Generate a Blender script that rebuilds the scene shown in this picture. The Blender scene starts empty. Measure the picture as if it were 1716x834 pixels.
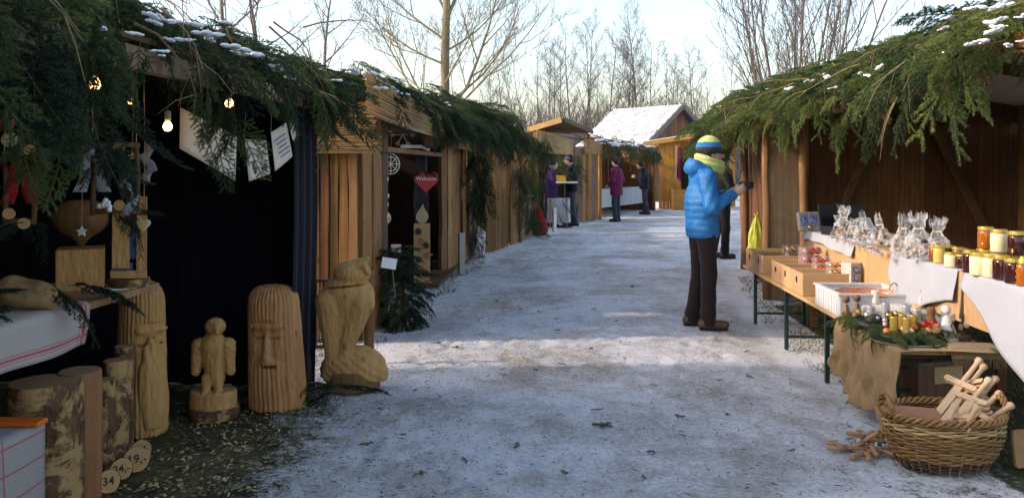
import bpy, bmesh, math, random
import numpy as np
from mathutils import Vector, Matrix, Euler
R = math.radians
rnd = random.Random(7)
sc = bpy.context.scene
col = sc.collection

# ------------------------------------------------------------------ camera
TH = math.atan(87 / 1400.0)
cd = bpy.data.cameras.new('camera')
cam = bpy.data.objects.new('camera', cd); col.objects.link(cam)
cam.location = (0, 0, 1.45); cam.rotation_euler = (R(90), 0, TH)
cd.sensor_width = 36; cd.lens = 36 * 1400 / 1716.0; cd.shift_y = -137 / 1716.0
cd.clip_start = 0.05; cd.clip_end = 2000
sc.camera = cam
# ------------------------------------------------------------------ sky and sun
SUN_EL, SUN_BACK = R(25), R(9)          # the sun stands to the left, a little behind the camera
S = Vector((-math.cos(SUN_BACK) * math.cos(SUN_EL), -math.sin(SUN_BACK) * math.cos(SUN_EL), math.sin(SUN_EL)))
w = bpy.data.worlds.new('World'); sc.world = w; w.use_nodes = True
nt = w.node_tree
sky = nt.nodes.new('ShaderNodeTexSky'); sky.sky_type = 'NISHITA'; sky.sun_disc = False
sky.sun_elevation = SUN_EL; sky.sun_rotation = math.atan2(S.x, S.y)
sky.altitude = 0; sky.air_density = 1.2; sky.dust_density = 2.0; sky.ozone_density = 3.2
bg = nt.nodes['Background']; bg.inputs[1].default_value = 0.15
nt.links.new(sky.outputs[0], bg.inputs[0])
sl = bpy.data.lights.new('sun', 'SUN'); sl.energy = 1.15; sl.angle = R(1.5); sl.color = (1, 0.97, 0.93)
so = bpy.data.objects.new('sun', sl); col.objects.link(so)
so.location = (-20, -3, 12); so.rotation_euler = S.to_track_quat('Z', 'Y').to_euler()
# ------------------------------------------------------------------ exposure
sc.view_settings.view_transform = 'Standard'; sc.view_settings.look = 'None'
sc.view_settings.exposure = 1.5; sc.view_settings.use_white_balance = True; sc.view_settings.white_balance_temperature = 7800; sc.view_settings.white_balance_tint = 17; sc.view_settings.gamma = 1.0; sc.view_settings.use_curve_mapping = False
sc.cycles.max_bounces = 6; sc.cycles.diffuse_bounces = 4; sc.cycles.glossy_bounces = 3
sc.cycles.transmission_bounces = 6; sc.cycles.transparent_max_bounces = 12
sc.cycles.caustics_reflective = False; sc.cycles.caustics_refractive = False

# ------------------------------------------------------------------ helpers
def at(px, py, d):
    """point of the place seen at photograph pixel px,py at a depth of d metres"""
    r = (px - 858) / 1400 * d
    return Vector((r * math.cos(TH) - d * math.sin(TH), r * math.sin(TH) + d * math.cos(TH), 1.45 - (py - 280) / 1400 * d))
def gp(px, py, z=0.0):
    """ground point (or point at height z) seen at pixel px,py"""
    return at(px, py, 1400 * (1.45 - z) / (py - 280))

class MB:
    """collects shapes into one mesh"""
    def __init__(s): s.v = []; s.f = []; s.m = []; s.cur = 0
    def add(s, vs, fs):
        o = len(s.v); s.v.extend([tuple(q) for q in vs])
        for f in fs: s.f.append(tuple(i + o for i in f)); s.m.append(s.cur)
    def box(s, c, size, rot=None, jit=0, taper=1.0):
        hx, hy, hz = size[0] / 2, size[1] / 2, size[2] / 2
        vs = []
        for z in (-1, 1):
            k = taper if z > 0 else 1
            for y in (-1, 1):
                for x in (-1, 1):
                    p = Vector((x * hx * k, y * hy * k, z * hz))
                    if jit: p += Vector((rnd.uniform(-jit, jit), rnd.uniform(-jit, jit), rnd.uniform(-jit, jit)))
                    if rot is not None: p = rot @ p
                    vs.append(p + Vector(c))
        s.add(vs, [(0, 2, 3, 1), (4, 5, 7, 6), (0, 1, 5, 4), (2, 6, 7, 3), (0, 4, 6, 2), (1, 3, 7, 5)])
        return s
    def tube(s, pts, rad, n=8, cap=True, squash=1.0, up=None):
        pts = [Vector(p) for p in pts]
        if not hasattr(rad, '__len__'): rad = [rad] * len(pts)
        o = len(s.v); ref = None
        for i, p in enumerate(pts):
            t = (pts[min(i + 1, len(pts) - 1)] - pts[max(i - 1, 0)])
            t = t.normalized() if t.length > 1e-9 else Vector((0, 0, 1))
            if ref is None:
                ref = Vector(up) if up is not None else (Vector((0, 0, 1)) if abs(t.z) < .9 else Vector((1, 0, 0)))
            a = ref - t * ref.dot(t)
            a = a.normalized() if a.length > 1e-6 else t.orthogonal().normalized()
            b = t.cross(a); ref = a
            for k in range(n):
                an = 2 * math.pi * k / n
                s.v.append(tuple(p + a * math.cos(an) * rad[i] * squash + b * math.sin(an) * rad[i]))
        for i in range(len(pts) - 1):
            for k in range(n):
                k2 = (k + 1) % n
                s.f.append((o + i * n + k, o + i * n + k2, o + (i + 1) * n + k2, o + (i + 1) * n + k)); s.m.append(s.cur)
        if cap:
            s.f.append(tuple(o + k for k in reversed(range(n)))); s.m.append(s.cur)
            e = o + (len(pts) - 1) * n
            s.f.append(tuple(e + k for k in range(n))); s.m.append(s.cur)
        return s
    def lathe(s, prof, n=16, c=(0, 0, 0), cap=True, wob=None):
        """prof: list of (r, z)"""
        o = len(s.v); c = Vector(c)
        for j, (r, z) in enumerate(prof):
            for k in range(n):
                an = 2 * math.pi * k / n
                q = r * (wob(an, z) if wob else 1)
                s.v.append((c.x + q * math.cos(an), c.y + q * math.sin(an), c.z + z))
        for j in range(len(prof) - 1):
            for k in range(n):
                k2 = (k + 1) % n
                s.f.append((o + j * n + k, o + j * n + k2, o + (j + 1) * n + k2, o + (j + 1) * n + k)); s.m.append(s.cur)
        if cap:
            s.f.append(tuple(o + k for k in reversed(range(n)))); s.m.append(s.cur)
            e = o + (len(prof) - 1) * n
            s.f.append(tuple(e + k for k in range(n))); s.m.append(s.cur)
        return s
    def ball(s, c, r, n=10, m=7):
        if not hasattr(r, '__len__'): r = (r, r, r)
        o = len(s.v)
        for j in range(m + 1):
            a = math.pi * j / m
            for k in range(n):
                b = 2 * math.pi * k / n
                s.v.append((c[0] + r[0] * math.sin(a) * math.cos(b), c[1] + r[1] * math.sin(a) * math.sin(b), c[2] - r[2] * math.cos(a)))
        for j in range(m):
            for k in range(n):
                k2 = (k + 1) % n
                s.f.append((o + j * n + k, o + j * n + k2, o + (j + 1) * n + k2, o + (j + 1) * n + k)); s.m.append(s.cur)
        return s
    def sheet(s, fn, nu, nv):
        """fn(u, v) -> point; u, v in 0..1"""
        o = len(s.v)
        for j in range(nv + 1):
            for i in range(nu + 1): s.v.append(tuple(fn(i / nu, j / nv)))
        for j in range(nv):
            for i in range(nu):
                a = o + j * (nu + 1) + i
                s.f.append((a, a + 1, a + nu + 2, a + nu + 1)); s.m.append(s.cur)
        return s
    def prism(s, outline, y0, y1):
        """outline of (x, z), extruded from y0 to y1"""
        n = len(outline); o = len(s.v)
        for y in (y0, y1):
            for (x, z) in outline: s.v.append((x, y, z))
        s.f.append(tuple(o + i for i in range(n))); s.m.append(s.cur)
        s.f.append(tuple(o + n + i for i in reversed(range(n)))); s.m.append(s.cur)
        for i in range(n):
            j = (i + 1) % n
            s.f.append((o + i, o + n + i, o + n + j, o + j)); s.m.append(s.cur)
        return s
    def mesh(s, name, smooth=False, fix=False):
        me = bpy.data.meshes.new(name); me.from_pydata(s.v, [], s.f)
        if max(s.m, default=0): me.polygons.foreach_set('material_index', s.m)
        if fix:
            bm = bmesh.new(); bm.from_mesh(me); bmesh.ops.remove_doubles(bm, verts=bm.verts, dist=1e-5)
            bmesh.ops.recalc_face_normals(bm, faces=bm.faces); bm.to_mesh(me); bm.free()
        if smooth: me.polygons.foreach_set('use_smooth', [True] * len(me.polygons))
        me.update(); return me

def off(p):
    v = Vector((0, 0, 0))
    while p is not None: v += p.location; p = p.parent
    return v
def obj(name, me, mats, parent=None, loc=(0, 0, 0), rot=(0, 0, 0), world=False, smooth=False, fix=False, sub=0, solid=0, bevel=0):
    if isinstance(me, MB): me = me.mesh(name, smooth, fix)
    o = bpy.data.objects.new(name, me); col.objects.link(o)
    if mats is not None and len(me.materials) == 0:
        for m in (mats if isinstance(mats, (list, tuple)) else [mats]): me.materials.append(m)
    o.location = Vector(loc) - (off(parent) if (world and parent) else Vector((0, 0, 0)))
    o.rotation_euler = rot
    if parent: o.parent = parent
    if solid:
        m = o.modifiers.new('s', 'SOLIDIFY'); m.thickness = solid; m.offset = 0
    if bevel:
        m = o.modifiers.new('b', 'BEVEL'); m.width = bevel; m.segments = 2; m.limit_method = 'ANGLE'
    if sub:
        m = o.modifiers.new('u', 'SUBSURF'); m.levels = sub; m.render_levels = sub
    return o
def tag(o, label=None, cat=None, group=None, kind=None):
    for k, v in (('label', label), ('category', cat), ('group', group), ('kind', kind)):
        if v: o[k] = v
    return o
def thing(name, label, cat, loc=(0, 0, 0), rotz=0, group=None):
    o = bpy.data.objects.new(name, None); col.objects.link(o); o.empty_display_size = .1
    o.location = loc; o.rotation_euler = (0, 0, rotz)
    return tag(o, label, cat, group)
def dup(o, parent=None, loc=None, rot=None, label=None):
    c = o.copy(); col.objects.link(c); c.parent = parent
    if loc is not None: c.location = loc
    if rot is not None: c.rotation_euler = rot
    if label: c['label'] = label
    for ch in list(o.children): dup(ch, c)
    return c

# ------------------------------------------------------------------ numpy noise and signed-distance shapes
_nr = np.random.RandomState(3)
_nd = _nr.normal(size=(24, 3)); _nd /= np.linalg.norm(_nd, axis=1)[:, None]; _np = _nr.uniform(0, 6.28, 24)
def noise(x, y, z, f, k0=0, n=6):
    r = 0
    for i in range(n):
        d = _nd[(k0 + i) % 24] * f * (0.7 + .25 * i)
        r = r + np.sin(x * d[0] + y * d[1] + z * d[2] + _np[(k0 + i) % 24])
    return r / n
def smin(a, b, k):
    h = np.clip(.5 + .5 * (b - a) / k, 0, 1)
    return b * (1 - h) + a * h - k * h * (1 - h)
def smax(a, b, k): return -smin(-a, -b, k)
def cone(p, a, b, ra, rb, sx=1, sy=1, sz=1):
    a = np.array(a, float); b = np.array(b, float); d = b - a
    X, Y, Z = p[0] - a[0], p[1] - a[1], p[2] - a[2]
    h = np.clip((X * d[0] + Y * d[1] + Z * d[2]) / (d @ d), 0, 1)
    return np.sqrt(((X - h * d[0]) / sx) ** 2 + ((Y - h * d[1]) / sy) ** 2 + ((Z - h * d[2]) / sz) ** 2) - (ra + (rb - ra) * h)
def ell(p, c, r):
    X, Y, Z = (p[0] - c[0]) / r[0], (p[1] - c[1]) / r[1], (p[2] - c[2]) / r[2]
    return (np.sqrt(X * X + Y * Y + Z * Z) - 1) * min(r)
def sbox(p, c, h, r=0.0):
    X, Y, Z = abs(p[0] - c[0]) - h[0] + r, abs(p[1] - c[1]) - h[1] + r, abs(p[2] - c[2]) - h[2] + r
    return np.sqrt(np.maximum(X, 0) ** 2 + np.maximum(Y, 0) ** 2 + np.maximum(Z, 0) ** 2) + np.minimum(np.maximum(X, np.maximum(Y, Z)), 0) - r
def chain(p, pts, rads, k=.03, **kw):
    r = None
    for i in range(len(pts) - 1):
        c = cone(p, pts[i], pts[i + 1], rads[i], rads[i + 1], **kw)
        r = c if r is None else smin(r, c, k)
    return r
def nets(f, lo, hi, h, name='m'):
    """surface nets: mesh of the zero set of f over a box"""
    ax = [np.arange(lo[i], hi[i] + h, h) for i in range(3)]
    P = np.meshgrid(*ax, indexing='ij')
    V = np.asarray(f(P)).astype(float)
    n = V.shape
    ins = V < 0
    cnt = np.zeros(tuple(k - 1 for k in n), int)
    for a in (0, 1):
        for b in (0, 1):
            for c in (0, 1): cnt += ins[a:n[0] - 1 + a, b:n[1] - 1 + b, c:n[2] - 1 + c]
    act = (cnt > 0) & (cnt < 8)
    I = np.argwhere(act); idx = -np.ones(act.shape, int); idx[act] = np.arange(len(I))
    pos = np.zeros((len(I), 3)); wt = np.zeros(len(I))
    cor = [(a, b, c) for a in (0, 1) for b in (0, 1) for c in (0, 1)]
    for q in cor:
        for axs in range(3):
            if q[axs]: continue
            q2 = list(q); q2[axs] = 1
            v0 = V[I[:, 0] + q[0], I[:, 1] + q[1], I[:, 2] + q[2]]; v1 = V[I[:, 0] + q2[0], I[:, 1] + q2[1], I[:, 2] + q2[2]]
            m = (v0 < 0) != (v1 < 0)
            t = np.where(m, v0 / np.where(m, v0 - v1, 1), 0)
            e = np.tile(np.array(q, float), (len(I), 1)); e[:, axs] += t
            pos[m] += e[m]; wt[m] += 1
    pos = (I + pos / wt[:, None]) * h + np.array(lo)
    faces = []
    for axs in range(3):
        s0 = [slice(None)] * 3; s1 = [slice(None)] * 3; s0[axs] = slice(0, -1); s1[axs] = slice(1, None)
        a, b = ins[tuple(s0)], ins[tuple(s1)]
        E = np.argwhere(a != b); u, v = (axs + 1) % 3, (axs + 2) % 3
        E = E[(E[:, u] > 0) & (E[:, v] > 0) & (E[:, u] < n[u] - 1) & (E[:, v] < n[v] - 1)]
        if not len(E): continue
        sgn = a[E[:, 0], E[:, 1], E[:, 2]]
        def cell(du, dv):
            q = E.copy(); q[:, u] += du; q[:, v] += dv
            return idx[q[:, 0], q[:, 1], q[:, 2]]
        Q = np.stack([cell(-1, -1), cell(0, -1), cell(0, 0), cell(-1, 0)], 1)
        Q[~sgn] = Q[~sgn][:, ::-1]
        faces.append(Q[(Q >= 0).all(1)])
    Fc = np.concatenate(faces)
    return npmesh(name, pos, Fc, True)
def npmesh(name, V, Fc, smooth=False, mi=None):
    me = bpy.data.meshes.new(name); k = Fc.shape[1]
    me.vertices.add(len(V)); me.vertices.foreach_set('co', np.asarray(V, np.float32).ravel())
    me.loops.add(Fc.size); me.loops.foreach_set('vertex_index', Fc.astype(np.int32).ravel())
    me.polygons.add(len(Fc)); me.polygons.foreach_set('loop_start', np.arange(0, Fc.size, k, dtype=np.int32))
    me.polygons.foreach_set('loop_total', np.full(len(Fc), k, np.int32))
    if smooth: me.polygons.foreach_set('use_smooth', np.ones(len(Fc), bool))
    if mi is not None: me.polygons.foreach_set('material_index', mi.astype(np.int32))
    me.update(calc_edges=True); me.validate(); return me

_tc = {}
def text_mesh(s, size, ext=.0006, bold=0):
    cu = bpy.data.curves.new('t', 'FONT'); cu.body = s; cu.size = size; cu.extrude = ext; cu.align_x = 'CENTER'; cu.align_y = 'CENTER'
    cu.resolution_u = 2; cu.offset = bold
    o = bpy.data.objects.new('t', cu); col.objects.link(o)
    dg = bpy.context.evaluated_depsgraph_get()
    me = bpy.data.meshes.new_from_object(o.evaluated_get(dg)); bpy.data.objects.remove(o); me.materials.clear()
    return me

# ------------------------------------------------------------------ materials
class NT:
    def __init__(s, name):
        s.m = bpy.data.materials.new(name); s.m.use_nodes = True; s.t = s.m.node_tree
        s.b = s.t.nodes['Principled BSDF']; s.out = s.t.nodes['Material Output']
    def n(s, typ, ins=None, **kw):
        x = s.t.nodes.new('ShaderNode' + typ)
        for k, v in kw.items(): setattr(x, k, v)
        for k, v in (ins or {}).items():
            if hasattr(v, 'outputs'): v = v.outputs[0]
            if isinstance(v, bpy.types.NodeSocket): s.t.links.new(v, x.inputs[k])
            else: x.inputs[k].default_value = v
        return x
    def set(s, k, v):
        if hasattr(v, 'outputs'): v = v.outputs[0]
        if isinstance(v, bpy.types.NodeSocket): s.t.links.new(v, s.b.inputs[k])
        else: s.b.inputs[k].default_value = v
    def coord(s, scale=(1, 1, 1), which='Object'):
        c = s.n('TexCoord'); return s.n('Mapping', {0: c.outputs[which], 'Scale': scale})
    def noise(s, vec, scale, detail=4, rough=.6, dist=0):
        return s.n('TexNoise', {'Vector': vec, 'Scale': scale, 'Detail': detail, 'Roughness': rough, 'Distortion': dist})
    def ramp(s, fac, stops):
        r = s.n('ValToRGB', {0: fac}); e = r.color_ramp.elements
        while len(e) < len(stops): e.new(.5)
        for i, (p, c) in enumerate(stops):
            e[i].position = p; e[i].color = tuple(c) + (1,) if len(c) == 3 else c
        return r
    def mix(s, fac, a, b, mode='MIX'):
        x = s.n('Mix', data_type='RGBA', blend_type=mode)
        for k, v in ((0, fac), (6, a), (7, b)):
            if hasattr(v, 'outputs'): v = v.outputs[2] if v.type == 'MIX' else v.outputs[0]
            if isinstance(v, bpy.types.NodeSocket): s.t.links.new(v, x.inputs[k])
            else: x.inputs[k].default_value = (tuple(v) + (1,)) if hasattr(v, '__len__') and len(v) == 3 else v
        return x.outputs[2]
    def math(s, op, a, b=0.0):
        return s.n('Math', {0: a, 1: b}, operation=op)
    def bump(s, h, strength=.3, dist=.01):
        x = s.n('Bump', {'Height': h, 'Strength': strength, 'Distance': dist}); s.set('Normal', x); return x

def plain(name, c, rough=.6, metal=0, var=.12, scale=30, bump=.05, spec=.5, sheen=0, trans=0, emit=None, estr=0):
    t = NT(name)
    v = t.coord(); no = t.noise(v, scale, 4)
    c1 = [x * (1 - var) for x in c]; c2 = [min(1, x * (1 + var)) for x in c]
    t.set('Base Color', t.ramp(no, [(.3, c1), (.7, c2)])); t.set('Roughness', rough); t.set('Metallic', metal)
    t.set('Specular IOR Level', spec)
    if bump: t.bump(no, bump, .01)
    if trans: t.set('Transmission Weight', trans)
    if sheen: t.set('Sheen Weight', sheen)
    if emit: t.set('Emission Color', tuple(emit) + (1,)); t.set('Emission Strength', estr)
    return t.m

def wood(name, dark, light, axis=2, scale=1.0, rough=.75, var=.35, knots=True, bump=.35, stain=None, chisel=0):
    """grain runs along the object's own axis; every board differs a little"""
    t = NT(name)
    sv = [9 * scale] * 3; sv[axis] = .55 * scale
    inf = t.n('ObjectInfo')
    tc = t.n('TexCoord'); offv = t.n('VectorMath', {0: inf.outputs['Random'], 1: (37.0, 17.0, 53.0)}, operation='MULTIPLY')
    ad = t.n('VectorMath', {0: tc.outputs['Object'], 1: offv.outputs[0]}, operation='ADD')
    v = t.n('Mapping', {0: ad.outputs[0], 'Scale': sv})
    wob = t.noise(ad.outputs[0], 3, 2)
    v2 = t.mix(.06, v.outputs[0], wob.outputs['Color'], 'ADD')
    g = t.noise(v2, 3.0, 6, .65, .4); fine = t.noise(v2, 14.0, 3, .6)
    rings = t.n('TexWave', {'Vector': v2, 'Scale': .55, 'Distortion': 9.0, 'Detail': 2.0, 'Detail Scale': .8})
    f = t.math('ADD', t.math('MULTIPLY', g, .72), t.math('ADD', t.math('MULTIPLY', rings, .14), t.math('MULTIPLY', fine, .2)))
    c = t.ramp(f, [(.28, dark), (.62, [(a + b) / 2 for a, b in zip(dark, light)]), (.85, light)])
    cc = c.outputs[0]
    if knots:
        kv = t.n('Mapping', {0: ad.outputs[0], 'Scale': [5 if i != axis else 2.2 for i in range(3)]})
        vo = t.n('TexVoronoi', {'Vector': kv, 'Scale': 1.6, 'Randomness': 1.0})
        k = t.ramp(vo.outputs['Distance'], [(.05, (1, 1, 1)), (.13, (0, 0, 0))])
        cc = t.mix(t.math('MULTIPLY', k, .75), cc, [x * .35 for x in dark])
    blot = t.noise(ad.outputs[0], 2.2, 5, .65)
    cc = t.mix(t.ramp(blot, [(.42, (0, 0, 0)), (.75, (.55, .55, .55))]), cc, stain or [x * .55 for x in dark])
    hs = t.n('HueSaturation', {'Color': cc, 'Hue': t.math('ADD', .49, t.math('MULTIPLY', inf.outputs['Random'], .02)),
                               'Value': t.math('ADD', 1 - var / 2, t.math('MULTIPLY', inf.outputs['Random'], var))})
    t.set('Base Color', hs); t.set('Roughness', rough); t.set('Specular IOR Level', .3)
    hgt = t.math('ADD', g, t.math('MULTIPLY', fine, .6))
    if chisel:
        cv = t.n('Mapping', {0: t.mix(.03, tc.outputs['Object'], wob.outputs['Color'], 'ADD'), 'Scale': (46, 46, 17)}); vo2 = t.n('TexVoronoi', {'Vector': cv, 'Scale': 1.0})
        hgt = t.math('ADD', hgt, t.math('MULTIPLY', vo2.outputs['Distance'], chisel * 2.2))
    t.bump(hgt, bump, .006 if not chisel else .012)
    return t.m

M = {}
M['slab'] = wood('slab_wood', (.17, .065, .021), (.52, .245, .088), knots=True, var=.45)
M['slab_pale'] = wood('pale_slab_wood', (.28, .12, .042), (.60, .31, .118), knots=True, var=.5)
M['bark_edge'] = wood('bark_wood', (.07, .035, .018), (.26, .13, .06), scale=1.6, bump=.9, knots=False)
M['brown'] = wood('brown_plank', (.085, .034, .014), (.25, .108, .043), var=.5)
M['brown_y'] = wood('brown_beam', (.06, .03, .016), (.2, .105, .05), axis=1)
M['brown_x'] = wood('brown_beam_cross', (.06, .03, .016), (.2, .105, .05), axis=0)
M['grey_plank'] = wood('weathered_plank', (.15, .092, .058), (.34, .22, .14), var=.3)
M['log_post'] = wood('peeled_log', (.16, .075, .032), (.4, .21, .095), scale=1.2)
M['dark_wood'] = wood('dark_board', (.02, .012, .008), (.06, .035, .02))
M['crate'] = wood('crate_wood', (.50, .29, .135), (.66, .42, .22), axis=0, var=.12, knots=False, bump=.12, stain=(.5, .28, .13))
M['ply_y'] = wood('plywood_long', (.44, .26, .12), (.62, .40, .20), axis=1, var=.12, knots=True, bump=.12, stain=(.4, .24, .12))
M['ply'] = wood('plywood_upright', (.36, .22, .105), (.52, .34, .17), axis=2, var=.12, knots=False, bump=.1, stain=(.36, .22, .11))
M['orange'] = wood('orange_board', (.44, .19, .035), (.62, .30, .07), var=.1, knots=False, bump=.15, stain=(.42, .18, .035))
M['orange_x'] = wood('orange_board_cross', (.44, .2, .04), (.62, .31, .08), axis=0, var=.1, knots=False, bump=.15, stain=(.42, .18, .035))
M['pale_wood'] = wood('turned_wood', (.52, .34, .2), (.72, .52, .34), axis=2, scale=3, var=.15, knots=False, bump=.1, stain=(.5, .33, .19))
M['toy_wood'] = wood('toy_wood', (.34, .18, .085), (.52, .30, .16), axis=0, scale=3, var=.15, knots=False, bump=.1, stain=(.34, .18, .09))
M['board_y'] = wood('shelf_board', (.30, .16, .07), (.5, .3, .14), axis=1, knots=True)
M['carve'] = wood('carved_wood', (.40, .185, .06), (.72, .405, .16), scale=1.0, var=.12, knots=True, bump=.5, stain=(.36, .18, .07), chisel=.5)
M['carve_bark'] = wood('carved_block', (.15, .07, .03), (.36, .17, .07), scale=1.5, var=.2, bump=.8)
M['house_plank'] = wood('house_gable', (.12, .055, .03), (.3, .15, .085), var=.4)
# ------------------------------------------------------------------ more materials
def bark_mat(name, dark, light, pale):
    t = NT(name); inf = t.n('ObjectInfo')
    tc = t.n('TexCoord'); offv = t.n('VectorMath', {0: inf.outputs['Random'], 1: (31.0, 11.0, 23.0)}, operation='MULTIPLY')
    ad = t.n('VectorMath', {0: tc.outputs['Object'], 1: offv.outputs[0]}, operation='ADD')
    v = t.n('Mapping', {0: ad.outputs[0], 'Scale': (1, 1, .35)})
    a = t.noise(v, 26, 6, .7, .6); b = t.noise(ad.outputs[0], 7, 5, .7, .5)
    c = t.ramp(a, [(.32, dark), (.6, light), (.8, [min(1, x * 1.3) for x in light])])
    cc = t.mix(t.ramp(b, [(.49, (0, 0, 0)), (.56, (1, 1, 1))]), c, pale)
    t.set('Base Color', cc); t.set('Roughness', .9); t.set('Specular IOR Level', .2)
    t.bump(t.math('ADD', a, b), .9, .012); return t.m
M['bark'] = bark_mat('log_bark', (.04, .02, .011), (.17, .085, .042), (.44, .26, .11))
def endgrain(name, dark, light):
    t = NT(name); v = t.coord(); 
    w_ = t.n('TexWave', {'Vector': v, 'Scale': 26.0, 'Distortion': 2.5, 'Detail': 3.0, 'Detail Scale': 1.5}, wave_type='RINGS', rings_direction='Z')
    no = t.noise(v, 40, 4)
    f = t.math('ADD', t.math('MULTIPLY', w_, .6), t.math('MULTIPLY', no, .4))
    t.set('Base Color', t.ramp(f, [(.25, dark), (.8, light)])); t.set('Roughness', .85); t.bump(f, .2, .004); return t.m
M['endgrain'] = endgrain('end_grain', (.28, .15, .06), (.38, .22, .10))
M['endgrain_pale'] = endgrain('pale_end_grain', (.42, .23, .095), (.52, .31, .135))

def needles(name, dark, light, tip):
    t = NT(name); inf = t.n('ObjectInfo'); g = t.n('NewGeometry')
    no = t.noise(g.outputs['Position'], 4.0, 3)
    c = t.mix(t.ramp(no, [(.35, (0, 0, 0)), (.7, (1, 1, 1))]), dark, light)
    c = t.mix(t.math('MULTIPLY', t.math('POWER', inf.outputs['Random'], 3.0), .8), c, tip)
    v2 = t.noise(g.outputs['Position'], 60.0, 2)
    c = t.mix(t.ramp(v2, [(.5, (0, 0, 0)), (.75, (.6, .6, .6))]), c, [x * 1.5 for x in light])
    t.set('Base Color', c); t.set('Roughness', .5); t.set('Specular IOR Level', .35)
    tr = t.n('BsdfTranslucent', {'Color': c}); mx = t.n('MixShader', {0: .28, 1: t.b.outputs[0], 2: tr.outputs[0]})
    t.t.links.new(mx.outputs[0], t.out.inputs[0]); return t.m
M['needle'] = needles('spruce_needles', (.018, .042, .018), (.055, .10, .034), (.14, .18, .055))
M['needle_lit'] = needles('spruce_needles_olive_lit', (.05, .09, .026), (.15, .205, .055), (.25, .25, .07))  # olive needles, with the sunlit brightness of the right eaves put into the colour
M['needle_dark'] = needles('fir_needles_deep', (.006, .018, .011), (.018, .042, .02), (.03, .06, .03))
M['needle_brown'] = needles('dry_needles', (.16, .06, .02), (.28, .12, .04), (.3, .14, .05))
M['twig'] = plain('twig_bark', (.16, .10, .055), .85, var=.4)
M['twig_pale'] = plain('pale_twig', (.20, .135, .07), .85, var=.4)
def snow_mat(name):
    t = NT(name); v = t.coord(); no = t.noise(v, 25, 5, .7)
    t.set('Base Color', t.ramp(no, [(.3, (.72, .75, .8)), (.7, (.86, .88, .9))])); t.set('Roughness', .6)
    t.set('Subsurface Weight', .0); t.bump(no, .4, .01); return t.m
M['snow'] = snow_mat('snow')
def reed_mat(name, dark, light, axis):
    t = NT(name); sv = [160, 160, 160]; sv[axis] = 2.0
    v = t.coord(sv); a = t.noise(v, 1.0, 3, .6); v2 = t.coord((6, 6, 6)); b = t.noise(v2, 1.0, 4)
    inf = t.n('ObjectInfo')
    c = t.ramp(a, [(.3, dark), (.7, light)])
    hs = t.n('HueSaturation', {'Color': t.mix(t.ramp(b, [(.4, (0, 0, 0)), (.8, (.5, .5, .5))]), c, dark), 'Value': t.math('ADD', .75, t.math('MULTIPLY', inf.outputs['Random'], .5))})
    t.set('Base Color', hs); t.set('Roughness', .55); t.bump(a, .4, .003)
    tr = t.n('BsdfTranslucent', {'Color': hs}); mx = t.n('MixShader', {0: .2, 1: t.b.outputs[0], 2: tr.outputs[0]})
    t.t.links.new(mx.outputs[0], t.out.inputs[0]); return t.m
M['reed'] = reed_mat('reed_cane', (.36, .20, .06), (.66, .44, .18), 1)
M['reed_x'] = reed_mat('reed_cane_cross', (.38, .21, .075), (.66, .43, .18), 0)
M['reed_z'] = reed_mat('reed_cane_upright', (.26, .115, .03), (.50, .27, .09), 2)

def cloth(name, c, weave=400, var=.1, rough=.9, fold=3.0):
    t = NT(name); v = t.coord(); a = t.noise(v, weave, 2, .5); b = t.noise(v, fold, 4)
    t.set('Base Color', t.ramp(t.math('ADD', t.math('MULTIPLY', a, .5), t.math('MULTIPLY', b, .5)), [(.3, [x * (1 - var) for x in c]), (.7, [min(1, x * (1 + var)) for x in c])]))
    t.set('Roughness', rough); t.set('Sheen Weight', .1); t.set('Specular IOR Level', .2)
    t.bump(t.math('ADD', t.math('MULTIPLY', a, .15), b), .35, .012); return t.m
M['navy'] = cloth('navy_cloth', (.0035, .0035, .009))
M['white_cloth'] = cloth('white_cloth', (.40, .41, .445), var=.06)
M['burlap'] = cloth('burlap', (.27, .17, .082), weave=160, var=.4, fold=9)
M['black_sheet'] = plain('black_plastic_sheet', (.005, .005, .006), .8, scale=9, bump=.3, spec=.12)
M['black_int'] = plain('interior_shade_black', (.006, .006, .007), .9)  # near black colour standing for interior shade
def stripe_cloth(name, base, stripe, lines_u, lines_v):
    """lines_*: (pos, width) in the sheet's own uv"""
    t = NT(name); tc = t.n('TexCoord'); sp = t.n('SeparateXYZ', {0: tc.outputs['UV']})
    fac = None
    for ch, L in ((0, lines_u), (1, lines_v)):
        for (p, wd) in L:
            q = t.math('LESS_THAN', t.math('ABSOLUTE', t.math('SUBTRACT', sp.outputs[ch], p)), wd)
            fac = q if fac is None else t.math('MAXIMUM', fac, q)
    no = t.noise(t.coord(), 90, 3); b = t.noise(t.coord(), 4, 3)
    bc = t.ramp(no, [(.3, [x * .88 for x in base]), (.7, base)])
    c = t.mix(t.math('MULTIPLY', fac, .8), bc, stripe)
    t.set('Base Color', c); t.set('Roughness', .9); t.bump(b, .3, .01); return t.m
M['towel'] = stripe_cloth('red_striped_linen', (.45, .40, .36), (.5, .03, .05), [(.955, .006), (.93, .003)], [(.80, .03), (.70, .012), (.9, .012)])
M['check'] = stripe_cloth('red_checked_linen', (.34, .30, .28), (.42, .04, .06), [(.15, .004), (.45, .02), (.48, .004), (.75, .004)], [(.12, .006), (.3, .006), (.48, .006), (.66, .006), (.84, .006)])

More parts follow.
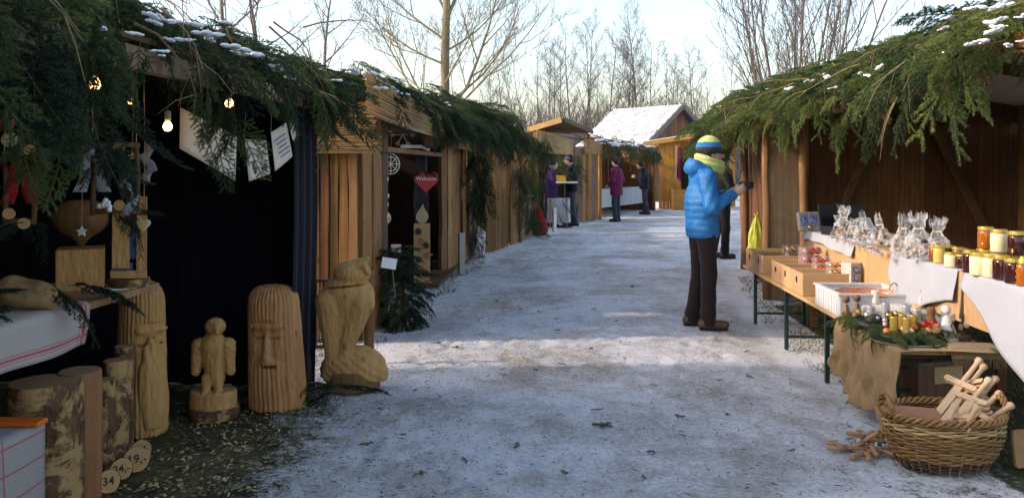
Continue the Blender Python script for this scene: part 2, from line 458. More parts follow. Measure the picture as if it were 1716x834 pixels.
M['steel'] = plain('brushed_steel', (.55, .54, .52), .38, metal=.9, var=.1, scale=60)
M['black_metal'] = plain('black_metal', (.012, .016, .016), .45, var=.2)
M['green_metal'] = plain('dark_green_metal', (.012, .028, .024), .4, var=.2)
M['white_plastic'] = plain('white_plastic', (.64, .63, .61), .4, var=.03, bump=0)
M['paper'] = plain('cream_paper', (.72, .64, .53), .8, var=.05, bump=.02)
M['white_paper'] = plain('white_paper', (.8, .81, .84), .8, var=.03, bump=.02)
M['ink'] = plain('dark_ink', (.02, .018, .02), .7, bump=0)
M['ink_blue'] = plain('faded_blue_ink', (.16, .17, .24), .7, bump=0)
M['red'] = plain('red_paint', (.52, .02, .02), .5, var=.15)
M['heart_red'] = plain('heart_red', (.62, .02, .03), .45, var=.1)
M['red_fabric'] = cloth('red_fabric', (.32, .014, .016))
M['red_ball'] = plain('red_glass_ball', (.55, .02, .025), .15, metal=.4, var=.2, scale=15)
M['pink_ball'] = plain('rose_glass_ball', (.55, .12, .16), .2, metal=.5, var=.2)
M['gold_ball'] = plain('gold_ball', (.75, .48, .14), .25, metal=.9)
M['blue_ball'] = plain('blue_ball', (.2, .3, .62), .25, metal=.5)
M['orange_plastic'] = plain('orange_plastic', (.75, .14, .02), .4, var=.05)
M['yellow_box'] = plain('yellow_box', (.85, .42, .02), .5, var=.05)
M['cream_ball'] = plain('straw_ball', (.55, .42, .25), .6, var=.3)
M['silver'] = plain('silver_candle', (.62, .64, .68), .35, metal=.7, var=.1)
M['gold'] = plain('gold_candle', (.62, .42, .10), .35, metal=.75, var=.12)
M['wax'] = plain('cream_wax', (.74, .70, .6), .5, var=.05)
M['black_card'] = plain('black_card', (.012, .011, .013), .5, var=.2)
M['grey_card'] = plain('grey_card', (.5, .46, .42), .7, var=.1)
M['photo_blue'] = plain('printed_window', (.25, .28, .42), .3, var=.7, scale=60, bump=0)
M['blue_paint'] = plain('blue_paint', (.03, .13, .38), .6)
M['stone'] = plain('pale_stone', (.6, .57, .52), .7, var=.25)
M['rock'] = plain('drift_root', (.24, .14, .06), .8, var=.6, scale=12, bump=.6)
M['wire'] = plain('wire_mesh_grey', (.4, .38, .34), .6, metal=.3, var=.3, scale=200)
M['orange_wire'] = plain('copper_wire', (.8, .2, .05), .35, metal=.3)
M['bag_yellow'] = plain('yellow_bag', (.62, .66, .10), .55, var=.25, scale=14, bump=.8)
M['rope'] = plain('cord', (.45, .33, .2), .9, var=.3)
M['berry'] = plain('white_pearl', (.7, .68, .68), .25)
M['gold_lid'] = plain('gold_lid', (.78, .56, .13), .35, metal=.75, var=.08)
M['honey_cream'] = plain('creamed_honey', (.80, .68, .42), .25, var=.04, bump=0, spec=.6)
M['honey_amber'] = plain('amber_honey', (.38, .105, .012), .12, var=.12, bump=0, spec=.7)
M['honey_dark'] = plain('dark_jam', (.045, .009, .008), .12, var=.2, bump=0, spec=.7)
M['honey_wax'] = plain('wax_yellow', (.72, .44, .12), .4, var=.1)
M['wicker'] = reed_mat('wicker', (.22, .105, .032), (.46, .25, .09), 0)
M['wicker_pale'] = reed_mat('pale_wicker', (.48, .32, .14), (.66, .47, .22), 0)
M['wicker_dark'] = reed_mat('dark_wicker', (.035, .02, .013), (.09, .05, .03), 0)
M['bulb'] = plain('lit_bulb', (1, .8, .45), .4, emit=(1, .62, .22), estr=5.0, bump=0)
M['socket'] = plain('bulb_socket', (.4, .38, .34), .5)
M['felt_black'] = plain('black_felt', (.01, .01, .012), .95)
def cello():
    t = NT('cellophane'); v = t.coord(); no = t.noise(v, 22, 5, .7, 1.0)
    t.set('Base Color', (.95, .96, 1, 1)); t.set('Roughness', .08); t.set('Specular IOR Level', .9); t.bump(no, 1.0, .03)
    tr = t.n('BsdfTransparent'); mx = t.n('MixShader', {0: t.ramp(no, [(.42, (.05, .05, .05)), (.66, (.42, .42, .42))]), 1: tr.outputs[0], 2: t.b.outputs[0]})
    t.t.links.new(mx.outputs[0], t.out.inputs[0]); return t.m
M['cello'] = cello()
def clear():
    t = NT('clear_plastic'); t.set('Roughness', .1); t.set('Base Color', (.9, .92, .95, 1)); t.set('Specular IOR Level', .8)
    tr = t.n('BsdfTransparent'); mx = t.n('MixShader', {0: .14, 1: tr.outputs[0], 2: t.b.outputs[0]})
    t.t.links.new(mx.outputs[0], t.out.inputs[0]); return t.m
M['clear'] = clear()
def tree_mat(name, a, b):
    t = NT(name); v = t.coord((3, 3, 1)); no = t.noise(v, 3, 5, .7); inf = t.n('ObjectInfo')
    c = t.ramp(no, [(.3, a), (.7, b)])
    hs = t.n('HueSaturation', {'Color': c, 'Value': t.math('ADD', .8, t.math('MULTIPLY', inf.outputs['Random'], .4))})
    t.set('Base Color', hs); t.set('Roughness', .9); t.set('Specular IOR Level', .2); t.bump(no, .5, .02); return t.m
M['tree_pale'] = tree_mat('pale_tree_bark', (.19, .15, .09), (.36, .30, .19))
M['tree_grey'] = tree_mat('grey_tree_bark', (.12, .10, .09), (.23, .19, .17))
M['tree_far'] = tree_mat('far_tree_bark', (.08, .07, .07), (.14, .122, .12))
M['skin'] = plain('skin', (.55, .33, .24), .55, var=.06, bump=.03)
M['hair'] = plain('dark_hair', (.014, .010, .009), .6, var=.3, scale=50, bump=.4)
def puffer(name, c):
    t = NT(name); v = t.coord(); a = t.noise(v, 38, 5, .65, 1.2); b = t.noise(v, 8, 3)
    t.set('Base Color', t.ramp(b, [(.3, [x * .88 for x in c]), (.7, c)])); t.set('Roughness', .42); t.set('Specular IOR Level', .45)
    t.bump(a, .7, .012); return t.m
M['puffer_blue'] = puffer('blue_puffer', (.0, .17, .46))
M['trouser'] = cloth('dark_brown_trousers', (.022, .015, .015), fold=14)
M['jeans'] = cloth('dark_jeans', (.035, .042, .06), fold=14)
M['dark_coat'] = cloth('dark_coat', (.010, .012, .020), fold=10)
M['black_coat'] = cloth('black_coat', (.008, .008, .009), fold=10)
M['purple_coat'] = cloth('magenta_coat', (.15, .014, .06), fold=10)
M['violet_coat'] = cloth('violet_coat', (.05, .02, .09), fold=10)
M['boot'] = plain('brown_leather', (.10, .052, .028), .6, var=.25)
M['shoe'] = plain('black_shoe', (.012, .012, .013), .5)
def knit(name, bands):
    """bands: [(z upto, colour)] in the object's own height"""
    t = NT(name); tc = t.n('TexCoord'); sp = t.n('SeparateXYZ', {0: tc.outputs['Object']})
    c = bands[0][1] + (1,)
    for i in range(1, len(bands)):
        c = t.mix(t.math('GREATER_THAN', sp.outputs[2], bands[i - 1][0]), c, bands[i][1])
    vo = t.n('TexVoronoi', {'Vector': t.coord((1, 1, 1)), 'Scale': 130.0})
    t.set('Base Color', c); t.set('Roughness', .95); t.set('Sheen Weight', .3); t.bump(vo.outputs['Distance'], .8, .006); return t.m
# ------------------------------------------------------------------ ground and path
YL = [0, 4, 6.3, 9, 11.3, 14, 15, 18, 20, 22, 26, 29, 40, 300]; XL = [-1.22, -1.22, -1.36, -1.28, -1.12, -.95, -.8, -.25, .25, 1.05, 2.4, 3.4, 6, 60]
YR = [0, 3.8, 6.5, 8, 10.8, 13, 16, 20, 25, 30, 40, 300]; XR = [1.5, 1.58, 1.72, 1.78, 2.06, 2.7, 3.6, 5.2, 8, 11, 16, 120]
def make_ground():
    xs = np.concatenate([[-300, -150, -80, -40, -20, -12, -8], np.arange(-5, -2, .1), np.arange(-2, 2.4, .035), np.arange(2.4, 5.01, .1), np.arange(5.5, 14, .5), [20, 40, 80, 150, 300]])
    ys = np.concatenate([[-60, -20, -6, -2, 0], np.arange(1.5, 2.5, .07), np.arange(2.5, 9.5, .035), np.arange(9.5, 13, .07), np.arange(13, 34, .2), [36, 40, 46, 54, 64, 80, 120, 200, 400]])
    X, Y = np.meshgrid(xs, ys, indexing='ij')
    xl = np.interp(Y, YL, XL); xr = np.interp(Y, YR, XR)
    e = np.minimum(X - xl, xr - X)
    e = np.where((Y > 34) | (Y < -1), np.minimum(e, -.5), e)
    wob = noise(X, Y, 0 * X, 2.2, 0) * .16 + noise(X, Y, 0 * X, 7.0, 5) * .07
    path = np.clip(.5 + (e + wob) / .55, 0, 1)
    near = np.clip((20 - np.hypot(X, Y)) / 15, 0, 1)
    Z = near * (noise(X, Y, 0 * X, 5, 8) * .009 + noise(X, Y, 0 * X, 16, 2) * .005 + noise(X, Y, 0 * X, 34, 11) * .003 - (1 - path) * .012) - .004
    fr = np.random.RandomState(21)                      # trodden boot prints
    for i in range(420):
        y0 = 2.6 + 6.8 * fr.rand(); x0 = np.interp(y0, YL, XL) + .2 + (np.interp(y0, YR, XR) - np.interp(y0, YL, XL) - .4) * fr.rand(); a = fr.normal(0, .35)
        m_ = (np.abs(X - x0) < .3) & (np.abs(Y - y0) < .35); u = (X[m_] - x0) * math.cos(a) + (Y[m_] - y0) * math.sin(a); v = -(X[m_] - x0) * math.sin(a) + (Y[m_] - y0) * math.cos(a)
        q = (u / .055) ** 4 + (v / .14) ** 4; Z[m_] -= .011 * np.exp(-q) * fr.uniform(.5, 1.1) - .006 * np.exp(-(q - 1.6) ** 2)
    chips = np.clip(1.25 - np.hypot((X + 1.75) / .75, (Y - 4.0) / 1.2), 0, 1)
    snowy = np.clip(.42 + .4 * noise(X, Y, 0 * X, 1.6, 14) + .25 * (np.abs(e) < .45) + .4 * (Y > 30) + .22 * (Y > 6) - .55 * np.clip((-1.0 - X) / .7, 0, 1) * np.clip((5.6 - Y) / 1.0, 0, 1) - .6 * (X > 2.2) * (Y < 9), 0, 1)
    nx, ny = X.shape
    V = np.stack([X, Y, Z], -1).reshape(-1, 3)
    ii, jj = np.meshgrid(np.arange(nx - 1), np.arange(ny - 1), indexing='ij'); a = (ii * ny + jj).ravel()
    Q = np.stack([a, a + ny, a + ny + 1, a + 1], 1)
    pf = path.ravel()[Q].mean(1) > .5
    t = NT('snowy_ground'); pos = t.n('NewGeometry').outputs['Position']
    def attr(n): return t.n('Attribute', attribute_name=n).outputs['Fac']
    big = t.noise(pos, .9, 5, .6, .3); mid = t.noise(pos, 5, 6, .7, .4); fin = t.noise(pos, 42, 5, .8); spk = t.noise(pos, 150, 2, .6)
    stre = t.noise(t.n('Mapping', {0: pos, 'Scale': (2.2, .5, 1)}), 1.2, 4, .6)
    snowc = t.ramp(fin, [(.3, (.58, .57, .56)), (.55, (.78, .78, .78)), (.72, (.86, .86, .87))])
    grit = t.ramp(fin, [(.3, (.24, .21, .175)), (.6, (.47, .43, .38)), (.8, (.64, .61, .57))])
    f = t.math('ADD', t.math('MULTIPLY', big, .50), t.math('ADD', t.math('MULTIPLY', mid, .34), t.math('ADD', t.math('MULTIPLY', fin, .22), t.math('MULTIPLY', stre, .18))))
    pc = t.mix(t.ramp(f, [(.52, (1, 1, 1)), (.68, (.05, .05, .05))]), snowc, grit)
    pc = t.mix(t.ramp(spk, [(.64, (0, 0, 0)), (.73, (.6, .6, .6))]), pc, (.11, .09, .07))
    tan = t.noise(pos, 2.6, 4, .7)
    pc = t.mix(t.ramp(tan, [(.55, (0, 0, 0)), (.8, (.4, .4, .4))]), pc, (.45, .37, .27))
    gr = t.ramp(mid, [(.3, (.035, .032, .018)), (.5, (.065, .075, .026)), (.75, (.13, .12, .05))])
    gr = t.mix(t.ramp(fin, [(.45, (0, 0, 0)), (.7, (.7, .7, .7))]), gr, (.028, .024, .014))
    sf = t.math('ADD', t.math('MULTIPLY', mid, .5), t.math('ADD', t.math('MULTIPLY', fin, .35), t.math('MULTIPLY', attr('snowy'), .42)))
    vc = t.mix(t.ramp(sf, [(.60, (0, 0, 0)), (.72, (1, 1, 1))]), gr, snowc)
    chip = t.math('ADD', t.math('MULTIPLY', attr('chips'), .45), t.math('ADD', t.math('MULTIPLY', fin, .5), t.math('MULTIPLY', mid, .3)))
    vc = t.mix(t.ramp(chip, [(.80, (0, 0, 0)), (.92, (.7, .7, .7))]), vc, (.34, .23, .12))
    pm = t.math('ADD', attr('path'), t.math('ADD', t.math('MULTIPLY', t.math('SUBTRACT', mid, .5), .9), t.math('MULTIPLY', t.math('SUBTRACT', fin, .5), 1.0)))
    c = t.mix(t.ramp(pm, [(.36, (0, 0, 0)), (.64, (1, 1, 1))]), vc, pc)
    t.set('Base Color', c); t.set('Roughness', .85); t.set('Specular IOR Level', .25)
    tv = t.n('TexVoronoi', {'Vector': t.n('Mapping', {0: t.mix(.12, pos, mid.outputs['Color'], 'ADD'), 'Scale': (7, 4.5, 1)}), 'Scale': 1.0}, feature='SMOOTH_F1')
    t.bump(t.math('ADD', t.math('MULTIPLY', fin, .8), t.math('ADD', t.math('ADD', mid, t.math('MULTIPLY', tv.outputs['Distance'], .9)), t.math('MULTIPLY', spk, .25))), .8, .03)
    for name, sel in (('ground', ~pf), ('path', pf)):
        q = Q[sel]; u, inv = np.unique(q, return_inverse=True); inv = inv.reshape(q.shape)
        me = npmesh(name, V[u], inv, True)
        for an, arr in (('path', path), ('chips', chips), ('snowy', snowy)):
            at_ = me.attributes.new(an, 'FLOAT', 'POINT'); at_.data.foreach_set('value', arr.ravel()[u].astype(np.float32))
        tag(obj(name, me, t.m), kind='structure')
    # grass blades on the verges
    rs = np.random.RandomState(5); gv, gf = [], []
    n = 0; xs = []; ys = []
    while n < 26000:
        x = rs.uniform(-2.6, 4.2, 20000); y = 2.6 + rs.uniform(0, 1, 20000) ** 1.6 * 10.5
        ee = np.minimum(x - np.interp(y, YL, XL), np.interp(y, YR, XR) - x) + noise(x, y, 0 * x, 2.2, 0) * .16 + noise(x, y, 0 * x, 7, 5) * .07
        keep = (ee < -.16) & (noise(x, y, 0 * x, 6, 3) + noise(x, y, 0 * x, 2, 9) > -.35) & ~((x < -2.3) & (y < 5.6)) & ~((x < -1.6) & (y > 6.4) & (y < 11.5))
        xs.append(x[keep]); ys.append(y[keep]); n += keep.sum()
    x = np.concatenate(xs)[:26000]; y = np.concatenate(ys)[:26000]; n = len(x)
    a = rs.uniform(0, 6.28, n); L = rs.uniform(.02, .06, n); w_ = rs.uniform(.0015, .003, n) * (1 + y / 8); ln = rs.uniform(.2, 1.6, n)
    b = np.stack([x, y, np.full(n, -.012)], 1); pr = np.stack([-np.sin(a), np.cos(a), 0 * a], 1) * w_[:, None]
    tp = b + np.stack([np.cos(a) * L * ln, np.sin(a) * L * ln, L * .6], 1)
    V = np.stack([b - pr, b + pr, tp], 1).reshape(-1, 3)
    tg = NT('grass_blades'); p2 = tg.n('NewGeometry').outputs['Position']
    nn = tg.noise(p2, 7, 4, .7); n2 = tg.noise(p2, 120, 1)
    tg.set('Base Color', tg.mix(n2, tg.ramp(nn, [(.35, (.07, .08, .028)), (.6, (.14, .15, .055)), (.75, (.26, .22, .11))]), (.16, .14, .06))); tg.set('Roughness', .7)
    o = obj('grass', npmesh('grass', V, np.arange(3 * n).reshape(-1, 3)), tg.m); tag(o, 'short matted winter grass along both verges of the snowy path', 'grass', kind='stuff')
    # dirt crumbs and loose needles on the path
    n = 5200; y = 2.8 + rs.uniform(0, 1, n) ** 1.7 * 17; xl = np.interp(y, YL, XL) - .4; xr = np.interp(y, YR, XR) + .4
    x = xl + (xr - xl) * np.where(rs.uniform(0, 1, n) < .35, rs.uniform(0, .3, n), rs.uniform(0, 1, n)); a = rs.uniform(0, 6.28, n)
    L = rs.uniform(.003, .014, n) * rs.choice([1, 1, 1, 2.2], n); W_ = rs.uniform(.0012, .004, n)
    zz = np.full(n, .010); d1 = np.stack([np.cos(a) * L, np.sin(a) * L, 0 * a], 1); d2 = np.stack([-np.sin(a) * W_, np.cos(a) * W_, 0 * a], 1)
    b = np.stack([x, y, zz], 1); up = np.array([0, 0, .004])
    V = np.stack([b - d1, b - d2, b + d1, b + d2, b + up], 1).reshape(-1, 3); k = np.arange(n)[:, None] * 5
    Fq = np.concatenate([k + np.array([[0, 1, 4]]), k + np.array([[1, 2, 4]]), k + np.array([[2, 3, 4]]), k + np.array([[3, 0, 4]])])
    o = obj('path_litter', npmesh('litter', V, Fq), plain('litter', (.06, .05, .03), .9, var=.6, scale=9)); tag(o, 'dark crumbs of bark, soil and loose needles strewn over the path', 'litter', kind='stuff')
    # wood chips by the logs
    n = 1300; x = rs.normal(-1.62, .36, n); y = rs.normal(3.95, .75, n); a = rs.uniform(0, 6.28, n)
    k_ = (y > 2.6) & (x > -2.4) & (x < -.95); x, y, a = x[k_], y[k_], a[k_]; n = len(x)
    L = rs.uniform(.003, .014, n); W_ = rs.uniform(.003, .008, n); tz = rs.uniform(-.4, .4, n)
    d1 = np.stack([np.cos(a) * L, np.sin(a) * L, tz * L], 1); d2 = np.stack([-np.sin(a) * W_, np.cos(a) * W_, 0 * a], 1); b = np.stack([x, y, rs.uniform(.004, .016, n)], 1)
    V = np.stack([b - d1 - d2, b + d1 - d2, b + d1 + d2, b - d1 + d2], 1).reshape(-1, 3)
    o = obj('wood_chips', npmesh('chips', V, np.arange(4 * n).reshape(-1, 4)), plain('wood_chip', (.5, .33, .17), .85, var=.35, scale=6)); tag(o, 'pale wood chips and shavings scattered on the grass by the carved logs', 'wood chips', kind='stuff')
make_ground()

# ------------------------------------------------------------------ spruce sprays
def frond_mesh(name, seed, L=.7, droop=.35, width=.24, ntw=15, step=.0052, nl=.021, nw=.0034, sub=True, per=5, hang=0.0, mats=('needle', 'twig')):
    rs = np.random.RandomState(seed); segs = []      # (points, r0)
    m = 9; s = np.linspace(0, 1, m); side = rs.uniform(-.12, .12)
    stem = np.stack([L * s * (1 - .25 * droop * s), L * side * s ** 2 + .01 * np.sin(s * 6 + seed), -droop * L * s ** 2], 1)
    segs.append((stem, .0055))
    def pt(t):
        k = min(int(t * (m - 1)), m - 2); f = t * (m - 1) - k
        return stem[k] * (1 - f) + stem[k + 1] * f, (stem[k + 1] - stem[k]) / np.linalg.norm(stem[k + 1] - stem[k])
    for i in range(ntw):
        t = .10 + .86 * i / (ntw - 1)
        for sd in (-1, 1):
            tt = np.clip(t + rs.uniform(-.02, .02), 0, .98); p, d = pt(tt)
            ln = width * (1.15 - tt) ** .75 * rs.uniform(.7, 1.1) * min(1, .45 + tt * 3)
            lat = np.cross(d, [0, 0, 1]); lat /= np.linalg.norm(lat) + 1e-9
            an = R(rs.uniform(42, 58)); v = d * math.cos(an) + lat * sd * math.sin(an) + np.array([0, 0, rs.uniform(-.25, .1) - hang])
            v /= np.linalg.norm(v); q = np.linspace(0, 1, 5)[:, None]
            tw = p + v * ln * q + np.array([0, 0, -1]) * ln * (.14 + hang) * q ** 2 + d * ln * .15 * q ** 2
            segs.append((tw, .0022))
            if sub and ln > .09:
                for u in (.38, .68):
                    for s2 in (-1, 1):
                        a0 = p + v * ln * u + np.array([0, 0, -1]) * ln * (.14 + hang) * u ** 2
                        l2 = np.cross(v, [0, 0, 1]); l2 /= np.linalg.norm(l2) + 1e-9
                        v2 = v * .75 + l2 * s2 * .65 + np.array([0, 0, -hang]); v2 /= np.linalg.norm(v2); l3 = ln * (1 - u) * .75
                        segs.append((a0 + v2 * l3 * np.linspace(0, 1, 3)[:, None] + np.array([0, 0, -1]) * l3 * .2 * np.linspace(0, 1, 3)[:, None] ** 2, .0016))
    V, F_, MI = [], [], []; o = 0
    mb = MB()
    for pts, r in segs[:1 + 2 * ntw]: mb.tube(pts, [r * (1 - .75 * i / (len(pts) - 1)) for i in range(len(pts))], 3, cap=False)
    for pts, r in segs:
        d = np.diff(pts, axis=0); l = np.linalg.norm(d, axis=1); T = l.sum(); k = max(3, int(T / step)); cum = np.concatenate([[0], np.cumsum(l)])
        u = (np.arange(k * per) // per + rs.uniform(0, 1, k * per)) / k * T
        if r > .004: u = u[u > T * .25]
        c = np.stack([np.interp(u, cum, pts[:, j]) for j in range(3)], 1)
        dirs = d[np.clip(np.searchsorted(cum, u) - 1, 0, len(d) - 1)]; dirs = dirs / np.linalg.norm(dirs, axis=1)[:, None]
        rv = rs.normal(size=(len(u), 3)); rv[:, 2] += .35; rv -= dirs * (rv * dirs).sum(1)[:, None]; rv /= np.linalg.norm(rv, axis=1)[:, None]
        nd = dirs * .75 + rv * .8; nd /= np.linalg.norm(nd, axis=1)[:, None]
        sdv = np.cross(nd, rs.normal(size=(len(u), 3))); sdv /= np.linalg.norm(sdv, axis=1)[:, None]
        ll = nl * rs.uniform(.7, 1.15, len(u))[:, None]
        V.append(np.stack([c - sdv * nw / 2, c + sdv * nw / 2, c + nd * ll], 1).reshape(-1, 3))
    V = np.concatenate(V); n = len(V) // 3
    sv = np.array(mb.v); sf = np.array([[f[0], f[1], f[2]] for f in mb.f] + [[f[0], f[2], f[3]] for f in mb.f]) + len(V)
    Fc = np.concatenate([np.arange(3 * n).reshape(-1, 3), sf]); mi = np.concatenate([np.zeros(n), np.ones(len(sf))])
    me = npmesh(name, np.concatenate([V, sv]), Fc, False, mi)
    for k in mats: me.materials.append(M[k])
    return me
FR = {}
for nm, mt in (('green', ('needle', 'twig')), ('olive', ('needle_lit', 'twig_pale')), ('deep', ('needle_dark', 'twig'))):
    FR[nm] = [frond_mesh('spruce_spray', 10 + i, L=.55 + .1 * i, droop=(.3, .5, .75, .15)[i], width=.22 + .02 * i, ntw=9 + i, hang=(0, .07, .16, 0)[i], mats=mt) for i in range(4)]
FR['far'] = [frond_mesh('spruce_spray_far', 40 + i, L=.7, droop=.4 + .2 * i, width=.26, ntw=11, step=.013, nl=.03, nw=.006, sub=False, per=4, hang=.25, mats=('needle', 'twig')) for i in range(3)]
FR['brown'] = [frond_mesh('dry_spray', 60, L=.3, droop=.7, width=.1, ntw=9, sub=False, hang=.3, mats=('needle_brown', 'twig_pale'))]
FR['twig'] = [frond_mesh('spruce_twig', 70 + i, L=.10 + .04 * i, droop=.05, width=.05, ntw=4, step=.006, sub=False, mats=('needle', 'twig')) for i in range(3)]
def branch(parent, p, d, kind='green', roll=0, size=1.0, name='fir_branch', world=True):
    """one spray; p base, d direction its stem leaves in; its droop hangs towards -z"""
    me = rnd.choice(FR[kind]); d = Vector(d).normalized()
    z = Vector((0, 0, 1)); y = z.cross(d)
    y = y.normalized() if y.length > 1e-3 else Vector((0, 1, 0)); z2 = d.cross(y)
    Mx = Matrix((d, y, z2)).transposed() @ Matrix.Rotation(roll, 3, 'X')
    o = obj(name, me, None, parent, p, Mx.to_euler(), world=world); o.scale = (size,) * 3
    return o
def snow_blob(seed):
    m = MB(); rs = random.Random(seed); x = -.13
    while x < .13:
        r = rs.uniform(.012, .034); m.ball((x, rs.uniform(-.025, .025), rs.uniform(-.006, .006)), (r * rs.uniform(1, 1.8), r * rs.uniform(.7, 1.2), r * rs.uniform(.35, .6)), 10, 6); x += r * rs.uniform(.5, 1.7)
    return m.mesh('snow_patch', True)
SN = [snow_blob(i) for i in range(5)]
for s_ in SN: s_.materials.append(M['snow'])
def snow(parent, p, rz, tilt, size=1.0, world=True):
    o = obj('snow_patch', rnd.choice(SN), None, parent, p, (0, tilt, rz), world=world); o.scale = (size, size, size); return o

# fallen twigs on the path
pts_ = [(668, 732), (993, 716), (1100, 762), (895, 620), (850, 630), (770, 612), (838, 622), (700, 655), (1150, 735), (1255, 590), (1262, 636), (990, 588), (1050, 604), (735, 578), (760, 585), (935, 612),
        (1090, 646), (1010, 690), (1130, 700), (870, 745), (775, 770), (640, 690), (600, 750), (1040, 575), (940, 556), (830, 505), (905, 523), (870, 520), (800, 537), (935, 537), (990, 520), (1060, 480), (920, 432), (1000, 450), (880, 462), (1030, 540), (1200, 640), (1220, 700), (1320, 760), (950, 800), (1080, 808), (700, 800)]
for i, (a, b) in enumerate(pts_):
    p = gp(a, b); s = rnd.uniform(.28, .62) * (1.9 if i == 1 else 1)
    o = obj('fir_twig', rnd.choice(FR['twig']), None, None, (p.x, p.y, .016), (rnd.uniform(-.3, .3), 0, rnd.uniform(0, 6.28))); o.scale = (s,) * 3
    tag(o, 'small green fir twig lying loose on the snowy path', 'twig', 'fallen fir twigs on the path')
    if i == 1: o['label'] = 'largest fallen fir twig, in the lower middle of the snowy path'; del o['group']

# ------------------------------------------------------------------ trees
def grow(rs, p, d, L, r, lev, out, maxlev, nchild, spread, up, wander, ratio, rmin, start=.25):
    k = 7 if lev == 0 else 5; pts = [p.copy()]; rad = [r]; q = p.copy(); dd = d.copy()
    for i in range(k):
        dd = (dd + Vector((rs.gauss(0, wander), rs.gauss(0, wander), rs.gauss(0, wander) + up)) * (1 if lev else .45)).normalized()
        q = q + dd * L / k; pts.append(q.copy()); rad.append(max(rmin * .6, r * (1 - .8 * (i + 1) / k)))
    out.append((pts, rad, lev))
    if lev >= maxlev: return
    n = nchild[lev]
    for j in range(n):
        t = start + (1 - start) * (j + rs.random()) / n if lev == 0 else .2 + .78 * (j + rs.random()) / n
        i = min(int(t * k), k - 1); f = t * k - i; b = pts[i].lerp(pts[i + 1], f); ax = (pts[i + 1] - pts[i]).normalized()
        az = j * 2.4 + rs.uniform(-.6, .6); o1 = ax.orthogonal().normalized(); o2 = ax.cross(o1); sp = R(rs.uniform(*spread[lev]))
        nd = (ax * math.cos(sp) + (o1 * math.cos(az) + o2 * math.sin(az)) * math.sin(sp)).normalized()
        ll = L * rs.uniform(*ratio[lev]) * (1 - .5 * t); rr = max(rmin, rad[i] * .55)
        grow(rs, b, nd, ll, rr, lev + 1, out, maxlev, nchild, spread, up, wander, ratio, rmin)
def tree_meshes(seed, H, r, maxlev, nchild, spread, up=.1, wander=.12, ratio=((.4, .6),) * 4, rmin=.006, start=.25, sides=(8, 5, 3, 3), stems=1):
    rs = random.Random(seed); out = []
    for s in range(stems):
        d = Vector((0, 0, 1)) if stems == 1 else Vector((math.cos(s * 2.4) * rs.uniform(.15, .75), math.sin(s * 2.4) * .4, 1)).normalized()
        grow(rs, Vector((0, 0, -.05)), d, H * rs.uniform(.85, 1) if stems > 1 else H, r, 0, out, maxlev, nchild, spread, up, wander, ratio, rmin, start)
    tm, cm = MB(), MB()
    for pts, rad, lev in out: (tm if lev == 0 else cm).tube(pts, rad, sides[min(lev, 3)], cap=False)
    return tm.mesh('trunk', True), cm.mesh('crown', True)
def tree(name, label, loc, meshes, mat, rz=0, size=1.0, group=None):
    t = thing(name, label, 'tree', loc, rz, group); t.scale = (size,) * 3
    obj('trunk', meshes[0], mat, t); obj('crown', meshes[1], mat, t); return t
def big_left():
    rs = random.Random(4); out = []
    tp = [Vector((0, 0, -.05)), Vector((.02, 0, 2)), Vector((0, .05, 4)), Vector((.05, 0, 5.3)), Vector((.02, .1, 7)), Vector((.1, 0, 9))]
    out.append((tp, [.125, .115, .105, .09, .06, .03], 0))
    kw = dict(maxlev=4, nchild=[0, 8, 6, 4], spread=[(0, 0), (25, 50), (25, 55), (25, 60)], up=.13, wander=.10, ratio=((.5, .7), (.42, .62), (.45, .65), (.5, .7)), rmin=.0065)
    for (z, dx, dy, dz, L, r) in [(2.55, -1, .2, .75, 3.6, .06), (2.7, .9, .1, .95, 4.6, .065), (2.6, .95, -.3, .6, 4.0, .05), (2.9, .75, .4, .5, 3.6, .05), (3.9, -1, -.1, .35, 2.6, .04), (4.5, -1, .2, .5, 3.0, .045), (4.9, .6, .1, 1.2, 3.6, .07),
                              (4.2, .8, .3, .6, 2.6, .04), (5.2, -.6, .2, 1.1, 3.0, .05), (5.6, .9, 0, .7, 2.6, .04), (5.9, -.9, 0, .7, 2.6, .04), (2.5, -.7, -.6, 1.1, 3.4, .045), (3.4, .5, -.8, .7, 2.4, .035), (3.3, -.3, .9, .6, 2.6, .035)]:
        grow(rs, Vector((0, 0, z)), Vector((dx, dy, dz)).normalized(), L * .92, r * .72, 1, out, **kw)
    tm, cm = MB(), MB()
    for pts, rad, lev in out: (tm if lev == 0 else cm).tube(pts, rad, (10, 6, 4, 3, 3)[min(lev, 4)], cap=False)
    return tm.mesh('trunk', True), cm.mesh('crown', True)
p = at(745, 280, 20)
tree('bare_tree', 'tall pale barked bare tree rising behind the left stalls, arms spread wide', (p.x, p.y, 0), big_left(), M['tree_pale'])
will = tree_meshes(21, 8.5, .05, 3, [10, 7, 5], [(14, 34), (18, 45), (20, 50)], up=.10, wander=.09, ratio=((.4, .65), (.4, .6), (.4, .6)), rmin=.007, start=.06, stems=9)
p = at(1330, 280, 21); tree('bare_tree', 'bushy many-stemmed bare tree rising behind the fir covered right stall', (p.x, p.y, 0), will, M['tree_grey'], .4)
lt = [tree_meshes(31 + i, 9.5, .13, 3, [15, 7, 5], [(35, 60), (25, 55), (25, 60)], up=.08, wander=.12, ratio=((.3, .45), (.35, .55), (.35, .55)), rmin=.008, start=.22) for i in range(2)]
for (px, d, i, l) in [(385, 21, 0, 'leftmost bare tree behind the fir covered left stall'), (442, 23, 1, 'middle of three bare trees behind the fir covered left stall'), (535, 27, 0, 'rightmost and smallest of three bare trees behind the left stall roof')]:
    p = at(px, 280, d); tree('bare_tree', l, (p.x, p.y, 0), lt[i], M['tree_grey'], px, .82)
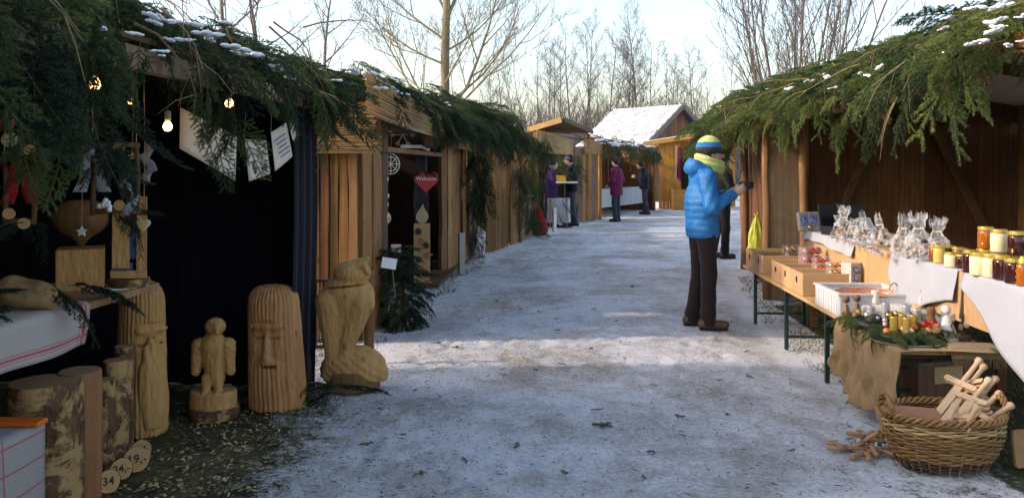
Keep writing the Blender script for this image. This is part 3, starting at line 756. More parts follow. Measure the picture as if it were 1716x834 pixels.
FT = [tree_meshes(51 + i, 12, .085, 3, [20, 9, 5], [(28, 58), (25, 55), (25, 60)], up=.09, wander=.13, ratio=((.22, .40), (.38, .58), (.4, .65)), rmin=.0105, start=.14, sides=(6, 4, 3, 3)) for i in range(4)]
rs = random.Random(12); k = 0
for (px, d, s) in [(770, 47, .72), (812, 52, .8), (850, 55, .85), (880, 50, .74), (905, 56, .8), (918, 62, .92), (940, 54, .86), (958, 60, .98), (978, 55, .95), (990, 66, 1.05), (1012, 58, .98), (1028, 64, 1.1), (1046, 56, .9), (1058, 62, 1.12), (1078, 60, 1.05), (1096, 66, 1.08), (1112, 58, .92),
                    (1130, 62, .86), (1150, 60, .8), (1172, 56, .72), (1195, 60, .84), (1220, 64, .9), (1250, 58, .85), (1285, 54, .84), (1400, 50, .86), (1450, 54, .9), (930, 75, 1), (1005, 78, 1.05), (1070, 80, 1.1), (1125, 76, .95), (1165, 80, 1.0), (860, 74, .98), (820, 72, .9), (620, 50, .6), (660, 54, .62), (700, 52, .66)]:
    p = at(px, 280, d); z = max(0, (d - 44) * .055)
    tree('woodland_tree', 'slender bare tree in the far woodland behind the stalls', (p.x, p.y, z - .2), FT[k % 4], M['tree_far'], rs.uniform(0, 6), s * .84 * rs.uniform(.82, 1.12), 'bare trees of the far woodland'); k += 1
# the bank the wood stands on and its undergrowth
def bank():
    xs = np.linspace(-60, 90, 60); ys = np.linspace(40, 150, 30); X, Y = np.meshgrid(xs, ys, indexing='ij')
    Z = np.clip((Y - 43) * .055, -1, 5.0) + noise(X, Y, 0 * X, .12, 3) * .5 - .3; Z = np.where(Y < 41, -1, Z)
    ny = len(ys); ii, jj = np.meshgrid(np.arange(len(xs) - 1), np.arange(ny - 1), indexing='ij'); a = (ii * ny + jj).ravel()
    t = NT('woodland_floor'); pos = t.n('NewGeometry').outputs['Position']; no = t.noise(pos, .5, 6, .7)
    t.set('Base Color', t.ramp(no, [(.42, (.10, .075, .055)), (.55, (.17, .14, .11)), (.62, (.6, .62, .66))])); t.set('Roughness', .95)
    tag(obj('hill', npmesh('hill', np.stack([X, Y, Z], -1).reshape(-1, 3), np.stack([a, a + ny, a + ny + 1, a + 1], 1), True), t.m), kind='structure')
    q = np.random.RandomState(9); n = 30000; px = q.uniform(560, 1500, n); d = q.uniform(46, 84, n)
    r = (px - 858) / 1400 * d; x = r * math.cos(TH) - d * math.sin(TH); y = r * math.sin(TH) + d * math.cos(TH); z = np.clip((y - 43) * .055, 0, 5) - .4
    ty = q.choice([0, 1], n, p=[.8, .2]); L = np.where(ty, q.uniform(3, 6.5, n), q.uniform(.8, 3.2, n)); ln = q.normal(0, .35, (n, 2)) * L[:, None]; w_ = .010 + .004 * L
    b = np.stack([x, y, z + q.uniform(0, 1.2, n) * (1 - ty)], 1); tp = b + np.stack([ln[:, 0], ln[:, 1], L], 1); V = np.stack([b - [1, 0, 0] * w_[:, None], b + [1, 0, 0] * w_[:, None], tp], 1).reshape(-1, 3)
    o = obj('undergrowth', npmesh('undergrowth', V, np.arange(3 * n).reshape(-1, 3)), M['tree_far']); tag(o, 'tangle of brown leafless brush under the far trees', 'undergrowth', kind='stuff')
bank()
# ------------------------------------------------------------------ stall pieces
def plank_mesh(w_, t, h, waney=.0, seg=6, lean=0.0, name='plank', edge=False):
    m = MB(); rows = []
    a = [rnd.uniform(0, 6.28) for _ in range(4)]
    for i in range(seg + 1):
        z = h * i / seg
        l = waney * w_ * (math.sin(z * 5 + a[0]) * .6 + math.sin(z * 11 + a[1]) * .3 + rnd.uniform(-.2, .2)); r = waney * w_ * (math.sin(z * 4.3 + a[2]) * .6 + math.sin(z * 12 + a[3]) * .3 + rnd.uniform(-.2, .2))
        s = lean * z
        rows.append([(-w_ / 2 + l + s, -t / 2, z), (w_ / 2 + r + s, -t / 2, z), (w_ / 2 + r + s, t / 2, z), (-w_ / 2 + l + s, t / 2, z)])
    vs = [p for r_ in rows for p in r_]; fs = [(0, 3, 2, 1)]
    for i in range(seg):
        o = i * 4
        for k in range(4): fs.append((o + k, o + (k + 1) % 4, o + 4 + (k + 1) % 4, o + 4 + k))
    o = seg * 4; fs.append((o, o + 1, o + 2, o + 3)); m.add(vs, fs)
    if edge: m.m = [0] + [k % 2 for i in range(seg) for k in range(4)] + [0]
    return m.mesh(name)
def wall(parent, a, b, z0, z1, mat, wr=(.16, .26), t=.025, gap=.006, waney=.02, jz=.0, jy=.006, world=True, name='plank', z1b=None):
    """upright boards side by side from a to b"""
    a = Vector(a); b = Vector(b); L = (b - a).length; d = (b - a) / L; rz = math.atan2(d.y, d.x); nrm = Vector((-d.y, d.x)); s = 0
    while s < L - .03:
        w_ = min(rnd.uniform(*wr), L - s)
        if L - s - w_ < .05: w_ = L - s
        c = a + d * (s + w_ / 2) + nrm * rnd.uniform(-jy, jy); top = z1 if z1b is None else z1 + (z1b - z1) * (s + w_ / 2) / L
        zz = z0 + rnd.uniform(0, jz)
        mt = rnd.choice(mat) if isinstance(mat, (list, tuple)) else mat
        obj(name, plank_mesh(w_ - gap, t * rnd.uniform(.8, 1.3) if waney >= .06 else t, top - zz - rnd.uniform(0, jz), waney, seg=5 if waney < .06 else 9, edge=waney >= .06), [mt, M['bark_edge']] if waney >= .06 else mt, parent, (c.x, c.y, zz), (0, 0, rz), world=world)
        s += w_
def post(parent, p, h, r, mat, lean=(0, 0), world=True, name='post'):
    m = MB(); pts = [(lean[0] * i / 6 + rnd.uniform(-.15, .15) * r, lean[1] * i / 6 + rnd.uniform(-.15, .15) * r, h * i / 6) for i in range(7)]
    m.tube(pts, [r * rnd.uniform(.88, 1.1) for _ in range(7)], 9); return obj(name, m, mat, parent, p, world=world, smooth=True)
def beam(parent, a, b, w_, h, mat, name='beam', world=True):
    a = Vector(a); b = Vector(b); d = b - a; m = MB()
    m.box((0, 0, 0), (d.length, w_, h)); q = d.to_track_quat('X', 'Z')
    return obj(name, m, mat, parent, (a + b) / 2, q.to_euler(), world=world, bevel=.004)
def reed(parent, a, b, za, zb, upright=False, mat=None, n=None, r=.006, world=True, name='reed_screen', sag=0):
    """a mat of canes from a to b; za, zb = (low, high) at either end"""
    a = Vector(a); b = Vector(b); d = b - a; L = d.length; rz = math.atan2(d.y, d.x); m = MB()
    if upright:
        n = n or int(L / (r * 1.7))
        for i in range(n):
            s = L * (i + .5) / n; f = s / L; z0 = za[0] + (zb[0] - za[0]) * f + rnd.uniform(-.03, .02); z1 = za[1] + (zb[1] - za[1]) * f
            y = rnd.uniform(-.008, .008) + .02 * math.sin(s * 7); x2 = s + rnd.uniform(-.012, .012)
            m.tube([(s, y, z0), ((s + x2) / 2 + rnd.uniform(-.004, .004), y + rnd.uniform(-.006, .006), (z0 + z1) / 2), (x2, y, z1)], r * rnd.uniform(.6, 1.1), 4, cap=False)
    else:
        hgt = max(za[1] - za[0], zb[1] - zb[0]); n = n or int(hgt / (r * 1.6))
        for i in range(n):
            f = (i + .5) / n; x0 = rnd.uniform(-.03, .02); x1 = L + rnd.uniform(-.02, .04); y = rnd.uniform(-.008, .008); pts = []
            for k in range(5):
                q = k / 4; z = (za[0] + (za[1] - za[0]) * f) * (1 - q) + (zb[0] + (zb[1] - zb[0]) * f) * q - sag * math.sin(q * math.pi) + rnd.uniform(-.004, .004)
                pts.append((x0 + (x1 - x0) * q, y + rnd.uniform(-.004, .004), z))
            m.tube(pts, r * rnd.uniform(.6, 1.1), 4, cap=False)
        for q in (.12, .5, .88):
            zz0 = za[0] + (zb[0] - za[0]) * q - sag * math.sin(q * math.pi); zz1 = za[1] + (zb[1] - za[1]) * q - sag * math.sin(q * math.pi)
            m.tube([(L * q, -.010, zz0), (L * q, -.012, zz1)], .002, 3)
    o = obj(name, m, mat or (M['reed_z'] if upright else M['reed_x']), parent, (a.x, a.y, 0), (0, 0, rz), world=world, smooth=True)
    tag(o, kind='stuff'); return o
def roof_board(parent, pts, t=.022, mat=None, name='roof_board'):
    """a board given by its four corners"""
    p = [Vector(q) for q in pts]; n = (p[1] - p[0]).cross(p[3] - p[0]).normalized() * t; c = sum(p, Vector()) / 4
    m = MB(); m.add([q - c for q in p] + [q - c + n for q in p], [(3, 2, 1, 0), (4, 5, 6, 7), (0, 1, 5, 4), (1, 2, 6, 5), (2, 3, 7, 6), (3, 0, 4, 7)])
    return obj(name, m, mat or M['brown_y'], parent, c, world=True, fix=True)
def roof_deck(parent, e0, e1, r0, r1, n, mat=None):
    """e0-e1 eave line, r0-r1 ridge line; n boards run along them"""
    e0, e1, r0, r1 = map(Vector, (e0, e1, r0, r1))
    first = None
    for i in range(n):
        a, b = i / n + .003, (i + 1) / n - .003
        q = [e0.lerp(r0, a), e1.lerp(r1, a), e1.lerp(r1, b), e0.lerp(r0, b)]
        if first is None: first = roof_board(parent, q, mat=mat, name='roof')
        else: roof_board(first, q, mat=mat)
    return first
def fir_cover(roof, e0, e1, r0, r1, rows, per, kinds, out, hang=.5, lift=.03, size=(.8, 1.15), snows=0, hang_n=None, jl=.1, skip=()):
    inskip = lambda y: any(a < y < b for a, b in skip)
    """sprays laid over a roof from its ridge to the eave, and a fringe hanging from the eave. out: unit vector to the street"""
    e0, e1, r0, r1, out = map(Vector, (e0, e1, r0, r1, out)); al = (e1 - e0).normalized()
    for j in range(rows):
        f = j / max(1, rows - 1)
        for i in range(per):
            u = (i + rnd.random()) / per
            p = e0.lerp(e1, u).lerp(r0.lerp(r1, u), f * .95) + Vector((0, 0, lift + rnd.uniform(0, jl)))
            yaw = rnd.gauss(0, .65); d = (out * math.cos(yaw) + al * math.sin(yaw)); d.z = rnd.uniform(-.25, .12) - (.25 if f < .15 else 0)
            branch(roof, p - d * .25, d, rnd.choice(kinds), rnd.uniform(-.5, .5), rnd.uniform(*size) * (.6 if f < .15 and inskip(p.y) else 1))
    for i in range(hang_n if hang_n is not None else int(per * 1.6)):
        u = (i + rnd.random()) / (hang_n or int(per * 1.6)); p = e0.lerp(e1, u) + out * rnd.uniform(-.04, .08) + Vector((0, 0, rnd.uniform(-.05, .06)))
        if inskip(p.y) and rnd.random() < .8: continue
        yaw = rnd.gauss(0, .6); d = (out * math.cos(yaw) + al * math.sin(yaw)) * rnd.uniform(.25, .7); d.z = -hang * rnd.uniform(.6, 1.7)
        branch(roof, p, d, rnd.choice(kinds), rnd.uniform(-1.2, 1.2), rnd.uniform(*size) * (.65 + .5 * hang))
    for i in range(snows):
        u = rnd.random(); f = rnd.uniform(.05, .9); p = e0.lerp(e1, u).lerp(r0.lerp(r1, u), f) + Vector((0, 0, lift + jl * .7 + rnd.uniform(.04, .1)))
        snow(roof, p + out * .05, math.atan2(al.y, al.x) + rnd.gauss(0, .6), rnd.uniform(-.2, .2), rnd.uniform(.25, .85))
def dead_twigs(roof, e0, e1, n, out, zj=(.0, .35)):
    e0, e1, out = map(Vector, (e0, e1, out)); al = (e1 - e0).normalized()
    for i in range(n):
        p = e0.lerp(e1, rnd.random()) + Vector((0, 0, rnd.uniform(*zj))); m = MB(); q = Vector(); d = (out * rnd.uniform(.1, 1) + al * rnd.uniform(-1, 1) + Vector((0, 0, rnd.uniform(-.7, .2)))).normalized(); pts = [q.copy()]
        for k in range(5):
            d = (d + Vector((rnd.gauss(0, .18), rnd.gauss(0, .18), rnd.gauss(-.08, .15)))).normalized(); q = q + d * rnd.uniform(.06, .12); pts.append(q.copy())
        m.tube(pts, [.006, .005, .0045, .0035, .0025, .0015], 4)
        for k in (2, 3, 4):
            dd = (d + Vector((rnd.gauss(0, .6), rnd.gauss(0, .6), rnd.gauss(-.2, .4)))).normalized(); m.tube([pts[k], pts[k] + dd * .08, pts[k] + dd * .15 + Vector((0, 0, -.03))], [.0025, .002, .001], 3)
        obj('bare_twig', m, M['twig_pale'], roof, p, world=True)

# ------------------------------------------------------------------ left stall with the carvings
L1 = thing('market_stall', 'nearest left stall, dark inside with a navy cloth end wall under a fir covered roof', 'market stall', (-2.8, 3.0, 0))
rf = roof_deck(L1, (-1.62, .3, 1.93), (-1.62, 5.5, 1.93), (-4.2, .3, 2.45), (-4.2, 5.5, 2.45), 9, M['brown_y'])
beam(L1, (-1.66, .3, 1.87), (-1.66, 5.5, 1.87), .05, .09, M['grey_plank'], 'eave_board')
wall(L1, (-4.15, .3), (-4.15, 5.5), 0, 2.47, M["dark_wood"], gap=.0)
wall(L1, (-4.15, .3), (-1.72, .3), 0, 1.9, M['dark_wood'], gap=.003)
wall(L1, (-4.1, 5.5), (-1.72, 5.5), 0, 2.42, M['dark_wood'], gap=.0, z1b=1.95)
m = MB(); m.sheet(lambda u, v: (-4.0 + 2.36 * u + .004 * math.sin(v * 9), 5.42 + .018 * math.sin(u * 46) + .012 * math.sin(u * 83 + v * 2) - .02 * v, .015 + 1.86 * (1 - v)), 120, 10)
obj('navy_cloth', m, M['navy'], L1, (0, 0, 0), world=True, smooth=True)
m = MB(); m.sheet(lambda u, v: (-1.645 + .012 * math.sin(u * 20) + .01 * math.sin(v * 5), 4.98 + .45 * u, .02 + 1.84 * (1 - v)), 20, 10)
obj('navy_cloth', m, M['navy'], L1, (0, 0, 0), world=True, smooth=True)
for yy in (.5, 5.40): post(L1, (-1.70, yy, 0), 1.9, .045, M['bark_edge'])
beam(L1, (-1.75, .4, 1.80), (-4, .4, 2.3), .06, .06, M['dark_wood']); beam(L1, (-1.9, 2.9, 1.87), (-4, 2.9, 2.3), .06, .06, M['dark_wood'])
K1 = ('green', 'green', 'green', 'deep')
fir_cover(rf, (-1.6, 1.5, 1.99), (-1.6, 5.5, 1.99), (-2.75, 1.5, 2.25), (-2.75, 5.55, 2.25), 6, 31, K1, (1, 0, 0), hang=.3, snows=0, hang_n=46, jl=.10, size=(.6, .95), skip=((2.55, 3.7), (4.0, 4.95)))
for (px, py, n, dn) in [(30, 110, 5, .7), (55, 130, 3, .7), (332, 165, 4, 1.0), (342, 170, 2, .9), (205, 110, 1, .7), (110, 110, 1, .7), (470, 110, 1, .3), (520, 165, 5, .7), (545, 170, 3, .7), (5, 190, 3, .8)]:   # longer hanging boughs
    f = (px - 858) / 1400; Y = 1.62 / (.062 - f); 
    for k in range(n):
        q = Vector((-1.55 + rnd.uniform(-.08, .1), Y + rnd.uniform(-.09, .09), 1.45 - (py - 280) / 1400 * Y + rnd.uniform(-.06, .1)))
        branch(rf, q, (rnd.uniform(.0, .35), rnd.uniform(-.3, .3), -dn), rnd.choice(K1), rnd.uniform(-1.5, 1.5), rnd.uniform(.45, .65) * (.6 + .3 * dn))
for (px, py, s) in [(390, 85, .9), (430, 98, 1.0), (455, 118, 1.1), (480, 135, .7), (300, 42, .7), (340, 60, .8), (365, 40, .5), (560, 138, .6), (235, 30, .6), (290, 70, .5), (205, 60, .5), (250, 90, .4), (590, 122, 1.1), (640, 150, 1.0), (675, 160, .9)]:
    f = (px - 858) / 1400; X = -1.43; Y = -X / (.062 - f)
    snow(rf, (X, Y, min(1.45 - (py - 280) / 1400 * Y + .02, 2.6)), 1.57 + rnd.gauss(0, .25), rnd.uniform(-.1, .1), s * .8); snow(rf, (X - .05, Y + rnd.uniform(-.15, .15), min(1.45 - (py - 280) / 1400 * Y + .02, 2.6)), 1.57 + rnd.gauss(0, .25), rnd.uniform(-.1, .1), s * .6)
dead_twigs(rf, (-1.55, 1.9, 1.95), (-1.55, 5.3, 1.95), 14, (1, 0, 0))

# ------------------------------------------------------------------ left stall with slab planks
L2 = thing('market_stall', 'left stall of rough upright slab planks with a reed fascia and black plastic inside', 'market stall', (-2.8, 9.2, 0))
SL = [M['slab'], M['slab_pale'], M['slab']]
wall(L2, (-2.9, 6.86), (-1.70, 6.86), .0, 1.9, SL, wr=(.07, .14), t=.03, gap=.012, waney=.10, jz=.02, jy=.022)
wall(L2, (-1.70, 6.9), (-1.70, 7.85), .0, 1.92, [M['slab'], M['bark_edge'], M['slab']], wr=(.26, .36), t=.05, gap=.012, waney=.06, jy=.02)
wall(L2, (-1.70, 11.45), (-1.55, 13.0), .0, 1.95, SL, wr=(.22, .4), t=.05, gap=.02, waney=.12, jy=.03)
wall(L2, (-4.0, 7.0), (-4.0, 12.9), 0, 2.1, M['dark_wood'], gap=.002); wall(L2, (-4.0, 12.95), (-1.7, 12.95), 0, 2.0, M['dark_wood'], gap=.002)
rf2 = roof_deck(L2, (-1.52, 6.75, 2.0), (-1.40, 13.0, 2.0), (-4.2, 6.75, 2.4), (-4.2, 13.0, 2.4), 8)
reed(L2, (-2.85, 6.74), (-1.56, 6.74), (1.56, 1.98), (1.56, 1.98), mat=M['reed_x'])
reed(L2, (-1.50, 6.28), (-1.42, 9.6), (1.86, 2.20), (1.78, 2.05), mat=M['reed_x'], r=.0065, sag=.02)
reed(L2, (-1.50, 11.3), (-1.38, 13.1), (1.72, 2.0), (1.68, 1.98), mat=M['reed_x'], r=.007)
m = MB(); m.sheet(lambda u, v: (-1.86 + .03 * math.sin(u * 9 + v * 3) + .02 * math.sin(v * 11 - u * 5), 10.2 + 1.25 * u, .02 + 1.78 * (1 - v)), 16, 16)
obj('black_sheet', m, M['black_sheet'], L2, world=True, smooth=True)
m = MB(); m.sheet(lambda u, v: (-2.6 + .03 * math.sin(u * 14), 7.9 + 3.6 * u, 1.9 * (1 - v)), 20, 6); obj('black_sheet', m, M['black_int'], L2, world=True, smooth=True)  # near black sheet stands for the shade deeper inside the stall
beam(L2, (-1.74, 7.8, 1.62), (-1.74, 11.5, 1.62), .12, .05, M['board_y'], 'shelf'); beam(L2, (-1.73, 7.8, 1.86), (-1.72, 11.5, 1.86), .05, .1, M['brown_y'], 'header')
beam(L2, (-1.66, 10.0, 0.02), (-1.66, 11.4, .02), .3, .04, M['brown_y'], 'threshold')
fir_cover(rf2, (-1.5, 6.5, 2.14), (-1.42, 12.9, 2.08), (-2.3, 6.5, 2.26), (-2.2, 12.9, 2.36), 4, 26, K1, (1, 0, 0), hang=.3, snows=10, hang_n=0, jl=.06, size=(.5, .85))
fir_cover(rf2, (-1.46, 9.0, 2.1), (-1.36, 12.9, 2.12), (-1.9, 9, 2.28), (-1.9, 12.9, 2.42), 3, 16, K1, (1, 0, 0), hang=.4, hang_n=26, jl=.1, size=(.6, 1.0))
m = MB()                                                     # strip of snow along the reed edge
for i in range(22): m.ball((0, -1.3 + i * .12, .012 * math.sin(i * 1.7) - i * .004), (.045 + .02 * math.sin(i * 2.1), .09, .022 + .01 * math.sin(i * 3.1)), 8, 5)
obj('snow_edge', m, M['snow'], rf2, (-1.55, 7.8, 2.185), world=True, smooth=True)

# ------------------------------------------------------------------ left stall with the reed screen
L3 = thing('market_stall', 'left stall with an upright reed screen corner and thick fir boughs on top', 'market stall', (-2.4, 14.4, 0))
wall(L3, (-1.5, 13.1), (-1.45, 13.9), 0, 1.9, M['grey_plank'], wr=(.2, .3), t=.03)
reed(L3, (-1.42, 13.75), (-1.02, 15.05), (.02, 2.0), (.02, 2.05), upright=True, r=.009)
wall(L3, (-3.6, 13.2), (-3.4, 15.3), 0, 2.2, M['dark_wood']); wall(L3, (-3.4, 15.3), (-1.1, 15.2), 0, 2.0, M['slab'])
m = MB(); m.box((0, 0, 0), (.03, .62, .42), rot=Matrix.Rotation(R(-12), 3, 'X')); obj('board', m, M['grey_card'], L3, (-1.33, 13.35, .25), (0, 0, -.1), world=True)
rf3 = roof_deck(L3, (-1.35, 12.95, 2.1), (-.95, 15.4, 2.15), (-3.7, 12.95, 2.5), (-3.5, 15.4, 2.6), 6)
fir_cover(rf3, (-1.3, 12.9, 2.15), (-.93, 15.5, 2.2), (-2.1, 12.9, 2.55), (-1.9, 15.5, 2.62), 4, 15, ('green', 'green', 'deep', 'far'), (1, -.1, 0), hang=.45, hang_n=30, jl=.2, size=(.7, 1.1))
for i in range(14):                                         # bough column beside the screen
    branch(rf3, (-1.36 + rnd.uniform(-.08, .06), 13.0 + rnd.uniform(-.25, .3), rnd.uniform(.9, 1.95)), (rnd.uniform(0, .4), rnd.uniform(-.3, .3), -1), rnd.choice(('green', 'deep')), rnd.uniform(-1.5, 1.5), rnd.uniform(.8, 1.15))

# ------------------------------------------------------------------ left stall with garlanded posts
L4 = thing('market_stall', 'left stall with fir garlands down its front next to the red sack', 'market stall', (-1.7, 16.7, 0))
wall(L4, (-1.0, 15.5), (-.9, 16.1), 0, 1.95, [M['grey_plank'], M['slab']], wr=(.16, .25), waney=.05); wall(L4, (-2.9, 15.5), (-2.4, 18.0), 0, 2.1, M['dark_wood'])
reed(L4, (-.95, 15.55), (-.62, 17.85), (1.78, 2.06), (1.74, 2.0), mat=M['reed_x'], r=.008)
m = MB(); m.box((0, 0, 0), (.02, .3, .3)); obj('panel', m, M['orange'], L4, at(864, 254, 15.6), (0, 0, -.15), world=True)
for (y, x) in ((16.2, -.85), (17.75, -.66)): post(L4, (x, y, 0), 1.95, .05, M['slab'])
beam(L4, (-.84, 16.2, .85), (-.66, 17.75, .85), .12, .05, M['board_y'], 'counter'); wall(L4, (-.86, 16.25), (-.68, 17.7), 0, .8, M['grey_plank'], wr=(.2, .3))
rf4 = roof_deck(L4, (-.9, 15.45, 2.06), (-.55, 17.95, 2.04), (-2.9, 15.45, 2.45), (-2.5, 17.95, 2.45), 5)
fir_cover(rf4, (-.9, 15.5, 2.06), (-.55, 17.9, 2.04), (-1.5, 15.5, 2.2), (-1.2, 17.9, 2.15), 2, 11, ('far', 'green'), (1, -.15, 0), hang=.5, hang_n=12, jl=.08, size=(.6, .9), snows=4)
for (px, py, d, n, sp) in [(872, 330, 16.2, 12, .5), (880, 290, 16.8, 10, .35), (888, 370, 17.0, 10, .25), (905, 250, 17.3, 9, .3), (862, 300, 15.8, 7, .3), (898, 330, 17.4, 5, .3)]:
    c = at(px, py, d)
    for k in range(n): branch(rf4, c + Vector((rnd.uniform(.0, .12), rnd.uniform(-.25, .25), rnd.uniform(-sp, sp) * .8 + .2)), (rnd.uniform(.1, .6), rnd.uniform(-.7, .7), -.9), rnd.choice(('far', 'far', 'green')), rnd.uniform(-1.5, 1.5), rnd.uniform(.6, .95))

# ------------------------------------------------------------------ plywood booth
L5 = thing('market_booth', 'plywood booth with an overhanging board roof behind the high table', 'market stall', (-.9, 20.0, 0))
a5, b5 = Vector((-.62, 18.05)), Vector((.22, 21.9))
def f5(t, x=0): q = a5.lerp(b5, t); return (q.x + x, q.y)
beam(L5, (*f5(0.02), 0), (*f5(.02), 2.2), .1, .1, M['orange'], 'post'); beam(L5, (*f5(.98), 0), (*f5(.98), 2.1), .1, .1, M['orange'], 'post')
n5 = 7
for i in range(n5):
    q0, q1 = f5(i / n5 + .003, .03), f5((i + 1) / n5 - .003, .03)
    m = MB(); m.add([(q0[0], q0[1], 1.76), (q1[0], q1[1], 1.76), (q1[0], q1[1], 2.26 - .1 * (i + 1) / n5), (q0[0], q0[1], 2.26 - .1 * i / n5)], [(0, 1, 2, 3)]); obj('header_board', m, M['ply'], L5, world=True, solid=.02)
wall(L5, (-2.6, 18.1), (-.66, 18.1), 0, 2.15, M['ply'], wr=(.5, .6), waney=0, gap=.003); wall(L5, (-2.5, 18.2), (-1.6, 22.2), 0, 2.0, M['dark_wood']); wall(L5, (-1.6, 22.15), (.2, 21.95), 0, 2.0, M['dark_wood'])
rc = [at(941, 201, 18.2), at(991, 223, 22.6), at(940, 224, 24.0), at(884, 218, 18.7)]
rc = [Vector(q) for q in rc]; rfb = None
for i in range(5):
    a, b = i / 5 + .004, (i + 1) / 5 - .004; q = [rc[0].lerp(rc[3], a), rc[1].lerp(rc[2], a), rc[1].lerp(rc[2], b), rc[0].lerp(rc[3], b)]
    o = roof_board(rfb or L5, q, .05, M['brown_y'], 'roof' if rfb is None else 'roof_board'); rfb = rfb or o
beam(rfb, rc[0] + Vector((0, -.04, -.0)), rc[3] + Vector((0, -.04, -.0)), .03, .12, M['board_y'], 'edge_board'); beam(rfb, rc[0] + Vector((.04, 0, .02)), rc[1] + Vector((.04, 0, .02)), .03, .1, M['brown_y'], 'edge_board')
for i in range(26): branch(L5, Vector((*f5(rnd.uniform(.35, .98), .1 + rnd.uniform(0, .1)), rnd.choice((rnd.uniform(1.55, 1.85), rnd.uniform(.2, 1.8))))) if i < 8 else at(rnd.choice((rnd.uniform(955, 968), rnd.uniform(930, 965))) if i > 18 else rnd.uniform(956, 968), rnd.uniform(255, 360) if i <= 18 else rnd.uniform(248, 270), 21.4), (rnd.uniform(-.1, .5), rnd.uniform(-.6, .3), -.9), 'far', rnd.uniform(-1.5, 1.5), rnd.uniform(.5, .9))

# ------------------------------------------------------------------ far open stall
L6 = thing('market_stall', 'far left stall with a fir and snow covered awning where the magenta coat person stands', 'market stall', (1.0, 25.5, 0))
wall(L6, (.27, 22.1), (.95, 23.5), 0, 1.95, [M['grey_plank'], M['slab_pale'], M['grey_plank']], wr=(.2, .34), waney=.06, gap=.015, t=.03)
post(L6, (.62, 22.8, 0), 2.35, .05, M['slab_pale'], (.05, 0)); post(L6, (1.0, 23.6, 0), 1.95, .06, M['slab']); post(L6, (3.0, 28.3, 0), 1.8, .07, M['brown'])
wall(L6, (-.4, 24.3), (1.55, 29.0), 0, 2.0, [M['brown'], M['brown'], M['slab']], wr=(.22, .34)); wall(L6, (1.55, 28.9), (3.0, 28.4), 0, 1.8, M['brown'], wr=(.22, .34))
reed(L6, (.55, 22.5), (1.12, 23.7), (1.78, 2.22), (1.80, 2.1), r=.012, mat=M['reed_x']); reed(L6, (1.16, 23.65), (1.7, 25.0), (1.72, 2.08), (1.72, 2.05), r=.012, mat=M['reed_x'])
rf6 = roof_deck(L6, (1.15, 23.5, 2.05), (3.25, 28.4, 1.95), (-.5, 24.2, 2.45), (1.5, 29.1, 2.4), 5)
fir_cover(rf6, (1.15, 23.5, 2.06), (3.25, 28.4, 1.98), (.4, 23.8, 2.3), (2.4, 28.7, 2.3), 3, 14, ('far',), (.92, -.39, 0), hang=.35, hang_n=26, jl=.1, size=(.7, 1.1), snows=0)
for i in range(15): 
    u = rnd.random(); q = Vector((1.15, 23.5, 2.1)).lerp(Vector((3.25, 28.4, 2.0)), u); snow(rf6, q + Vector((rnd.uniform(-.4, .05), 0, rnd.uniform(-.02, .16))), 1.1, 0, rnd.uniform(1.2, 2.6))
beam(L6, (.75, 24.6, .78), (2.35, 28.3, .78), .6, .04, M['board_y'], 'counter')
m = MB(); m.sheet(lambda u, v: (1.08 + 1.6 * u + .02 * math.sin(u * 40) * v, 24.45 + 3.75 * u, .81 - .55 * v), 40, 6); obj('counter_cloth', m, M['white_cloth'], L6, world=True, smooth=True)

# ------------------------------------------------------------------ orange shed and snow roofed house
def shed():
    t = thing('orange_shed', 'orange boarded shed stall with a sloping roof at the end of the path', 'shed', at(1140, 350, 29.2))
    q0, q1 = at(1104, 352, 29), at(1139, 352, 28.9)
    wall(t, (q0.x, q0.y), (q1.x, q1.y), 0, 2.27, M['orange'], wr=(.12, .13), waney=0, gap=.006, jy=.001, z1b=2.40)
    q2 = at(1180, 352, 30.4); wall(t, (q1.x, q1.y), (q1.x + .25, q1.y + 1.6), 0, 2.38, M['orange'], wr=(.12, .13), waney=0)
    wall(t, (q1.x + .25, q1.y + 1.6), (q2.x + 1.2, q2.y + .4), 0, 2.4, M['orange'], wr=(.12, .14), waney=0); wall(t, (q1.x + .3, q1.y + 1.3), (q2.x + .3, q2.y + .1), .5, 1.75, M['black_int'], wr=(.5, .6), name='opening_shade')  # black panels stand for the shade inside the shed opening
    a, b = at(1078, 243, 28.9), at(1190, 226, 28.6); c, d = at(1195, 233, 32), at(1084, 247, 32)
    roof_board(t, [a, b, c, d], .09, M['orange_x'], 'roof'); beam(t, a + Vector((0, -.05, .02)), b + Vector((0, -.05, .02)), .04, .12, M['orange_x'], 'edge_board')
    rb = [q + Vector((0, 0, .1)) for q in (a, b, c, d)]; roof_board(t, rb, .03, M['snow'], 'roof_snow')
    o = at(1139, 350, 28.6); m = MB(); m.box((0, 0, .34), (.5, .5, .68)); obj('counter_box', m, M['orange_x'], t, (o.x, o.y, 0), world=True, bevel=.005)
    m = MB(); m.sheet(lambda u, v: (.02 * math.sin(v * 9) + .22 * u * (1 - .3 * v), .03 * math.sin(u * 9), -1.1 * v - .15 * u), 8, 10); obj('hanging_shawl', m, M['purple_coat'], t, at(1133, 243, 28.7), world=True, smooth=True)
    obj('prop_board', plank_mesh(.07, .03, 1.25), M['ply'], t, at(1132, 305, 28.6), (0, .03, 0), world=True)
shed()
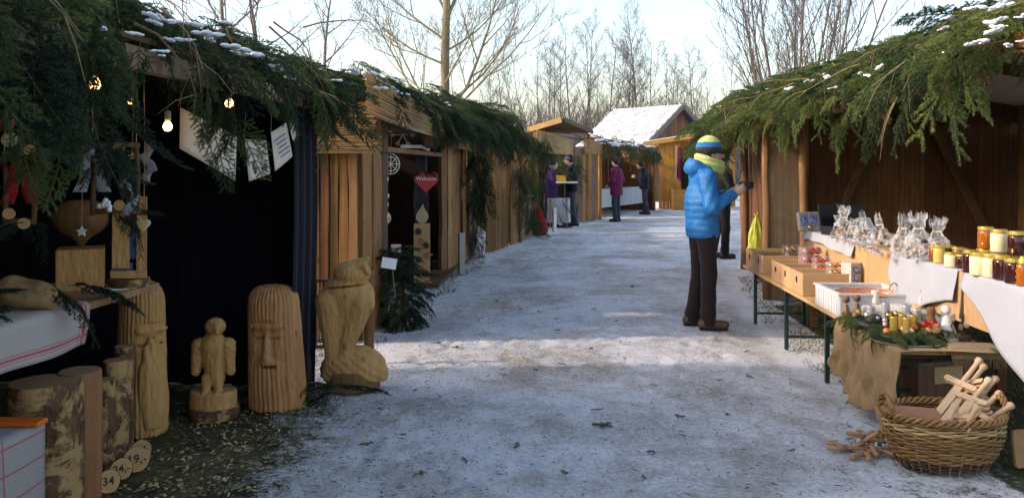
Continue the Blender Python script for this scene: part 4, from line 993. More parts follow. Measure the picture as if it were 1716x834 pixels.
def house():
    A, B = at(1145, 178, 36), at(1030, 181, 39); B.z = A.z
    u = (B - A); u.z = 0; u.normalize(); L = (B - A).length; v = Vector((u.y, -u.x, 0)) if Vector((u.y, -u.x, 0)).dot(Vector((0, -1, 0))) > 0 else Vector((-u.y, u.x, 0))
    W_ = 2.3; ze = 2.42; t = thing('snow_roofed_house', 'small brown plank house with a snow dusted slate roof behind the stalls', 'house', ((A + B) / 2).xy.to_3d())
    gA, gB = A - u * -.25, B - u * .25
    rfh = None
    for sgn in (1, -1):
        e0, e1 = A + v * W_ * 1.08 * sgn, B + v * W_ * 1.08 * sgn; e0.z = e1.z = ze - .12
        q = [e0, e1, B.copy(), A.copy()] if sgn == 1 else [A.copy(), B.copy(), e1, e0]
        o = roof_board(rfh or t, q, .06, plain('roof_underlay', (.05, .05, .055), .8), 'roof' if rfh is None else 'roof_slope'); rfh = rfh or o
    # rows of slates, snow lying on them
    tm = NT('snowy_slate'); no = tm.noise(tm.coord((1, 1, 1)), 6, 5, .7); inf = tm.n('ObjectInfo')
    nn = tm.math('ADD', no, tm.math('MULTIPLY', inf.outputs['Random'], .16))
    tm.set('Base Color', tm.ramp(nn, [(.40, (.10, .105, .115)), (.52, (.44, .46, .49)), (.8, (.54, .56, .59))])); tm.set('Roughness', .8)
    e0 = A + v * W_ * 1.1; e0.z = ze - .12; sl = (e0 - A); rows = 14; cols = 17
    nrm = u.cross(sl).normalized(); nrm = nrm if nrm.z > 0 else -nrm
    tw, th_ = L / cols, sl.length / rows; m = MB(); m.box((0, 0, 0), (tw * .92, th_ * .84, .03)); me = m.mesh('slate'); me.materials.append(tm.m)
    q3 = Matrix((u, sl.normalized(), u.cross(sl.normalized()))).transposed()
    for r in range(rows):
        for c in range(cols):
            p = A + u * tw * (c + .5 + (.25 if r % 2 else -.0) - .12) + sl * ((r + .5) / rows) + nrm * (.075 + rnd.uniform(0, .012))
            o = obj('slate', me, None, rfh, p, world=True); o.rotation_euler = (q3 @ Matrix.Rotation(R(-3 + rnd.uniform(-.5, .5)), 3, 'X')).to_euler()
    # gable boards
    n = 18
    for i in range(n):
        s0 = -W_ * .93 + 2 * W_ * .93 * i / n; s1 = s0 + 2 * W_ * .93 / n - .012; sm = (s0 + s1) / 2
        top = A.z - .08 - (A.z - ze) * abs(sm) / W_; c = A + u * .3 + v * sm
        me2 = plank_mesh(s1 - s0, .03, top, .02); obj('gable_board', me2, M['house_plank'], t, (c.x, c.y, 0), (0, 0, math.atan2(v.y, v.x)), world=True)
    for sgn in (1, -1):
        e = A + v * W_ * 1.12 * sgn; e.z = ze - .16; beam(rfh, A - u * .03 + Vector((0, 0, .02)), e - u * .03, .05, .2, plain('weathered_verge', (.17, .14, .12), .8), 'verge_board')
    wa, wb = A + v * W_ * .95 + u * .3, B + v * W_ * .95; wall(t, (wa.x, wa.y), (wb.x, wb.y), 0, ze - .2, M['house_plank'], wr=(.22, .26))
house()

# ------------------------------------------------------------------ right stall
R1 = thing('market_stall', 'nearest right stall, brown plank end wall and fir covered roof over the honey counter', 'market stall', (3.2, 6.4, 0))
wall(R1, (2.62, 9.42), (5.04, 9.42), 0, 2.45, M['brown'], wr=(.2, .34), gap=.003, waney=.004)
obj('wall_panel', plank_mesh(.37, .03, 1.95, .03), M['grey_plank'], R1, (2.43, 9.34, .0), world=True)  # same wall; daylight beyond the roof shade is put into this paler plank colour
post(R1, (2.23, 9.36, 0), 2.0, .05, M['log_post']); post(R1, (2.62, 9.3, 0), 2.2, .05, M['log_post']); post(R1, (4.9, 9.2, 0), 2.1, .08, M['log_post']); post(R1, (4.7, 5.8, 0), 2.0, .07, M['brown'])
wall(R1, (5.0, 9.35), (5.0, 5.9), 0, 1.85, M['brown'], wr=(.2, .34), gap=.02)
beam(R1, (3.05, 9.36, 1.0), (3.52, 9.36, 2.1), .05, .09, M['brown_x'], 'brace'); beam(R1, (3.95, 9.36, 2.0), (4.55, 9.36, .8), .05, .09, M['brown_x'], 'brace'); beam(R1, (2.6, 9.34, 1.98), (4.95, 9.34, 1.98), .07, .1, M['brown_x'], 'rail')
for y in (5.0, 7.2): beam(R1, (1.95, y, 1.95), (2.95, y, 2.38), .06, .09, M['brown_x'], 'rafter'); beam(R1, (2.95, y, 2.38), (5.0, y, 2.05), .06, .09, M['brown_x'], 'rafter')
beam(R1, (2.0, 4.1, 1.88), (2.0, 9.4, 1.90), .07, .08, M['brown_y'], 'eave_beam')
rr = roof_deck(R1, (1.95, 4.0, 1.96), (1.95, 9.45, 1.96), (2.95, 4.0, 2.44), (2.95, 9.45, 2.44), 4, M['brown_y'])
q = [(2.95, 4.0, 2.44), (2.95, 9.45, 2.44), (5.2, 9.45, 2.08), (5.2, 4.0, 2.08)]
tarp = plain('pale_tarp', (.62, .56, .52), .6, var=.08, scale=5); roof_board(R1, q, .012, tarp, 'roof_tarp')
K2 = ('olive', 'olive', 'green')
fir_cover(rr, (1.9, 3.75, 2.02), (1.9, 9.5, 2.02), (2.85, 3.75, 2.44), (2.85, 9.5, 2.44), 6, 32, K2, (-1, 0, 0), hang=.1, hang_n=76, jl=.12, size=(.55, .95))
for (px, py, n, dn) in [(1655, 130, 2, .9), (1590, 130, 2, .7), (1420, 190, 3, .6), (1480, 180, 3, .6), (1330, 205, 4, .6)]:
    f = (px - 858) / 1400; Y = (1.9 + f * .1) / (f - .062)
    for k in range(n): branch(rr, (1.86, Y + rnd.uniform(-.08, .08), 1.45 - (py - 280) / 1400 * Y + rnd.uniform(-.05, .05)), (-.2, rnd.uniform(-.2, .2), -dn), rnd.choice(K2), rnd.uniform(-1.5, 1.5), rnd.uniform(.26, .38))
branch(rr, (1.86, 5.05, 1.87), (-.1, -.1, -1), 'brown', 0, .6)
for (px, py, s) in [(1635, 45, 1.2), (1648, 52, 1.0), (1615, 78, 1.2), (1570, 95, .9), (1640, 60, 1.0), (1665, 83, .8), (1465, 118, 1.0), (1440, 130, .8), (1316, 152, 1.1), (1350, 140, 1.2), (1345, 146, .9), (1385, 152, .9), (1232, 162, .5), (1262, 158, .5), (1200, 180, .4), (1197, 190, .6), (1612, 22, 1.2), (1650, 20, .9), (1560, 55, .7), (1690, 35, .8), (1430, 88, .7)]:
    f = (px - 858) / 1400; X = 1.76; Y = X / (f - .062); snow(rr, (X, Y, min(1.45 - (py - 280) / 1400 * Y - .0, 2.6)), 1.5 + rnd.gauss(0, .25), rnd.uniform(-.25, .1), s * (.75 if px < 1560 else .42)); snow(rr, (X + .06, Y + rnd.uniform(-.2, .2), min(1.45 - (py - 280) / 1400 * Y + .02, 2.6)), 1.5 + rnd.gauss(0, .25), rnd.uniform(-.25, .1), s * (.55 if px < 1560 else .35))
dead_twigs(rr, (1.85, 4.2, 2.0), (1.85, 9.2, 2.0), 16, (-1, 0, 0), (-.05, .18))
m = MB()
for i in range(60): m.tube([(rnd.uniform(-.02, .02), -.65 + rnd.uniform(-.1, .1), rnd.uniform(-.05, .05)), (rnd.uniform(-.03, .03), 0, rnd.uniform(-.05, .05)), (rnd.uniform(-.02, .02), .7 + rnd.uniform(-.1, .1), rnd.uniform(-.05, .05))], .006, 4)
tag(obj('reed_bundle', m, M['reed_z'], rr, (2.06, 3.55, 1.98), (R(6), 0, 0), world=True), kind='stuff')

R2 = thing('market_stall', 'second right stall with brown plank front where the yellow bag hangs', 'market stall', (3.4, 10.9, 0))
wall(R2, (2.36, 9.6), (2.64, 12.05), 0, 2.0, M['brown'], wr=(.2, .3)); wall(R2, (2.7, 12.1), (4.8, 12.1), 0, 2.2, M['brown'], wr=(.2, .3)); wall(R2, (4.9, 9.6), (4.9, 12.1), 0, 2.0, M['brown'], wr=(.3, .4))
post(R2, (2.58, 12.12, 0), 2.0, .065, M['log_post'])
rr2 = roof_deck(R2, (1.98, 9.55, 1.98), (2.1, 12.3, 2.0), (2.95, 9.55, 2.46), (3.05, 12.3, 2.46), 4)
roof_board(R2, [(2.95, 9.55, 2.46), (3.05, 12.3, 2.46), (5.2, 12.3, 2.1), (5.2, 9.55, 2.1)], .02)
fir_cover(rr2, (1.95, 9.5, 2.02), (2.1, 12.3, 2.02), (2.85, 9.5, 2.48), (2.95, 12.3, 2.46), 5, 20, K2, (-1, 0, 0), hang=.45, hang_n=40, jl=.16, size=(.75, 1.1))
fir_cover(rr2, (2.05, 12.25, 2.05), (2.9, 12.3, 2.35), (2.2, 11.6, 2.2), (2.9, 11.6, 2.45), 2, 6, K2, (-.7, .7, 0), hang=.5, hang_n=10, jl=.14, size=(.7, 1.0))
# ------------------------------------------------------------------ goods of the left stall
def uv_grid(me, nu, nv):
    uv = me.uv_layers.new(name='uv'); k = 0
    for j in range(nv):
        for i in range(nu):
            for (a, b) in ((i, j), (i + 1, j), (i + 1, j + 1), (i, j + 1)):
                uv.data[k].uv = (a / nu, b / nv); k += 1
def sheet_obj(name, fn, nu, nv, mat, parent=None, loc=(0, 0, 0), world=True, solid=.004, rot=(0, 0, 0)):
    m = MB(); m.sheet(fn, nu, nv); me = m.mesh(name, True); uv_grid(me, nu, nv)
    return obj(name, me, mat, parent, loc, rot, world=world, solid=solid)
t = thing('trestle_table', 'plank table in the near left stall under a red striped linen cloth', 'table', (-2.4, 2.6, 0))
for i, x in enumerate((-2.12, -2.36, -2.60, -2.84)): beam(t, (x, 1.2, .862 - .001 * (i % 2)), (x, 3.99 if i else 4.03, .862 - .001 * (i % 2)), .235, .032, M['board_y'], 'table_board')
for (x, y) in ((-2.45, 1.5), (-2.45, 3.2), (-2.8, 1.5), (-2.8, 3.2)): beam(t, (x, y, 0), (x, y, .845), .06, .06, M['board_y'], 'leg')
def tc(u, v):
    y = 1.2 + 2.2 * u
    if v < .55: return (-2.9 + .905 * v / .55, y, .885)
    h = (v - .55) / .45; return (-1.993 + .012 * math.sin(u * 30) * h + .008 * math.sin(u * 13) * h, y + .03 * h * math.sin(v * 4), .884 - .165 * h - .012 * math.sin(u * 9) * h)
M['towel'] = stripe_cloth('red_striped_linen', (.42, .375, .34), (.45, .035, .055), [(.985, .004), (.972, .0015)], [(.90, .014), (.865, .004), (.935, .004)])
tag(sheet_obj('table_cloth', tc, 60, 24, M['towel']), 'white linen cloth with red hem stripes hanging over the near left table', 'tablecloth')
t = thing('low_bench', 'low bench under a red checked cloth at the bottom left corner', 'bench', (-2.3, 2.75, 0))
beam(t, (-2.12, 2.2, .455), (-2.12, 3.06, .455), .24, .03, M['board_y'], 'seat'); 
for y in (2.3, 2.95):
    for x in (-2.2, -2.04): beam(t, (x, y, 0), (x, y, .44), .04, .04, M['board_y'], 'leg')
def lc(u, v):
    y = 2.1 + .98 * u
    if v < .25: return (-2.26 + .275 * v / .25, y, .475)
    h = (v - .25) / .75; return (-1.983 + .014 * math.sin(u * 17) * h, y + .02 * h, .474 - .40 * h)
tag(sheet_obj('bench_cloth', lc, 40, 24, M['check']), 'white cloth with red grid lines over the low bench at bottom left', 'tablecloth')
m = MB(); m.box((0, 0, 0), (.34, .07, .02)); tag(obj('orange_tray', m, M['orange_plastic'], None, (-2.13, 3.03, .489), (0, 0, .03), bevel=.006), 'flat orange tray on the red checked cloth at bottom left', 'tray')

def log_thing(name, label, p, r, h, rz=0, split=False, lean=0):
    t = thing(name, label, 'log', (p.x, p.y, 0), rz, 'logs standing by the left stall'); del t['group']
    n = 26; a = [rnd.uniform(0, 6.28) for _ in range(5)]; m = MB()
    def wob(an, z): return 1 + .05 * math.sin(2 * an + a[0]) + .04 * math.sin(3 * an + a[1] + z * 2) + .02 * math.sin(7 * an + a[2] + z * 9) + .012 * math.sin(13 * an + z * 30 + a[3])
    prof = [(r * 1.08, 0.0)] + [(r * (1.05 - .06 * i / 10), h * i / 10) for i in range(1, 10)] + [(r * .99, h - .008), (r * .965, h)]
    m.lathe(prof, n, wob=wob, cap=False); obj('bark', m, M['bark'] if not split else M['slab_pale'], t, (0, 0, 0), (0, lean, 0), smooth=True)
    m = MB(); m.v = [(0, 0, h + .001)] + [(r * .97 * wob(2 * math.pi * k / n, h) * math.cos(2 * math.pi * k / n), r * .97 * wob(2 * math.pi * k / n, h) * math.sin(2 * math.pi * k / n), h + .001) for k in range(n)]
    m.f = [(0, k + 1, (k + 1) % n + 1) for k in range(n)]; m.m = [0] * n; obj('cut_face', m, M['endgrain'], t, (0, 0, 0), (0, lean, 0)); return t
log_thing('bark_log', 'thick dark bark log, leftmost and largest of the standing logs', at(75, 860, 3.50), .135, .555, .3)
log_thing('pale_log', 'pale debarked log with a crack standing beside the thick bark log', at(133, 860, 3.66), .088, .56, 1.0, True)
log_thing('bark_log', 'short bark log just right of the pale debarked log', at(176, 760, 3.95), .042, .45, 2.0)
log_thing('bark_log', 'bark log behind the price discs, second from the bearded carving', at(193, 760, 4.12), .055, .50, 4.0)
log_thing('bark_log', 'slim bark log touching the bearded carving', at(208, 760, 4.3), .045, .53, 5.0)
def price(px, py, r, txt, label, yaw, d):
    p = at(px, py, d); t = thing('price_disc', label, 'price tag', (p.x, p.y, max(.0, r * .05)), yaw, 'wood slice price tags'); del t['group']
    n = 22; m = MB(); a = rnd.uniform(0, 6)
    wob = lambda an, z: 1 + .03 * math.sin(3 * an + a) + .02 * math.sin(5 * an)
    m.lathe([(r, 0), (r * 1.02, .012), (r, .024)], n, wob=wob, cap=False); e = (R(78), 0, 0); c = (0, 0, r)
    obj('bark_rim', m, M['bark'], t, c, e, smooth=True)
    m = MB(); m.lathe([(r * .95, .0245), (r * .95, .026)], n, wob=wob); obj('face', m, M['endgrain_pale'], t, c, e)
    o = obj('number', text_mesh(txt, r * .95, .001, .0006), M['ink'], t, Vector(c) + Euler(e).to_matrix() @ Vector((0, 0, .0275)), e)
price(180, 803, .052, '34', 'wood slice price disc reading 34, nearest to the camera', R(38), 3.72)
price(202, 783, .05, '24,-', 'wood slice price disc reading 24', R(38), 3.88)
price(229, 762, .06, '19,-', 'wood slice price disc reading 19, largest of the four', R(30), 3.98)
price(236, 735, .05, '14', 'wood slice price disc behind the 19 disc', R(30), 4.14)

# ---- carvings
def carved_face(H, rx, ry, fx=.55, hair=True, beard=.5, long_beard=False, lean=0.0, seed=0):
    def f(P):
        x, y, z = P; x = x - lean * (z - H * .5); an = np.arctan2(x, -y)
        k = 1.06 - .16 * z / H; q = (np.sqrt((x / (rx * k)) ** 2 + (y / (ry * k)) ** 2) - 1) * min(rx, ry)
        d = smax(smax(q, z - H, .16 * H), -z, .01)
        fw = rx * fx; s = H / .73
        d = smax(d, -sbox((x, y, z), (0, -ry * 1.12, .41 * s), (fw, ry * .30, .125 * s), .02), .018)
        d = smin(d, cone((x, y, z), (0, -ry * .80, .475 * s), (.004, -ry * 1.02, .315 * s), .012 * s, .026 * s), .016)
        d = smin(d, ell((x, y, z), (0, -ry * .80, .50 * s), (fw * 1.05, .022, .022 * s)), .015)
        for sg in (-1, 1):
            d = smin(d, ell((x, y, z), (sg * fw * .62, -ry * .72, .36 * s), (.03, .025, .05 * s)), .03)
            d = smin(d, ell((x, y, z), (sg * fw * .52, -ry * .80, .433 * s), (.026, .012, .013)), .008)
            d = smax(d, -sbox((x, y, z), (sg * fw * .52, -ry * .92, .432 * s), (.030, .032, .0065)), .004)
        bz = .275 * s
        b = ell((x, y, z), (0, -ry * .66, bz * .55), (fw * 1.25, ry * .46, bz * .62)); d = smin(d, b, .025)
        d = smin(d, ell((x, y, z), (0, -ry * .97, bz + .012 * s), (fw * .6, .022, .016)), .02)
        d = smax(d, -sbox((x, y, z), (.005, -ry * 1.08, bz - .008), (fw * .5, .05, .009)), .005)
        face = (np.abs(x) < fw * 1.02) & (z > .285 * s) & (z < .53 * s) & (y < 0)
        g = np.abs(np.sin(an * 17 + 1.5 * noise(x, y, z * .5, 22, seed))) * .009 + noise(x, y, z * .22, 150, 4 + seed) * .003
        g = np.where(face, noise(x, y, z, 60, 7) * .0010, -g + .005)
        return d + g
    return nets(f, (-rx * 1.35, -ry * 1.6, -.02), (rx * 1.35, ry * 1.3, H + .03), .006, 'carving')
p = gp(462, 678); t = thing('log_carving', 'carved log head with fringe, slit eyes, moustache and beard standing before the navy cloth', 'wood carving', (p.x, p.y, 0), TH - .12)
obj('carving', carved_face(.73, .165, .15, lean=-.045), M['carve'], t)
p = gp(238, 722); t = thing('log_carving', 'tall carved log of a man with a long pointed beard beside the bark logs', 'wood carving', (p.x, p.y, 0), TH + R(48))
obj('carving', carved_face(.83, .125, .125, fx=.62, lean=.0, seed=5), M['carve'], t)
def beard_piece(P):
    x, y, z = P; d = smax(ell(P, (0, -.02, .22), (.07, .04, .26)), -(z - .0), .01); return d + np.abs(np.sin(x * 90 + noise(x, y, z, 14, 2) * 2)) * -.004
obj('beard', nets(beard_piece, (-.1, -.08, -.03), (.1, .06, .5), .007), M['carve'], t, (0, -.105, .04))
def owl(P):
    x, y, z = P; xc = x - .02
    d = cone(P, (.02, .01, .56), (-.03, .0, .20), .15, .07, sy=.82)
    for cx, tx, r in ((-.075, -.062, .078), (.10, -.012, .082)):
        wv = cone(P, (cx, -.055, .53), (tx, -.05, .10), r, .022, sy=.75) - .003 * np.abs(np.sin((x - tx) * 95 / (.35 + z))) * (z < .5); d = smin(d, wv, .010)
    d = smin(d, cone(P, (-.04, -.03, .22), (-.075, -.05, .03), .05, .04, sy=.6), .025)
    hd = smin(ell(P, (.045, .0, .715), (.105, .10, .088)), cone(P, (.075, -.02, .765), (.13, -.035, .815), .05, .022), .03)
    d = smin(d, hd, .018); d = smax(d, -(np.abs(z - .638 - (x - .04) * .12) - .004 + np.clip(.10 - np.abs(y + .12), -1, 0) * 0 + np.clip(y + .03, 0, 1)), .012)
    d = smin(d, cone(P, (.125, -.06, .765), (.152, -.07, .715), .026, .008), .012); d = smax(d, -ell(P, (.09, -.098, .755), (.03, .02, .008)), .008)
    mound = smax(ell(P, (.05, .02, .04), (.20, .15, .19)), -z, .01) + noise(x, y, z, 34, 9) * .007 + noise(x, y, z, 13, 12) * .016 + .006 * np.abs(np.sin(x * 50 + z * 60))
    return smin(d, mound, .015) + noise(x, y, z, 130, 6) * .0012 + noise(x, y, z * .4, 60, 2) * .002
p = gp(577, 650); t = thing('carved_owl', 'tall carved bird of prey with folded wings on a wooden mound, at the corner of the slab plank stall', 'wood carving', (p.x, p.y, 0), TH)
t['label'] = 'tall carved owl with folded wings on a wooden mound beside the path'
obj('carving', nets(owl, (-.24, -.24, -.02), (.28, .22, .88), .0065), M['carve'], t, (0, 0, .06)).scale = (1.16, 1.08, .97)
obj('stump', nets(lambda P: smax(smax(ell(P, (.06, .0, 0), (.175, .15, .4)), P[2] - .13, .012), -P[2], .01) + noise(*P, 16, 3) * .008, (-.16, -.2, -.02), (.27, .2, .16), .011), M['carve_bark'], t)
post(t, (.15, .07, .06), .70, .035, M['carve_bark'], world=False, name='back_trunk')
def bird(P):
    x, y, z = P
    d = cone(P, (.0, 0, .375), (.012, 0, .20), .082, .055, sy=.9)
    for sg in (-1, 1):
        d = smin(d, cone(P, (sg * .082, .0, .385), (sg * .098, -.01, .235), .042, .026, sy=1.1) - .003 * np.abs(np.sin(z * 80 + x * 60)), .009)
        d = smin(d, cone(P, (sg * .035, -.02, .20), (sg * .034, -.035, .125), .030, .022), .012); d = smin(d, cone(P, (sg * .034, -.035, .13), (sg * .036, -.085, .12), .018, .012), .01)
    hd = smin(ell(P, (.012, -.01, .495), (.058, .066, .052)), cone(P, (.03, -.06, .502), (.045, -.098, .468), .022, .007), .012); d = smin(d, hd, .02)
    d = smax(d, -ell(P, (-.012, -.078, .51), (.02, .02, .007)), .006); d = smax(d, -ell(P, (.062, -.05, .51), (.012, .03, .007)), .006); d = smax(d, -sbox(P, (.012, -.09, .3), (.002, .03, .1)), .003)
    base = smax(smax(np.sqrt((x / 1.15) ** 2 + (y / .9) ** 2) - .115, z - .125, .01), -z, .01)
    return smin(d, base, .010) + noise(x, y, z, 45, 3) * .003 + noise(x, y, z * .4, 110, 7) * .002
p = gp(358, 697); t = thing('carved_bird', 'small carved bird of prey on a low round base before the navy cloth', 'wood carving', (p.x, p.y, 0), TH + .1)
obj('carving', nets(bird, (-.18, -.16, -.02), (.18, .15, .58), .0065), M['carve'], t, (0, 0, .03))
m = MB(); m.lathe([(.14, 0), (.145, .03), (.14, .06)], 20, wob=lambda a, z: 1 + .04 * math.sin(3 * a)); obj('bark_base', m, M['bark'], t, smooth=False)
p = gp(548, 676); t = thing('fir_bough', 'dark fir bough lying on the ground before the carved owl', 'fir branch', (p.x, p.y, .02))
for k in range(5): branch(t, (rnd.uniform(-.12, .1), rnd.uniform(-.05, .05), .03 + .02 * k), (rnd.choice((-1, 1)), rnd.uniform(-.6, .3), .15), 'deep', rnd.uniform(-.4, .4), rnd.uniform(.4, .6), world=False)
t = thing('iron_stand', 'black iron stand half hidden behind the carved owl', 'stand', (-1.78, 6.1, 0)); c = at(536, 480, 6.15)
for dx in (-.09, -.03, .03, .09): beam(t, (c.x + dx, c.y, .12), (c.x + dx, c.y, .62), .015, .015, M['black_metal'], 'bar')
beam(t, (c.x - .11, c.y, .615), (c.x + .11, c.y, .615), .03, .02, M['black_metal'], 'rail'); beam(t, (c.x - .11, c.y, .13), (c.x + .11, c.y, .13), .03, .02, M['black_metal'], 'rail')
for dx in (-.1, .1): beam(t, (c.x + dx, c.y, 0), (c.x + dx, c.y, .64), .022, .022, M['black_metal'], 'leg')

# ---- on the table
p = at(136, 470, 3.95); m = MB()
t = thing('wooden_box', 'square wooden box on the left table carrying the heart shaped bowl', 'box', (p.x, p.y, .879), .5)
for (c, s) in (((0, -.095, .095), (.2, .014, .19)), ((0, .095, .095), (.2, .014, .19)), ((-.093, 0, .095), (.014, .174, .19)), ((.093, 0, .095), (.014, .174, .19)), ((0, 0, .183), (.17, .17, .012))):
    m = MB(); m.box(c, s); obj('board', m, M['carve'], t)
def hb(P):
    x, y, z = P; return smin(smin(ell(P, (-.05, 0, .13), (.075, .075, .075)), ell(P, (.05, 0, .13), (.075, .075, .075)), .04), cone(P, (0, 0, .11), (0, 0, .01), .09, .02), .05)
tag(obj('heart_vase', nets(hb, (-.16, -.12, -.03), (.16, .12, .24), .009), M['carve_bark'], None, (p.x, p.y, 1.082), (0, 0, .3)), 'brown heart shaped wooden vase on top of the wooden box', 'vase')
p = at(216, 470, 4.0); t = thing('nativity_carving', 'split log nativity shrine with red and blue painted niche on a bark slice', 'wood carving', (p.x, p.y, .879), TH + .35)
m = MB(); m.lathe([(.09, 0), (.095, .02), (.09, .04)], 20, wob=lambda a, z: 1 + .05 * math.sin(3 * a)); obj('bark_slice', m, M['bark'], t)
for (c, s, mt) in (((-.035, 0, .23), (.075, .055, .28), 'carve'), ((.055, 0, .235), (.045, .055, .39), 'carve'), ((0, 0, .06), (.155, .06, .035), 'carve'), ((.015, .02, .36), (.03, .012, .14), 'red'), ((.015, .02, .21), (.03, .012, .16), 'blue_paint'), ((-.03, .01, .095), (.09, .02, .03), 'blue_paint')):
    m = MB(); m.box(c, s, jit=.004); obj('block' if mt == 'carve' else 'painted_niche', m, M[mt], t, bevel=.003 if mt == 'carve' else 0)
def heart_outline(s, n=28):
    return [(s * .0625 * 16 * math.sin(a) ** 3 * .5, s * .0625 * (13 * math.cos(a) - 5 * math.cos(2 * a) - 2 * math.cos(3 * a) - math.cos(4 * a)) * .5) for a in [2 * math.pi * i / n for i in range(n)]]
m = MB(); m.prism(heart_outline(.055), -.004, .004); obj('felt_heart', m, M['felt_black'], t, (.01, -.033, .32))
sp = at(180, 481, 3.9); m = MB(); m.box((0, 0, 0), (.17, .12, .002)); tag(obj('paper_sheet', m, M['white_paper'], None, (sp.x, sp.y, .881), (0, 0, .6)), 'loose white sheet of paper on the left table', 'paper')
p = at(45, 480, 3.3); tag(obj('driftwood', nets(lambda P: smin(cone(P, (-.07, 0, .05), (.05, 0, .05), .06, .045), cone(P, (.03, 0, .06), (.1, -.02, .02), .04, .02), .03) + noise(*P, 40, 2) * .008, (-.16, -.1, -.03), (.16, .1, .14), .009), M['rock'], None, (p.x, p.y, .90), (0, .25, .4)), 'gnarled brown root lying among fir boughs on the left table', 'driftwood')
t = thing('fir_bough', 'dark fir boughs spread over the cloth on the left table', 'fir branch', (-2.2, 3.1, .89))
for k in range(16): branch(t, (-2.3 + rnd.uniform(-.3, .2), 2.7 + rnd.uniform(-.3, .8), .93 + rnd.uniform(0, .05)), (rnd.uniform(.2, 1), rnd.uniform(-.5, .8), .1), 'deep', rnd.uniform(-.5, .5), rnd.uniform(.4, .6))

# ---- hanging things
M['lace'] = cloth('silver_lace', (.30, .30, .33), weave=120, var=.4)
def cord(p, top, r=.0018, mat='rope', parent=None):
    m = MB(); m.tube([(0, 0, 0), (.003, .003, (top - p[2]) * .5), (0, 0, top - p[2])], r, 4); return obj('cord', m, M[mat], parent, p, world=True)
for (px, py, d, l) in [(159, 141, 3.2, 'glowing bulb nearest the camera under the left fir eave'), (219, 168, 3.7, 'small glowing bulb half hidden by fir, second from the left'), (281, 212, 4.0, 'lowest glowing bulb, above the navy cloth'), (384, 173, 4.25, 'glowing bulb above the hanging paper signs')]:
    p = at(px, py, d); s = .6 if px == 219 else .75
    t = thing('light_bulb', l, 'light bulb', p); m = MB(); m.lathe([(.003, -.03), (.018, -.026), (.027, -.01), (.028, .005), (.02, .022), (.012, .032)], 14); o = obj('bulb', m, M['bulb'], t, smooth=True); o.scale = (s,) * 3
    m = MB(); m.lathe([(.013, .028), (.015, .035), (.015, .07), (.006, .078)], 12); obj('socket', m, M['socket'], t, smooth=True); cord(p + Vector((0, 0, .07)), 1.93, .003, 'black_metal', t)
def bow(parent, p, mat, s=.08, rot=0):
    m = MB()
    for sg in (-1, 1):
        m.sheet(lambda u, v: (sg * s * (.1 + .9 * math.sin(u * math.pi) * .8), s * .75 * (v - .5) + .02 * math.sin(u * 6 + v * 3), s * .5 * math.sin(u * 2 * math.pi) * .5), 10, 4)
        m.sheet(lambda u, v: (sg * s * (.15 + .35 * u + .06 * math.sin(u * 7)) + s * (.34 + .25 * u) * (v - .5), .02 * math.sin(u * 9 + sg + v * 2), -s * 1.9 * u), 10, 3)
    m.ball((0, 0, 0), (s * .16, s * .16, s * .16), 8, 5); return obj('ribbon_bow', m, M[mat], parent, p, (0, 0, rot), world=True, smooth=True, solid=.0015)
def stick_frame(label, px, py, d, w_, h, bowmat, bpos, extras):
    c = at(px, py, d); t = thing('hanging_decoration', label, 'decoration', c - Vector((0, 0, h / 2))); ax = Vector((.75, .66, 0))
    for (a, b) in (((-1, -1), (-1, 1)), ((1, -1), (1, 1)), ((-1.15, .9), (1.15, .95)), ((-1.1, -.9), (1.1, -.95))):
        m = MB(); p0 = ax * a[0] * w_ / 2 + Vector((0, 0, a[1] * h / 2)); p1 = ax * b[0] * w_ / 2 + Vector((0, 0, b[1] * h / 2)); m.tube([p0, p0.lerp(p1, .5) + Vector((.008, 0, .005)), p1], .011, 7); obj('stick', m, M['bark_edge'], t, c, world=True, smooth=True)
    bow(t, c + Vector((bpos[0] * ax.x, bpos[0] * ax.y - .03, bpos[1])), bowmat, .085, .6)
    for (dx, dz) in extras:
        m = MB(); m.lathe([(.022, -.006), (.022, .006)], 14); obj('wood_slice', m, M['endgrain_pale'], t, c + Vector((dx * ax.x, dx * ax.y - .025, dz)), (R(80), 0, .5), world=True)
    for k in range(7): branch(t, c + Vector((ax.x * rnd.uniform(-.6, .6) * w_, ax.y * rnd.uniform(-.6, .6) * w_, rnd.choice((-1, 1)) * h * .45)), (rnd.uniform(-1, 1), rnd.uniform(-1, 1), rnd.uniform(-.6, .2)), 'deep', 0, .3)
    cord(c + ax * -w_ / 2 + Vector((0, 0, h / 2)), 1.95, parent=t); cord(c + ax * w_ / 2 + Vector((0, 0, h / 2)), 1.95, parent=t); return t, c, ax
t, c, ax = stick_frame('hanging stick frame with a red ribbon bow at the far left', 32, 315, 3.3, .10, .29, 'red_fabric', (.02, .1), [(.05, .15), (.03, -.14), (-.02, -.1)])
t, c, ax = stick_frame('hanging stick frame with a pale silver ribbon bow above the left table', 192, 300, 3.5, .17, .30, 'lace', (-.07, .11), [(.03, .13), (.03, -.11)])
for k in range(9): 
    m = MB(); m.ball((0, 0, 0), .011, 8, 6); obj('pearl', m, M['berry'], t, at(175 + rnd.uniform(-9, 9), 343 + rnd.uniform(-10, 12), 3.4), world=True, smooth=True)
sheet_obj('lace_ribbon', lambda u, v: (.022 * math.sin(u * 11) + .05 * u + .03 * (v - .5) * (1 + .4 * math.sin(u * 30)), .02 * math.cos(u * 11) + .01 * math.sin(v * 4 + u * 20), -.22 * u + .012 * math.sin(v * 3 + u * 25)), 40, 4, M['lace'], t, at(205, 270, 3.45), solid=.001)
